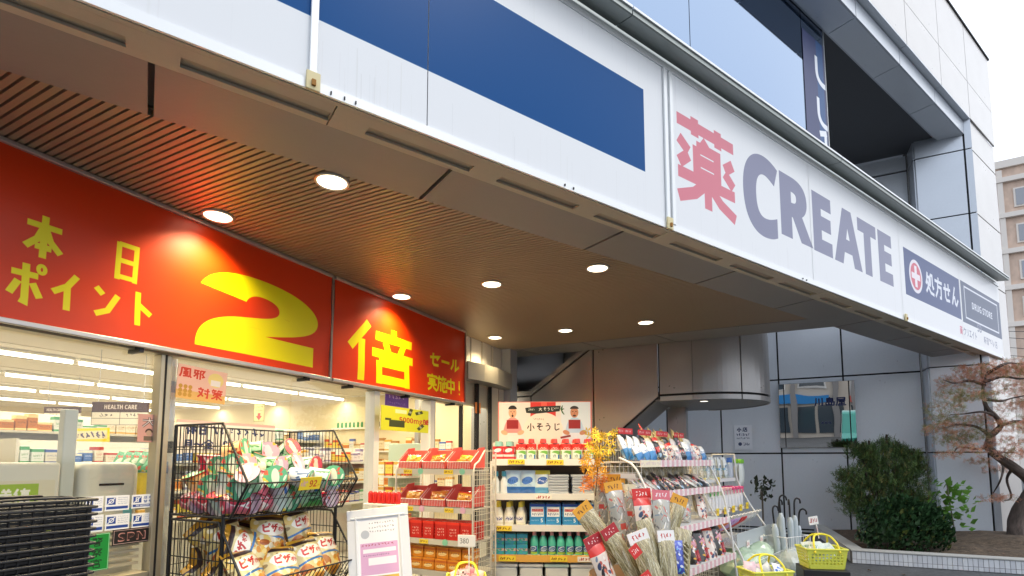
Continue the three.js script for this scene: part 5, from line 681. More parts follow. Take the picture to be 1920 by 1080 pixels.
  for (let i = 0; i < 10; i++) { const c = umb[Math.min(5, Math.floor(i * 0.62))], b = thing('folding_umbrella', c[3] + ' folded umbrella in the slanted clear tray', 'umbrella', R.at(0.06 + i * 0.11, 0.60, -0.02), 0, 'folding umbrellas in the clear tray'); b.rotation.set(0.95, R.t + 0.15, 0, 'YXZ'); part(b, 'folded_canopy', lathe([[0.001, -0.16], [0.018, -0.158], [0.03, -0.05], [0.034, 0.1], [0.02, 0.14], [0.001, 0.145]], 9), mat(c[0], c[1], c[2], { roughness: 0.35 })); part(b, 'handle', new THREE.CylinderGeometry(0.012, 0.015, 0.07, 8).translate(0, 0.18, 0), mShelfWhite); }
  solo('clear_tray', 'clear plastic tray front holding folded umbrellas', 'tray', merge([rb(W, 0.15, 0.008, 0.003, W / 2, 0.49, 0.235), bx(W, 0.008, 0.3, W / 2, 0.432, 0.08)]), mat(0.62, 0.68, 0.70, { roughness: 0.15, transparent: true, opacity: 0.55 }), R.at(0, 0, 0), R.t);
  tags(R, [[0.14, 1.075, -0.14, mTagY, 'the toiletry shelf'], [0.55, 1.075, -0.14, mTagY, 'the toiletry shelf'], [0.10, 0.76, 0.01, mTagY, 'the spray bottle shelf'], [0.34, 0.76, 0.01, mTagY, 'the spray bottle shelf'], [0.58, 0.76, 0.01, mTagY, 'the spray bottle shelf'], [0.82, 0.76, 0.01, mTagY, 'the spray bottle shelf'], [1.04, 0.77, 0.01, mTagY, 'the spray bottle shelf'], [0.3, 0.43, 0.245, mTagW, 'the clear umbrella tray'], [0.75, 0.43, 0.245, mTagW, 'the clear umbrella tray']], 0.09, 0.075);
  // bulging pale green bags at the foot of the rack
  const mBagG = new THREE.MeshPhysicalMaterial({ roughness: 0.25, transmission: 0.25, thickness: 0, clearcoat: 0.6 }); mBagG.color.setRGB(0.62, 0.78, 0.58); const mBagC = new THREE.MeshPhysicalMaterial({ roughness: 0.2, transmission: 0.3, thickness: 0, clearcoat: 0.8 }); mBagC.color.setRGB(0.74, 0.80, 0.78);
  const lump = (sx, sy, sz, k) => { const g = new THREE.IcosahedronGeometry(1, 4), p = g.attributes.position; for (let i = 0; i < p.count; i++) { const v = V(p.getX(i), p.getY(i), p.getZ(i)), n = 1 + 0.16 * noise.noise(v.x * 2 + k, v.y * 2, v.z * 2) + 0.09 * Math.abs(noise.noise(v.x * 5 + k, v.y * 5, v.z * 5)); p.setXYZ(i, v.x * sx * n, Math.max(-0.8, v.y) * sy * n, v.z * sz * n); } g.computeVertexNormals(); return g; };
  [[0.22, 0.235, 0.18, 0.24, 0.17, 0.2, mBagG, 'pale green'], [0.70, 0.245, 0.16, 0.26, 0.18, 0.22, mBagG, 'pale green'], [1.10, 0.26, 0.20, 0.2, 0.2, 0.22, mBagC, 'clear frosted'], [1.0, 0.17, 0.5, 0.2, 0.16, 0.16, mBagC, 'clear frosted']].forEach(([x, y, z, a, b, c, m, n], i) => solo('plastic_bag', n + ' crumpled plastic bag ' + (i < 2 ? 'in the wire base of the sundries rack' : 'beside the yellow baskets'), 'plastic bag', lump(a, b, c, i * 3), m, R.at(x, y, z), R.t, 'crumpled plastic bags'));
  // long umbrellas with black crook handles
  const U = fr(at(1478, 1000, 6.1).setY(0), 30), st = thing('umbrella_stand', 'white wire stand holding clear umbrellas by the wall', 'umbrella stand', U.at(0, 0, 0), U.t), uw = [];
  for (const y of [0.04, 0.25, 0.45]) for (const [a, b] of [[[-0.22, -0.12], [0.22, -0.12]], [[0.22, -0.12], [0.22, 0.12]], [[0.22, 0.12], [-0.22, 0.12]], [[-0.22, 0.12], [-0.22, -0.12]]]) uw.push(bar(V(a[0], y, a[1]), V(b[0], y, b[1]), 0.005, 5)); for (const [x, z] of [[-0.22, -0.12], [0.22, -0.12], [0.22, 0.12], [-0.22, 0.12]]) uw.push(bar(V(x, 0, z), V(x, 0.45, z), 0.007, 5)); for (let x = -0.18; x < 0.2; x += 0.045) uw.push(bar(V(x, 0.04, 0.12), V(x, 0.45, 0.12), 0.003, 4)); part(st, 'stand_frame', merge(uw), mWhiteWire);
  [[-0.18, 0.74, 0.2], [-0.12, 0.86, -0.3], [-0.06, 0.80, 0.6], [0.03, 0.80, 1.2], [0.09, 0.82, 0.1], [0.20, 0.70, -0.6]].forEach(([x, h, a], i) => { const b = thing('long_umbrella', 'clear umbrella with black crook handle in the wire stand', 'umbrella', U.at(x, 0.05, rr(-0.06, 0.06)), a, 'umbrellas in the wire stand'); b.rotation.set(rr(-0.05, 0.05), a, x * -0.4, 'YXZ'); part(b, 'folded_canopy', lathe([[0.008, 0], [0.016, 0.03], [0.032, 0.3], [0.036, h - 0.26], [0.02, h - 0.2], [0.001, h - 0.195]], 9), mat(0.50, 0.56, 0.58, { roughness: 0.2, cc: 0.6 })); part(b, 'crook_handle', tube([V(0, h - 0.22, 0), V(0, h - 0.06, 0), V(0.012, h - 0.015, 0), V(0.04, h, 0), V(0.07, h - 0.02, 0), V(0.075, h - 0.06, 0)], 0.010, 20, 7), mBlackWire); });
}
// ---------- yellow hand baskets ----------
{
  const mY = mat(0.72, 0.74, 0.10, { roughness: 0.35 }), mYh = mat(0.80, 0.70, 0.03, { roughness: 0.35 }), proto = new THREE.Group(); proto.name = 'yellow_basket';
  const w = 0.36, d = 0.26, h = 0.185;
  const side = (len, blen) => { const sh = new THREE.Shape([[-len / 2, 0], [-blen / 2, -h], [blen / 2, -h], [len / 2, 0]].map(([a, b]) => new THREE.Vector2(a, b))); for (let r = 0; r < 4; r++) for (let k = 0; k < 9; k++) { const x = (k - 4) * len / 11, y = -0.05 - r * 0.028; sh.holes.push(new THREE.Path([[x - 0.009, y - 0.008], [x + 0.009, y - 0.008], [x + 0.009, y + 0.008], [x - 0.009, y + 0.008]].map(([a, b]) => new THREE.Vector2(a, b)))); } return new THREE.ExtrudeGeometry(sh, { depth: 0.004, bevelEnabled: false }); };
  for (const s of [0, 1, 2, 3]) { const long = s % 2 === 0, g = side(long ? w : d, long ? w - 0.06 : d - 0.05); g.rotateX(0.13); g.translate(0, h, (long ? d : w) / 2); g.rotateY(s * Math.PI / 2); part(proto, 'basket_side', g, mY); }
  part(proto, 'basket_floor', bx(w - 0.06, 0.005, d - 0.06, 0, 0.004, 0), mY);
  part(proto, 'rim', merge([rb(w + 0.02, 0.018, 0.016, 0.006, 0, h, d / 2 + 0.003), rb(w + 0.02, 0.018, 0.016, 0.006, 0, h, -d / 2 - 0.003), rb(0.016, 0.018, d + 0.02, 0.006, w / 2 + 0.003, h, 0), rb(0.016, 0.018, d + 0.02, 0.006, -w / 2 - 0.003, h, 0)]), mY);
  for (const s of [-1, 1]) part(proto, 'handle', tube([V(-0.11, h - 0.03, s * (d / 2 + 0.012)), V(-0.105, h + 0.05, s * 0.10), V(-0.07, h + 0.115, s * 0.035), V(0, h + 0.13, s * 0.014), V(0.07, h + 0.115, s * 0.035), V(0.105, h + 0.05, s * 0.10), V(0.11, h - 0.03, s * (d / 2 + 0.012))], 0.009, 26, 7), mYh);
  const put = (px, py, Z, turn, label) => { const p = at(px, py, Z), c = copyOf(proto, p, [0, turn, 0], label); c.scale.setScalar(0.87); return tag(c, label, 'basket', 'yellow hand baskets'); };
  const b1 = put(1541, 1063, 4.5, -0.12, 'yellow green hand basket of small packs on the black box'), b2 = put(1436, 1108, 4.1, 0.15, 'yellow hand basket of blue and pink packs in front of the white rack'), b3 = put(874, 1118, 4.4, 0.1, 'yellow hand basket of pink packs under the 380 price sign');
  const fill = (b, cols, names) => { for (let i = 0; i < 14; i++) { const k = i % cols.length, o = solo('small_pack', names[k] + ' small pack in the ' + b.userData.label.split(' of ')[0] + (b === b1 ? ' on the black box' : b === b2 ? ' by the white rack' : ' under the price sign'), 'small pack', bagGeo(0.085, 0.10, 0.04, 4, 5, i), cols[k], V(b.position.x + rr(-0.11, 0.11), b.position.y + 0.10 + 0.085 * i / 14, b.position.z + rr(-0.07, 0.07)), 0, 'packs in the yellow baskets'); o.rotation.set(rr(-1.1, -0.2), rr(-0.6, 0.6), rr(-0.5, 0.5), 'YXZ'); } };
  fill(b1, [tmat(print('#cfd8d4', { ink: '#4a6a5a', dots: ['#8fb8a0', '#eef'] })), mat(0.6, 0.68, 0.64)], ['printed pale green', 'plain grey green']); fill(b2, [tmat(print('#dfe4ee', { dots: ['#2f5cc0', '#5f8ae0', '#eef'], n: 14 })), mat(0.72, 0.55, 0.66), mat(0.74, 0.72, 0.68)], ['blue printed', 'pink', 'white']); fill(b3, [tmat(print('#e0b8c0', { dots: ['#c84a6a', '#f0e4e4', '#3a2a2a'], n: 14 })), mat(0.72, 0.3, 0.36), mat(0.7, 0.55, 0.5)], ['pink printed', 'rose', 'peach']);
  const q = b1.position; solo('black_box', 'black box carrying the yellow green hand basket', 'box', rb(0.34, q.y - 0.002, 0.30, 0.006), mat(0.015, 0.015, 0.017, { roughness: 0.45 }), V(q.x, (q.y - 0.002) / 2, q.z), -0.3);
  for (const [b, n] of [[b2, 'white rack'], [b3, 'price sign']]) solo('low_crate', 'low grey crate under the yellow basket by the ' + n, 'crate', rb(0.36, b.position.y - 0.002, 0.27, 0.006), mat(0.2, 0.2, 0.2), V(b.position.x, (b.position.y - 0.002) / 2, b.position.z), b.rotation.y);
  const pt = solo('price_paddle', 'white price card on a stalk over the basket on the black box', 'price sign', merge([rb(0.085, 0.07, 0.003, 0.002), bx(0.008, 0.13, 0.003, 0.02, -0.09, 0)]), mTagW, at(1525, 976, 4.5), 0.1); pt.rotation.z = 0.15;
}
// ---------- white framed notice leaning by the bins ----------
{
  const p = at(716, 1116, 3.7), t = thing('framed_notice', 'white moulded frame with pink and white notice leaning beside the snack rack', 'framed notice', V(p.x, p.y - 0.02, p.z)); t.rotation.set(-0.22, 0.12, 0.10, 'YXZ');
  const w = 0.43, h = 0.62, m = mat(0.72, 0.74, 0.78, { roughness: 0.4 });
  for (const [a, b, x, y] of [[w, 0.075, 0, 0.0375], [w, 0.075, 0, h - 0.0375]]) { part(t, 'frame_rail', rb(a, b, 0.022, 0.006, x, y, 0), m); part(t, 'frame_bead', rb(a - 0.05, 0.014, 0.034, 0.005, x, y + (y > 0.3 ? -0.024 : 0.024), 0), m); }
  for (const s of [-1, 1]) { part(t, 'frame_rail', rb(0.075, h - 0.15, 0.022, 0.006, s * (w / 2 - 0.0375), h / 2, 0), m); part(t, 'frame_bead', rb(0.014, h - 0.1, 0.034, 0.005, s * (w / 2 - 0.0615), h / 2, 0), m); }
  part(t, 'notice_print', new THREE.PlaneGeometry(w - 0.14, h - 0.14), tmat(canvas(256, 420, (g, W, H) => { g.fillStyle = '#f0eef0'; g.fillRect(0, 0, W, H); for (let i = 0; i < 3; i++) squiggle(g, 70, 24 + i * 26, 160, 12, '#5a5a66', 10); g.fillStyle = '#b9bcc4'; g.beginPath(); g.arc(46, 96, 26, 0, 7); g.fill(); g.fillStyle = '#d9a8cc'; g.fillRect(14, 150, W - 28, 190); squiggle(g, 20, 156, 200, 14, '#a02a3a', 10); g.fillStyle = '#f2f0f2'; g.fillRect(30, 186, 200, 24); g.fillRect(60, 240, 170, 44); squiggle(g, 30, 220, 160, 10, '#6a4a6a', 12); g.fillStyle = '#e2b84a'; g.fillRect(60, 350, 180, 60); }), { roughness: 0.35, cc: 0.5 }), [0, h / 2, 0.004]);
  part(t, 'backing', bx(w - 0.02, h - 0.02, 0.008, 0, h / 2, -0.014), mat(0.3, 0.25, 0.2));
  solo('notice_stand', 'grey easel foot behind the white framed notice', 'stand', merge([bar(V(-0.12, 0, -0.3), V(-0.05, p.y + 0.3, -0.09), 0.012), bar(V(0.12, 0, -0.3), V(0.05, p.y + 0.3, -0.09), 0.012), bx(0.4, 0.03, 0.06, 0, p.y - 0.045, -0.01), bar(V(-0.15, 0, 0.05), V(-0.15, p.y - 0.03, 0), 0.012), bar(V(0.15, 0, 0.05), V(0.15, p.y - 0.03, 0), 0.012)]), mMetal, V(p.x, 0, p.z));
  // rack of red topped tubes behind it
  const R = fr(at(722, 1000, 4.55).setY(0), -26.46), k = thing('tube_display', 'small white display stand with a row of red tubes', 'display stand', R.at(0, 0, 0), R.t); part(k, 'shelf', rb(0.36, 0.02, 0.16, 0.004, 0, 0.93, 0), mShelfWhite); part(k, 'post', bx(0.05, 0.92, 0.05, 0, 0.46, -0.03), mShelfWhite); part(k, 'foot', rb(0.34, 0.02, 0.26, 0.004, 0, 0.01, 0), mShelfWhite);
  for (let i = 0; i < 7; i++) { const o = solo('red_tube', 'glossy red tube standing in the row behind the white framed notice', 'tube', lathe([[0.001, 0], [0.02, 0], [0.022, 0.01], [0.022, 0.085], [0.012, 0.1], [0.001, 0.102]], 10), mat(0.68, 0.03, 0.025, { roughness: 0.25 }), R.at(-0.15 + i * 0.05, 0.942, 0.02), 0, 'red tubes'); }
}

// ---------- inside the shop ----------
{
  const shelfM = mat(0.72, 0.70, 0.62, { roughness: 0.5 });
  const box = [['#d9d4c8', '#5a6aa0', '#3f5fa8'], ['#e2cf5a', '#8a3a20', '#c84a2a'], ['#e8e2d2', '#c0403a', '#c0403a'], ['#4a74b8', '#eef', '#e8e4d4'], ['#c8792e', '#5a2a14', '#f0dca0'], ['#dfe4e0', '#3a8a5a', '#4aa06a'], ['#7a5aa0', '#eee', '#d8c8e8'], ['#efe6d4', '#b07a3a', '#d8a84a'], ['#d8c6a0', '#7a5a3a', '#a8763a'], ['#e6e6e6', '#446', '#88a']].map(([a, b, c]) => tmat(print(a, { ink: b, band: c, b0: 0.02, b1: 0.2, band2: c, c0: 0.85, c1: 0.12 }), { roughness: 0.5 }));
  const cols = ['white and blue', 'yellow', 'cream and red', 'blue', 'orange brown', 'pale green', 'purple', 'cream and tan', 'tan', 'grey'];
  const gon = (name, label, u0, u1, w, levels, back, grp, turn = 0, wmin = 0.055, wmax = 0.11) => {
    const len = u1 - u0, R = turn ? fr(S.p(u0, 0, w), 63.54 + turn) : fr(S.p(u0, 0, w), 63.54), t = thing(name, label, 'shelf unit', R.at(0, 0, 0), R.t);
    part(t, 'back_panel', bx(len, back, 0.02, len / 2, back / 2, -0.36), shelfM);
    for (const y of levels) part(t, 'shelf', bx(len, 0.025, 0.36, len / 2, y, -0.17), shelfM); for (const x of [0.01, len - 0.01]) part(t, 'end_panel', bx(0.02, back, 0.36, x, back / 2, -0.17), shelfM);
    for (const y of levels) { let x = 0.04, k = Math.floor(rnd() * box.length), run = 0; while (x < len - 0.12) { if (run-- <= 0) { k = Math.floor(rnd() * box.length); run = 1 + Math.floor(rnd() * 4); } const bw = rr(wmin, wmax), bh = rr(0.08, 0.19); solo('shop_product', cols[k] + ' product box on the shelves ' + grp, 'product box', rb(bw, bh, 0.1, 0.004), box[k], R.at(x + bw / 2, y + 0.013 + bh / 2, -0.06 - rr(0, 0.04)), R.t + rr(-0.05, 0.05), 'product boxes ' + grp); x += bw + 0.012; } }
  };
  gon('shop_gondola', 'cream shelf unit of mixed cartons facing the window', 1.9, 5.9, -5.2, [0.72, 1.0, 1.27], 1.48, 'facing the window');
  gon('shop_gondola', 'taller cream shelf unit standing behind the window shelves', 2.4, 7.0, -7.3, [1.35, 1.62], 1.85, 'behind the window shelves', 0, 0.07, 0.14);
  { // shelves on the end wall, seen over the bins: they face the camera
    const R = fr(S.p(7.45, 0, -6.4), -26.46), t = thing('wall_shelving', 'white wall shelving of yellow packs and green bottles at the far cream wall', 'shelf unit', R.at(0, 0, 0), R.t); part(t, 'back_panel', bx(3.2, 1.9, 0.02, 0, 1.0, -0.3), shelfM);
    for (const y of [0.5, 0.82, 1.14, 1.46]) part(t, 'shelf', bx(3.2, 0.025, 0.32, 0, y, -0.14), shelfM); part(t, 'dark_strip', bx(1.3, 0.16, 0.02, -0.5, 1.75, -0.285), mat(0.09, 0.07, 0.07)); part(t, 'top_shelf', bx(1.6, 0.03, 0.3, -0.4, 1.90, -0.15), shelfM);
    for (let i = 0; i < 14; i++) { const b = solo('green_bottle', (i < 9 ? 'small green bottle' : 'dark tin') + ' on the top shelf of the far cream wall', 'bottle', lathe([[0.001, 0], [0.035, 0], [0.036, 0.09], [0.014, 0.12], [0.013, 0.15]], 9), i < 9 ? mat(0.04, 0.26, 0.11, { roughness: 0.3 }) : mat(0.03, 0.03, 0.05, { roughness: 0.3 }), R.at(-1.1 + i * 0.1, 1.917, -0.1), 0, 'bottles on the far top shelf'); }
    for (const y of [0.82, 1.14, 1.46]) { let x = -1.55; while (x < 1.45) { const k = pick([1, 1, 7, 8, 4, 2, 0]), bw = rr(0.09, 0.17), bh = rr(0.13, 0.24); solo('shop_product', cols[k] + ' product box on the shelving at the far cream wall', 'product box', rb(bw, bh, 0.1, 0.004), box[k], R.at(x + bw / 2, y + 0.013 + bh / 2, -0.07), R.t, 'product boxes at the far wall'); x += bw + 0.012; } }
    const p = at(486, 774, 8.0); solo('arrow_notice', 'pale paper with a red arrow hung before the far cream wall', 'poster', bx(0.24, 0.28, 0.004), tmat(canvas(96, 112, (g, w, h) => { g.fillStyle = '#e8dc9a'; g.fillRect(0, 0, w, h); g.strokeStyle = '#6a6a3a'; g.lineWidth = 3; g.strokeRect(4, 4, w - 8, h - 8); squiggle(g, 16, 12, 64, 14, '#5a5030', 6); squiggle(g, 16, 34, 64, 12, '#5a5030', 6); g.fillStyle = '#c0382a'; g.fillRect(36, 58, 24, 18); g.beginPath(); g.moveTo(20, 76); g.lineTo(76, 76); g.lineTo(48, 102); g.fill(); })), p, -0.46);
  }
  // hanging category signs
  const cat = (px0, py0, px1, py1, Z, tx, label) => { const a = at(px0, py1, Z), b = at(px1, py0, Z), t = thing('hanging_sign', label, 'hanging sign', V((a.x + b.x) / 2, (a.y + b.y) / 2, a.z), 0.06, 'hanging category signs'); const w = b.x - a.x, h = b.y - a.y; part(t, 'sign_board', bx(w, h, 0.01), tmat(tx)); for (const s of [-1, 1]) part(t, 'hanger', bar(V(s * w * 0.4, h / 2, 0), V(s * w * 0.4, Math.max(h / 2 + 0.05, 2.945 * K - (a.y + b.y) / 2), 0), 0.004, 4), mMetal); };
  const hc = (big) => canvas(256, 110, (g, w, h) => { g.fillStyle = '#4a2c26'; g.fillRect(0, 0, w, 48); latin(g, 'HEALTH CARE', big ? 54 : 18, 14, big ? 150 : 110, 20, '#e6dcd4'); if (!big) squiggle(g, 146, 16, 90, 18, '#e6dcd4', 8); g.fillStyle = '#e9e2d4'; g.fillRect(0, 48, w, h); g.strokeStyle = '#3a302a'; g.lineWidth = 2; g.strokeRect(1, 48, w - 2, h - 49); g.beginPath(); g.moveTo(w / 2, 48); g.lineTo(w / 2, h); g.moveTo(0, 78); g.lineTo(w, 78); g.stroke(); squiggle(g, 36, 54, 66, 16, '#4a4440', 3); squiggle(g, 154, 54, 66, 16, '#4a4440', 4); });
  cat(173, 754, 278, 797, 5.6, hc(true), 'brown and white hanging aisle sign, the larger, beside the window frame'); cat(83, 763, 151, 789, 7.2, hc(false), 'brown and white hanging aisle sign, the smaller, deeper in the shop');
  { const a = at(163, 820, 4.9); const s = solo('yellow_banner', 'yellow paper banner hung over the window shelves', 'banner', bx(0.36, 0.17, 0.004), tmat(canvas(192, 96, (g, w, h) => { g.fillStyle = '#e8cc1e'; g.fillRect(0, 0, w, h); g.fillStyle = '#e0d4b0'; g.fillRect(44, 14, 138, 44); squiggle(g, 50, 18, 126, 34, '#3a2e60', 6); })), a, 0.3); s.rotation.set(0, 0.3, 0.05); }
  // photo kiosk just inside the glass
  { const R = fr(S.p(1.28, 0, -3.95), 63.54), t = thing('photo_kiosk', 'cream photo kiosk with green printed side behind the glass', 'kiosk', R.at(0, 0, 0), R.t), m = mat(0.70, 0.67, 0.58, { roughness: 0.4 });
    part(t, 'kiosk_body', rb(0.62, 1.30, 0.4, 0.02, 0.0, 0.65, 0), m); part(t, 'post', rb(0.07, 1.62, 0.07, 0.008, 0.36, 0.81, 0.12), mat(0.55, 0.57, 0.53, { roughness: 0.4 })); part(t, 'side_unit', rb(0.34, 1.30, 0.38, 0.05, 0.58, 0.65, 0), m);
    part(t, 'green_print', new THREE.PlaneGeometry(0.6, 0.36), tmat(canvas(320, 190, (g, w, h) => { g.fillStyle = '#d8d0b8'; g.fillRect(0, 0, w, h); g.fillStyle = '#9ab82a'; g.fillRect(0, 10, 280, 74); g.fillRect(0, 88, 316, 90); words(g, 'ん画像の送信', 6, 22, 42, 6, '#f4f2e6', 1.02); words(g, 'ンでも受付', 6, 104, 50, 6, '#f4f2e6', 1.12); })), [-0.02, 1.02, 0.205]);
    part(t, 'slot', rb(0.14, 0.014, 0.006, 0.003, 0.58, 1.16, 0.192), mBlack); part(t, 'sticker', bx(0.05, 0.09, 0.004, 0.68, 0.96, 0.192), mat(0.2, 0.6, 0.65)); }
  // pouches hung beside the frame
  for (let i = 0; i < 5; i++) { const p = at(228 + i * 15, 866, 3.95), o = solo('silver_pouch', 'silver patterned pouch hung inside the window by the frame', 'pouch', bagGeo(0.1, 0.16, 0.03, 4, 5, i), mLid[3], p, 0, 'silver pouches by the window frame'); o.rotation.set(-0.5, 0.5, -0.3, 'YXZ'); }
  for (let i = 0; i < 3; i++) { const p = at(243 + i * 18, 908, 3.95), o = solo('yellow_pouch', 'yellow pouch hung inside the window below the silver pouches', 'pouch', bagGeo(0.11, 0.17, 0.04, 4, 5, i), mat(0.74, 0.58, 0.06, { roughness: 0.35 }), p, 0.4, 'yellow pouches by the window frame'); }
  // white pole with stickers behind the frame
  { const [u] = sW(327, 760, -4.35), t = thing('shop_pole', 'pale round pole just inside the glass beside the window frame', 'pole', S.p(u * K, 0.012, -4.45 * K), 0); part(t, 'pole_shaft', new THREE.CylinderGeometry(0.05, 0.05, 2.945 * K - 0.014, 16).translate(0, 2.945 * K / 2, 0), mat(0.62, 0.66, 0.74, { roughness: 0.3 })); for (let i = 0; i < 5; i++) part(t, 'sticker', new THREE.CylinderGeometry(0.0515, 0.0515, 0.08, 14, 1, true, rr(-1, 1), 1.6).translate(0, 1.25 + i * 0.14, 0), i % 2 ? mat(0.05, 0.06, 0.1) : mat(0.3, 0.4, 0.62)); }
  // entrance goods seen past the frame
  { const R = fr(at(742, 1000, 6.3).setY(0.012), -26.46), t = thing('entrance_display', 'pale green freestanding display of yellow packs inside the entrance', 'display stand', R.at(0, 0, 0), R.t); part(t, 'back_panel', rb(0.5, 1.5, 0.03, 0.01, 0, 0.75, -0.15), mat(0.5, 0.62, 0.5)); for (const y of [0.5, 0.8, 1.1]) part(t, 'shelf', bx(0.5, 0.02, 0.3, 0, y, 0), shelfM); for (const y of [0.5, 0.8, 1.1]) for (let i = 0; i < 4; i++) solo('shop_product', 'yellow or white pack on the pale green display inside the entrance', 'product box', rb(0.1, 0.17, 0.08, 0.004), box[i % 2 ? 1 : 7], R.at(-0.18 + i * 0.12, y + 0.097, 0.04), R.t, 'packs on the entrance display'); }
}

// ---------- mirror plaque and paper notice on the far wall ----------
{
  const t = thing('mirror_plaque', 'polished mirror plaque with blue kanji lettering on the panel wall', 'plaque', S.p(12.56 * K, 2.475 * K, 0.845 * K)); t.rotation.set(0, S.t - Math.PI / 2, 0, 'YXZ'); t.rotation.x = 0.045;
  const w = 1.37 * K, h = 1.35 * K, m = new THREE.MeshStandardMaterial({ metalness: 1, roughness: 0.012 }); m.color.setRGB(0.62, 0.60, 0.57);
  const g = new THREE.PlaneGeometry(w, h, 24, 24), p = g.attributes.position; for (let i = 0; i < p.count; i++) p.setZ(i, 0.0004 * noise.noise(p.getX(i) * 2.2, p.getY(i) * 3.2, 2)); g.computeVertexNormals();
  part(t, 'mirror_face', g, m, [0, 0, 0.012]); part(t, 'backing', bx(w + 0.01, h + 0.01, 0.05, 0, 0, -0.022), mMetal);
  for (const s of [-1, 1]) part(t, 'side_strip', bx(0.014, h, 0.012, s * w * 0.43, 0, 0.024), mBlack);
  const mNavy = mat(0.012, 0.02, 0.11, { roughness: 0.3 });
  const stroke = (ch, x, y, sz, lw) => { const a = []; for (const st of GL[ch].split('|')) { if (st[0] === 'c') continue; const q = st.split(' ').map((v) => v.split(',').map(Number)); for (let i = 0; i < q.length - 1; i++) { const [x0, y0] = q[i], [x1, y1] = q[i + 1], l = Math.hypot(x1 - x0, y1 - y0) / 100 * sz; a.push(bx(l + lw * 0.6, lw, 0.012).rotateZ(-Math.atan2(y1 - y0, x1 - x0)).translate(x + (x0 + x1) / 200 * sz, y - (y0 + y1) / 200 * sz, 0.024)); } } return merge(a); };
  ['川', '島', '屋'].forEach((c, i) => part(t, 'letter', stroke(c, -0.03 + i * 0.165, 0.30, 0.15, 0.021), mNavy));
  ['木', '会', '社'].forEach((c, i) => part(t, 'letter', stroke(c, 0.06 + i * 0.055, -0.12, 0.045, 0.006), mNavy));
}
{
  const p = S.p(12.63 * K, 2.035 * K, -0.575 * K); const o = solo('wall_notice', 'white printed paper notice stuck on the panel wall beside the stair', 'notice', bx(0.36 * K, 0.54 * K, 0.004), tmat(canvas(96, 140, (g, w, h) => { g.fillStyle = '#e2e6ee'; g.fillRect(0, 0, w, h); words(g, '小', 14, 12, 26, 5, '#23305a'); words(g, '店', 46, 12, 26, 4, '#23305a'); squiggle(g, 12, 46, 72, 16, '#23305a', 6); squiggle(g, 12, 70, 72, 10, '#3a466a', 9); g.fillStyle = '#3a466a'; g.beginPath(); g.arc(30, 108, 10, 0, 7); g.fill(); squiggle(g, 48, 100, 34, 18, '#3a466a', 4); })), p, S.t - Math.PI / 2);
}
// ---------- planter ----------
const PC = V(5.09 * K, 0, -7.98 * K), PR = V(9.2 * K, 0, -6.18 * K), PL = V(6.5 * K, 0, -11.6 * K), KH = 0.155;
const wallP = (w) => S.p(12.6 * K, 0, w * K);
{
  const t = thing('planter_kerb', 'low planter kerb faced with small white upright tiles', 'kerb', PC.clone());
  const tileM = [mat(0.66, 0.68, 0.72, { roughness: 0.2 }), mat(0.60, 0.62, 0.66, { roughness: 0.25 }), mat(0.70, 0.72, 0.75, { roughness: 0.2 })], coping = mat(0.42, 0.42, 0.40, { roughness: 0.8 }), mortar = mat(0.16, 0.16, 0.17, { roughness: 0.9 });
  const run = (a, b, out) => {
    const d = b.clone().sub(a), L = d.length(), ang = Math.atan2(-d.z, d.x), dir = d.clone().normalize(), c = a.clone().addScaledVector(dir, L / 2).sub(PC).addScaledVector(out, -0.07);
    part(t, 'kerb_core', bx(L, KH, 0.13), mortar, [c.x, KH / 2, c.z], [0, ang, 0]); part(t, 'coping', rb(L + 0.02, 0.02, 0.165, 0.006), coping, [c.x, KH + 0.0101, c.z], [0, ang, 0]);
    const pitch = 0.0485, gA = rb(0.0445, 0.092, 0.008, 0.002), gB = rb(0.0445, 0.046, 0.008, 0.002);
    for (let x = 0.024; x < L; x += pitch) { const p = a.clone().addScaledVector(dir, x).sub(PC).addScaledVector(out, -0.0025); const m = pick(tileM); part(t, 'tile', gA, m, [p.x, KH - 0.050, p.z], [0, ang, 0]); part(t, 'tile', gB, pick(tileM), [p.x, 0.032, p.z], [0, ang, 0]); }
  };
  const f = PR.clone().sub(PC).normalize(), l = PL.clone().sub(PC).normalize(); run(PC, PR, V(-f.z, 0, f.x)); run(PC.clone().addScaledVector(l, 0.14), PL, V(l.z, 0, -l.x));
}
const treeAt = at(1907, 1010, 7.5).setY(0);
const soilY = (x, z) => 0.10 + 0.17 * Math.exp(-((x - treeAt.x) ** 2 + (z - treeAt.z) ** 2) / 1.6) + 0.03 * noise.noise(x * 2.3, 1, z * 2.3) + 0.015 * noise.noise(x * 9, 2, z * 9);
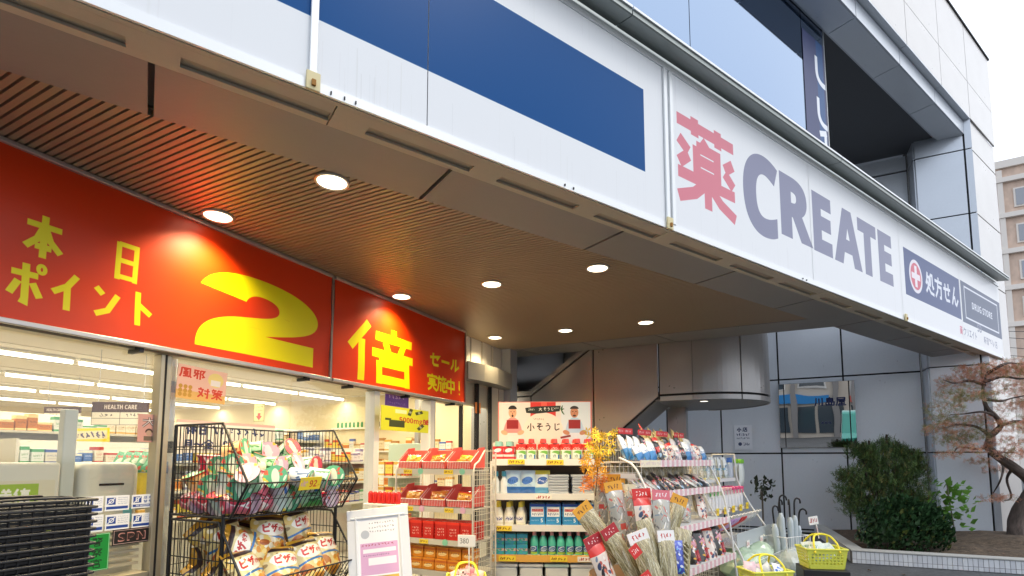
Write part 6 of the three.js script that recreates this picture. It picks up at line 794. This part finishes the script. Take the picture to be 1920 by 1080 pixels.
{
  const A = PC.clone().add(V(0.1, 0, -0.05)), Bp = PR.clone().add(V(0.0, 0, -0.1)), Cc = wallP(6.5), Dd = PL.clone().add(V(0.1, 0, 0)), n = 70, pos = [], idx = [];
  for (let j = 0; j <= n; j++) for (let i = 0; i <= n; i++) { const u = i / n, v = j / n, x = (A.x * (1 - u) + Bp.x * u) * (1 - v) + (Dd.x * (1 - u) + Cc.x * u) * v, z = (A.z * (1 - u) + Bp.z * u) * (1 - v) + (Dd.z * (1 - u) + Cc.z * u) * v; pos.push(x, soilY(x, z), z); if (i < n && j < n) { const k = j * (n + 1) + i; idx.push(k, k + 1, k + n + 2, k, k + n + 2, k + n + 1); } }
  const g = new THREE.BufferGeometry(); g.setAttribute('position', new THREE.Float32BufferAttribute(pos, 3)); const uv = []; for (let i = 0; i < pos.length; i += 3) uv.push(pos[i], pos[i + 2]); g.setAttribute('uv', new THREE.Float32BufferAttribute(uv, 2)); g.setIndex(idx); g.computeVertexNormals();
  const soil = grain(256, 256, (x, y) => { const v = 0.30 + 0.14 * tn(x, y, 256, 18) + 0.12 * tn(x, y, 256, 60) + 0.10 * (rnd() - 0.5); return [v * 1.12, v * 0.95, v * 0.78]; });
  solo('planter_soil', 'bare brown earth mounded inside the planter', 'soil', g, tmat(soil, { roughness: 1, bumpMap: soil, bumpScale: 0.02, side: THREE.DoubleSide }), V(0, 0, 0), 0, null, 'structure');
}
// leaf builders: many small faces merged into one part
function leaves(list, fn, m) {
  const P = [], N = [], C = [], U = []; const q = new THREE.Quaternion(), e = new THREE.Euler(), v = V(0, 0, 0);
  for (const it of list) { e.set(it.r[0], it.r[1], it.r[2]); q.setFromEuler(e); const nn = V(0, 0, 1).applyQuaternion(q); const tri = fn(it); for (const [x, y, z] of tri) { v.set(x, y, z).multiplyScalar(it.s).applyQuaternion(q); P.push(v.x + it.p.x, v.y + it.p.y, v.z + it.p.z); N.push(nn.x, nn.y, nn.z); C.push(...it.c); U.push(0, 0); } }
  const g = new THREE.BufferGeometry(); g.setAttribute('position', new THREE.Float32BufferAttribute(P, 3)); g.setAttribute('color', new THREE.Float32BufferAttribute(C, 3)); g.setAttribute('uv', new THREE.Float32BufferAttribute(U, 2)); g.computeVertexNormals(); return g;
}
const OVAL = [[0, 0, 0], [0.28, 0.35, 0.06], [0, 0.5, -0.03], [0, 0, 0], [0, 0.5, -0.03], [-0.28, 0.35, 0.06], [0.28, 0.35, 0.06], [0, 1, 0.02], [0, 0.5, -0.03], [0, 0.5, -0.03], [0, 1, 0.02], [-0.28, 0.35, 0.06]];
const PALM = []; for (let k = -2; k <= 2; k++) { const a = k * 0.72, b = 0.13; PALM.push([0, 0, 0], [Math.sin(a + b) * 0.45, Math.cos(a + b) * 0.45, 0.03], [Math.sin(a) * (1 - Math.abs(k) * 0.14), Math.cos(a) * (1 - Math.abs(k) * 0.14), 0], [0, 0, 0], [Math.sin(a) * (1 - Math.abs(k) * 0.14), Math.cos(a) * (1 - Math.abs(k) * 0.14), 0], [Math.sin(a - b) * 0.45, Math.cos(a - b) * 0.45, 0.03]); }
const SPRIG = []; for (let k = 0; k < 5; k++) { const y = 0.15 + k * 0.17, s = k % 2 ? 1 : -1; SPRIG.push([-0.06 * s, y - 0.12, 0], [0.12 * s, y - 0.02, 0.05], [0.3 * s, y + 0.26, 0]); } SPRIG.push([-0.03, 0, 0], [0.03, 0, 0], [0, 1, 0.05]);
const mLeaf = (o = {}) => new THREE.MeshPhysicalMaterial({ vertexColors: true, side: THREE.DoubleSide, roughness: 0.6, transmission: 0.12, thickness: 0, ...o });
const jit = (c, k) => { const f = 1 + rr(-k, k); return [c[0] * f, c[1] * f * (1 + rr(-0.08, 0.08)), c[2] * f]; };
// dark juniper behind
{
  const base = at(1665, 1030, 7.9).setY(0), t = thing('juniper_shrub', 'tall dark juniper shrub against the panel wall', 'shrub', V(base.x, soilY(base.x, base.z), base.z));
  const H = at(1665, 800, 7.9).y - t.position.y, L = [];
  const lobes = [[-0.28, 0.60, 0.36], [-0.50, 0.46, 0.26], [-0.1, 0.80, 0.34], [0.14, 0.66, 0.38], [0.36, 0.62, 0.34], [0.44, 0.40, 0.30], [0.0, 0.44, 0.40], [-0.42, 0.30, 0.22], [0.25, 0.34, 0.34], [0.06, 0.93, 0.18], [-0.24, 0.86, 0.18], [0.42, 0.76, 0.22], [-0.52, 0.62, 0.18], [0.20, 0.86, 0.20]];
  for (let k = 0; k < 30; k++) { const a = rr(0, 6.3), q = Math.sqrt(rnd()); lobes.push([Math.cos(a) * q * 0.62, 0.56 + Math.sin(a) * q * 0.40, rr(0.11, 0.20)]); }
  for (const [x, y, r] of lobes) for (let i = 0; i < 4000 * r * r + 110; i++) { const d = V(rr(-1, 1), rr(-1, 1), rr(-1, 1)).normalize(), k = r * Math.pow(rnd(), 0.45) * (1 + 0.35 * noise.noise(d.x * 3 + x * 5, d.y * 3, d.z * 3)); const p = V(x * 1.25 + d.x * k, y * H + d.y * k * 0.75, d.z * k * 0.85); if (p.y < 0.1) continue; p.multiplyScalar(0.88); L.push({ p, s: rr(0.06, 0.115), r: [rr(-0.9, 0.9), rr(0, 6.3), rr(-0.9, 0.9)], c: jit(rnd() < 0.12 ? [0.17, 0.15, 0.04] : rnd() < 0.5 ? [0.045, 0.10, 0.026] : [0.10, 0.165, 0.038], 0.5) }); }
  part(t, 'foliage', leaves(L, () => SPRIG), mLeaf());
  const br = []; for (const [x, y] of lobes) br.push(tube([V(0, 0, 0), V(x * 0.4, y * H * 0.4, rr(-0.05, 0.05)), V(x * 1.1, y * H, rr(-0.1, 0.1))], 0.016, 8, 5)); part(t, 'trunk', merge(br), mat(0.06, 0.045, 0.035, { roughness: 0.9 }));
}
// glossy broadleaf bush in front
{
  const base = at(1694, 1038, 7.15).setY(0), t = thing('glossy_bush', 'rounded bush of glossy dark green leaves behind the tiled kerb', 'shrub', V(base.x, soilY(base.x, base.z) - 0.02, base.z)), L = [];
  for (let i = 0; i < 4200; i++) { const d = V(rr(-1, 1), rr(-0.35, 1), rr(-1, 1)).normalize(), k = 0.62 + 0.38 * Math.pow(rnd(), 0.6), bump = 1 + 0.16 * noise.noise(d.x * 3, d.y * 3, d.z * 3 + 4); const p = V(d.x * 0.56 * k * bump, 0.28 + d.y * 0.44 * k * bump, d.z * 0.42 * k * bump); if (p.y < 0.02) continue; const az = Math.atan2(d.x, d.z); L.push({ p, s: rr(0.06, 0.105), r: [rr(0.2, 1.5), az + rr(-0.9, 0.9), rr(-0.7, 0.7)], c: jit(rnd() < 0.06 ? [0.14, 0.17, 0.05] : [0.040, 0.095, 0.038], 0.45) }); }
  part(t, 'foliage', leaves(L, () => OVAL), mLeaf({ roughness: 0.28, transmission: 0.05 })); const br = []; for (let i = 0; i < 14; i++) { const a = i * 0.9; br.push(tube([V(0, 0, 0), V(Math.cos(a) * 0.15, 0.22, Math.sin(a) * 0.12), V(Math.cos(a) * 0.4, 0.45, Math.sin(a) * 0.3)], 0.008, 6, 4)); } part(t, 'stems', merge(br), mat(0.07, 0.05, 0.03));
}
// bright sapling
{
  const base = at(1792, 1003, 7.4).setY(0), t = thing('green_sapling', 'slender sapling with bright light green leaves beside the glossy bush', 'sapling', V(base.x, soilY(base.x, base.z), base.z)), L = [];
  const tp = at(1783, 905, 7.4).y - t.position.y; part(t, 'stem', tube([V(0, 0, 0), V(-0.03, tp * 0.4, 0), V(-0.06, tp * 0.75, 0), V(-0.07, tp, 0)], 0.009, 12, 5), mat(0.13, 0.12, 0.09));
  for (let i = 0; i < 120; i++) { const h = rr(0.22, 1), a = rr(0, 6.3), rad = rr(0.06, 0.28) * (1.15 - Math.abs(h - 0.55)); L.push({ p: V(-0.04 + Math.cos(a) * rad, tp * h, Math.sin(a) * rad), s: rr(0.09, 0.15), r: [rr(0.5, 1.9), a, rr(-0.5, 0.5)], c: jit([0.15, 0.34, 0.05], 0.3) }); }
  part(t, 'foliage', leaves(L, () => OVAL), mLeaf({ transmission: 0.35 }));
}
{ // potted dark plant by the sundries rack
  const p = at(1432, 1000, 6.9).setY(0), t = thing('dark_pot_plant', 'dark leafy plant in a pot behind the sundries rack', 'plant', p), L = []; for (let i = 0; i < 60; i++) L.push({ p: V(rr(-0.12, 0.12), rr(0.80, 1.05), rr(-0.12, 0.12)), s: rr(0.06, 0.11), r: [rr(0, 2), rr(0, 6), rr(-0.6, 0.6)], c: jit([0.02, 0.035, 0.02], 0.4) }); part(t, 'foliage', leaves(L, () => OVAL), mLeaf({ transmission: 0.02 })); part(t, 'stem', bar(V(0, 0.25, 0), V(0, 0.95, 0), 0.012), mat(0.06, 0.05, 0.04)); part(t, 'pot', lathe([[0.001, 0], [0.11, 0], [0.14, 0.3], [0.13, 0.3], [0.12, 0.26], [0.001, 0.26]], 16), mat(0.2, 0.12, 0.08));
}
// red maple
{
  const T = (px, py, dz = 0) => at(px, py, 7.5 + dz), t = thing('maple_tree', 'bare limbed Japanese maple with rusty orange and olive leaves in the planter', 'tree', V(treeAt.x, soilY(treeAt.x, treeAt.z) - 0.04, treeAt.z)), o = t.position, loc = (v) => v.clone().sub(o);
  const limb = (pts, r0, r1) => { const c = new THREE.CatmullRomCurve3(pts.map(loc)), g = new THREE.TubeGeometry(c, pts.length * 6, 1, 8), p = g.attributes.position, n = pts.length * 6 + 1; for (let i = 0; i < n; i++) { const k = i / (n - 1), q = c.getPointAt(k), r = r0 + (r1 - r0) * Math.pow(k, 0.75); for (let j = 0; j <= 8; j++) { const id = i * 9 + j; const x = p.getX(id) - q.x, y = p.getY(id) - q.y, z = p.getZ(id) - q.z, b = r * (1 + 0.16 * noise.noise(q.x * 9 + x, q.y * 9 + y, z * 2)); p.setXYZ(id, q.x + x * b, q.y + y * b, q.z + z * b); } } g.computeVertexNormals(); return g; };
  const bark = grain(128, 128, (x, y) => { const v = 0.30 + 0.12 * tn(x, y, 128, 14) + 0.1 * tn(x, y, 128, 40); return [v * 1.05, v * 0.92, v * 0.85]; }), mBark = tmat(bark, { roughness: 0.95, bumpMap: bark, bumpScale: 0.01 });
  const main = [[1908, 1016], [1904, 985], [1914, 950], [1934, 918], [1928, 900], [1900, 876], [1868, 854], [1852, 838], [1858, 818], [1876, 798], [1866, 780], [1850, 764], [1843, 738], [1846, 714], [1852, 698]].map(([a, b], i) => T(a, b, 0.08 * Math.sin(i)));
  part(t, 'trunk', limb(main.slice(0, 8), 0.105, 0.052), mBark); part(t, 'trunk', limb(main.slice(7), 0.052, 0.012), mBark);
  const B = [[[1858, 818], [1830, 800], [1800, 796], [1772, 802]], [[1866, 780], [1838, 772], [1808, 776], [1782, 778]], [[1845, 748], [1872, 752], [1900, 746], [1940, 738]], [[1846, 716], [1880, 706], [1912, 710], [1960, 700]], [[1846, 722], [1820, 714], [1792, 718], [1768, 712]], [[1876, 798], [1906, 790], [1940, 796], [1990, 780]], [[1868, 854], [1880, 870], [1876, 900], [1862, 925]], [[1852, 700], [1876, 686], [1910, 682], [1950, 688]], [[1900, 876], [1888, 900], [1896, 930], [1880, 940]], [[1930, 905], [1960, 860], [2000, 800], [2030, 740]], [[1960, 860], [1990, 850], [2040, 830]], [[1852, 838], [1832, 842], [1806, 838], [1786, 850]]];
  for (const b of B) part(t, 'branch', limb(b.map(([x, y], i) => T(x, y, (i ? 1 : 0) * rr(-0.35, 0.35))), 0.026, 0.006), mBark);
  const L = [], pads = [[1802, 712, 34], [1842, 694, 34], [1884, 684, 36], [1918, 690, 34], [1795, 738, 30], [1772, 764, 26], [1800, 788, 28], [1772, 800, 30], [1828, 742, 26], [1890, 724, 32], [1906, 758, 30], [1816, 812, 28], [1784, 822, 26], [1762, 782, 20], [1850, 782, 24], [1904, 796, 32], [1884, 826, 26], [1812, 838, 24], [1902, 848, 28], [1866, 878, 18], [1884, 930, 16], [1856, 934, 16], [1780, 850, 18], [1960, 690, 40], [1990, 740, 45], [1960, 790, 40], [2030, 720, 50], [2040, 820, 45], [1950, 740, 36], [1832, 862, 18], [1866, 700, 30], [1752, 800, 16], [1815, 690, 20]];
  for (const [px, py, r] of pads) { const dz = rr(-0.45, 0.45), c = T(px, py, dz).sub(o), R = r / 980 * 7.5 * 1.25, olive = px < 1830 && py < 830 && rnd() < 0.75; for (let i = 0; i < 125 * (r / 26) ** 2; i++) { const a = rr(0, 6.3), k = R * Math.sqrt(rnd()); L.push({ p: V(c.x + Math.cos(a) * k, c.y + rr(-0.28, 0.28) * R - 0.1 * k, c.z + Math.sin(a) * k), s: rr(0.042, 0.072), r: [rr(0.9, 2.5), rr(0, 6.3), rr(-0.6, 0.6)], c: jit(rnd() < (olive ? 0.72 : 0.2) ? [0.27, 0.26, 0.08] : rnd() < 0.5 ? [0.60, 0.27, 0.15] : [0.66, 0.38, 0.28], 0.35) }); } }
  part(t, 'crown', leaves(L, () => PALM), mLeaf({ transmission: 0.3 }));
}
// fallen leaves on the pavement
for (const [px, py] of [[1627, 1069], [1585, 1047], [1690, 1076], [1560, 1072]]) { const p = onY(px, py, 0.012), o = solo('fallen_leaf', 'dry curled brown leaf lying on the grey pavement', 'leaf', leaves([{ p: V(0, 0, 0), s: 0.07, r: [1.4, rr(0, 6), 0], c: [0.3, 0.2, 0.1] }], () => OVAL), mLeaf({ transmission: 0 }), p, 0, 'fallen leaves on the pavement'); }

// ---------- distance ----------
{
  const p = at(1893, 861, 34), t = thing('brick_apartments', 'pinkish brick apartment block with pale floor bands beyond the corner', 'building', V(p.x, 0, p.z), -0.55);
  const brick = grain(128, 128, (x, y) => { const v = 0.86 + 0.08 * tn(x, y, 128, 30) + 0.05 * (rnd() - 0.5); return [v * 0.93, v * 0.82, v * 0.74]; }), mB = tmat(brick, { roughness: 0.9 }), mBand = mat(0.72, 0.66, 0.60, { roughness: 0.8 }), mWin = mat(0.30, 0.31, 0.34, { roughness: 0.1 });
  const H = at(1893, 322, 34).y; part(t, 'wall', bx(12, H, 14, 6, H / 2, -7), mB);
  for (let i = 1; i < 9; i++) { const y = H - 0.9 - (i - 1) * 2.45; if (y < 1) break; part(t, 'floor_band', bx(12.3, 0.32, 0.3, 6, y, 0.12), mBand); part(t, 'floor_band', bx(0.3, 0.32, 14.2, -0.12, y, -7), mBand); for (let k = 0; k < 4; k++) { const w = part(t, 'window', bx(1.5, 1.3, 0.12, 2.0 + k * 2.8, y - 1.3, 0.03), mBand); part(w, 'pane', bx(1.3, 1.1, 0.04), mWin, [2.0 + k * 2.8, y - 1.3, 0.1]); } part(t, 'balcony', bx(0.9, 0.9, 2.4, -0.6, y - 1.2, -3), mBand); }
  for (let k = 0; k < 5; k++) part(t, 'pilaster', bx(0.28, H - 0.4, 0.2, 0.6 + k * 2.8, H / 2, 0.1), mBand); part(t, 'parapet', bx(12.4, 0.5, 14.4, 6, H + 0.2, -7), mBand);
  for (const [px, r] of [[1882, 9], [1905, 12]]) { const q = at(px, 318, 36), s = thing('roof_shrub', px < 1890 ? 'small rooftop shrub over the brick apartments' : 'small rooftop tree over the brick apartments', 'shrub', V(q.x, H + 0.45, q.z)), L = []; for (let i = 0; i < 260; i++) { const d = V(rr(-1, 1), rr(-1, 1), rr(-1, 1)); L.push({ p: V(d.x * 0.5, 0.55 + d.y * 0.4, d.z * 0.5), s: 0.16, r: [rr(0, 3), rr(0, 6), 0], c: jit([0.06, 0.08, 0.05], 0.4) }); } part(s, 'foliage', leaves(L, () => OVAL), mLeaf({ transmission: 0 })); part(s, 'trunk', bar(V(0, -0.1, 0), V(0, 0.6, 0), 0.06), mat(0.1, 0.08, 0.06)); }
  const pole = thing('utility_pole', 'grey utility pole carrying wires beyond the building corner', 'utility pole', V(24, 0, -14)); part(pole, 'pole_shaft', new THREE.CylinderGeometry(0.12, 0.16, 9, 10).translate(0, 4.5, 0), mat(0.35, 0.35, 0.34)); part(pole, 'cross_arm', bx(1.6, 0.1, 0.1, 0, 8.4, 0), mat(0.3, 0.3, 0.3));
  for (const [y0, y1, z] of [[630, 634, 17], [664, 664, 17], [620, 612, 18], [648, 655, 19]]) { const a = at(1850, y0, z + 6), b = at(2100, y1, z); solo('power_line', 'thin dark overhead wire crossing the white sky beyond the corner', 'wire', tube([a, a.clone().lerp(b, 0.5).add(V(0, -0.12, 0)), b], 0.012, 20, 4), mBlack, V(0, 0, 0), 0, 'overhead wires'); }
}
// ---------- what the plaque mirrors: the street behind the viewer ----------
{
  const blk = (label, u, w, dx, dz, h, m, win, shop) => { const t = thing('street_building', label, 'building', S.p(u, 0, w), S.t, 'buildings along the street behind'); part(t, 'wall', bx(dx, h, dz, -dx / 2, h / 2, 0), m); for (let y = 3.4; y < h - 1.5; y += 3) for (let z = -dz / 2 + 1.5; z < dz / 2 - 1; z += 2.6) { const f = part(t, 'window', bx(0.1, 1.6, 1.7, 0.02, y + 0.9, z), mShelfWhite); part(f, 'pane', bx(0.06, 1.4, 1.5, 0.08, y + 0.9, z), win); } part(t, 'roof_edge', bx(dx + 0.4, 0.4, dz + 0.4, -dx / 2, h + 0.2, 0), mShelfBeige); part(t, 'shop_sign', bx(0.2, 0.55, dz * 0.7, 0.12, 2.75, 0), shop); for (let z = -dz / 2 + 1; z < dz / 2 - 0.8; z += 1.7) part(t, 'shop_window', bx(0.08, 1.9, 1.5, 0.05, 1.3, z), win); for (let z = -dz / 2 + 0.3; z < dz / 2; z += 2.6) part(t, 'column', bx(0.25, h, 0.35, 0.1, h / 2, z), mSoffit); };
  const win = mat(0.05, 0.07, 0.09, { roughness: 0.08 });
  blk('pale tiled building with blue shop sign behind the viewer', -22, 0.5, 8, 9, 6.5, mat(0.55, 0.5, 0.44), win, mat(0.02, 0.22, 0.55)); blk('brown office building across the street behind the viewer', -16, 16, 8, 12, 6.5, mat(0.32, 0.24, 0.19), win, mat(0.6, 0.58, 0.55)); blk('white building closing the street behind the viewer', -46, 8, 9, 16, 9, mat(0.6, 0.6, 0.6), win, mat(0.5, 0.1, 0.08));
  const t = thing('teal_van', 'teal delivery van parked in the street behind the viewer', 'van', S.p(-3.6, 0, 3.3), S.t + 0.12), mT = mat(0.03, 0.36, 0.30, { roughness: 0.3, cc: 0.8 }), mW = mat(0.03, 0.04, 0.045, { roughness: 0.06 });
  const sh = new THREE.Shape(); sh.moveTo(-1.7, 0.35); sh.lineTo(1.7, 0.35); sh.lineTo(1.72, 0.95); sh.lineTo(1.35, 1.15); sh.lineTo(0.95, 1.85); sh.quadraticCurveTo(0.8, 1.98, 0.5, 1.98); sh.lineTo(-1.5, 1.98); sh.quadraticCurveTo(-1.72, 1.95, -1.72, 1.7); sh.closePath();
  part(t, 'body', new THREE.ExtrudeGeometry(sh, { depth: 1.4, bevelEnabled: true, bevelSize: 0.05, bevelThickness: 0.05, bevelSegments: 2 }).translate(0, 0, -0.7), mT);
  for (const s of [-1, 1]) { for (const [x, w] of [[-1.05, 0.9], [0.0, 0.95]]) part(t, 'side_window', rb(w, 0.5, 0.02, 0.008, x, 1.48, s * 0.757), mW); for (const x of [-1.1, 1.1]) { const w = part(t, 'wheel', new THREE.CylinderGeometry(0.29, 0.29, 0.18, 20).rotateX(Math.PI / 2), mBlack, [x, 0.29, s * 0.68]); part(w, 'hub', new THREE.CylinderGeometry(0.16, 0.16, 0.02, 14).rotateX(Math.PI / 2), mMetal, [0, 0, s * 0.095]); } part(t, 'headlight', rb(0.04, 0.16, 0.24, 0.01, 1.74, 0.8, s * 0.5), mShelfWhite); }
  part(t, 'windscreen', bx(0.02, 0.78, 1.25), mW, [1.19, 1.49, 0], [0, 0, 0.52]); part(t, 'bumper', rb(0.12, 0.18, 1.45, 0.03, 1.74, 0.45, 0), mShelfWhite);
}

renderer.render(scene, camera);
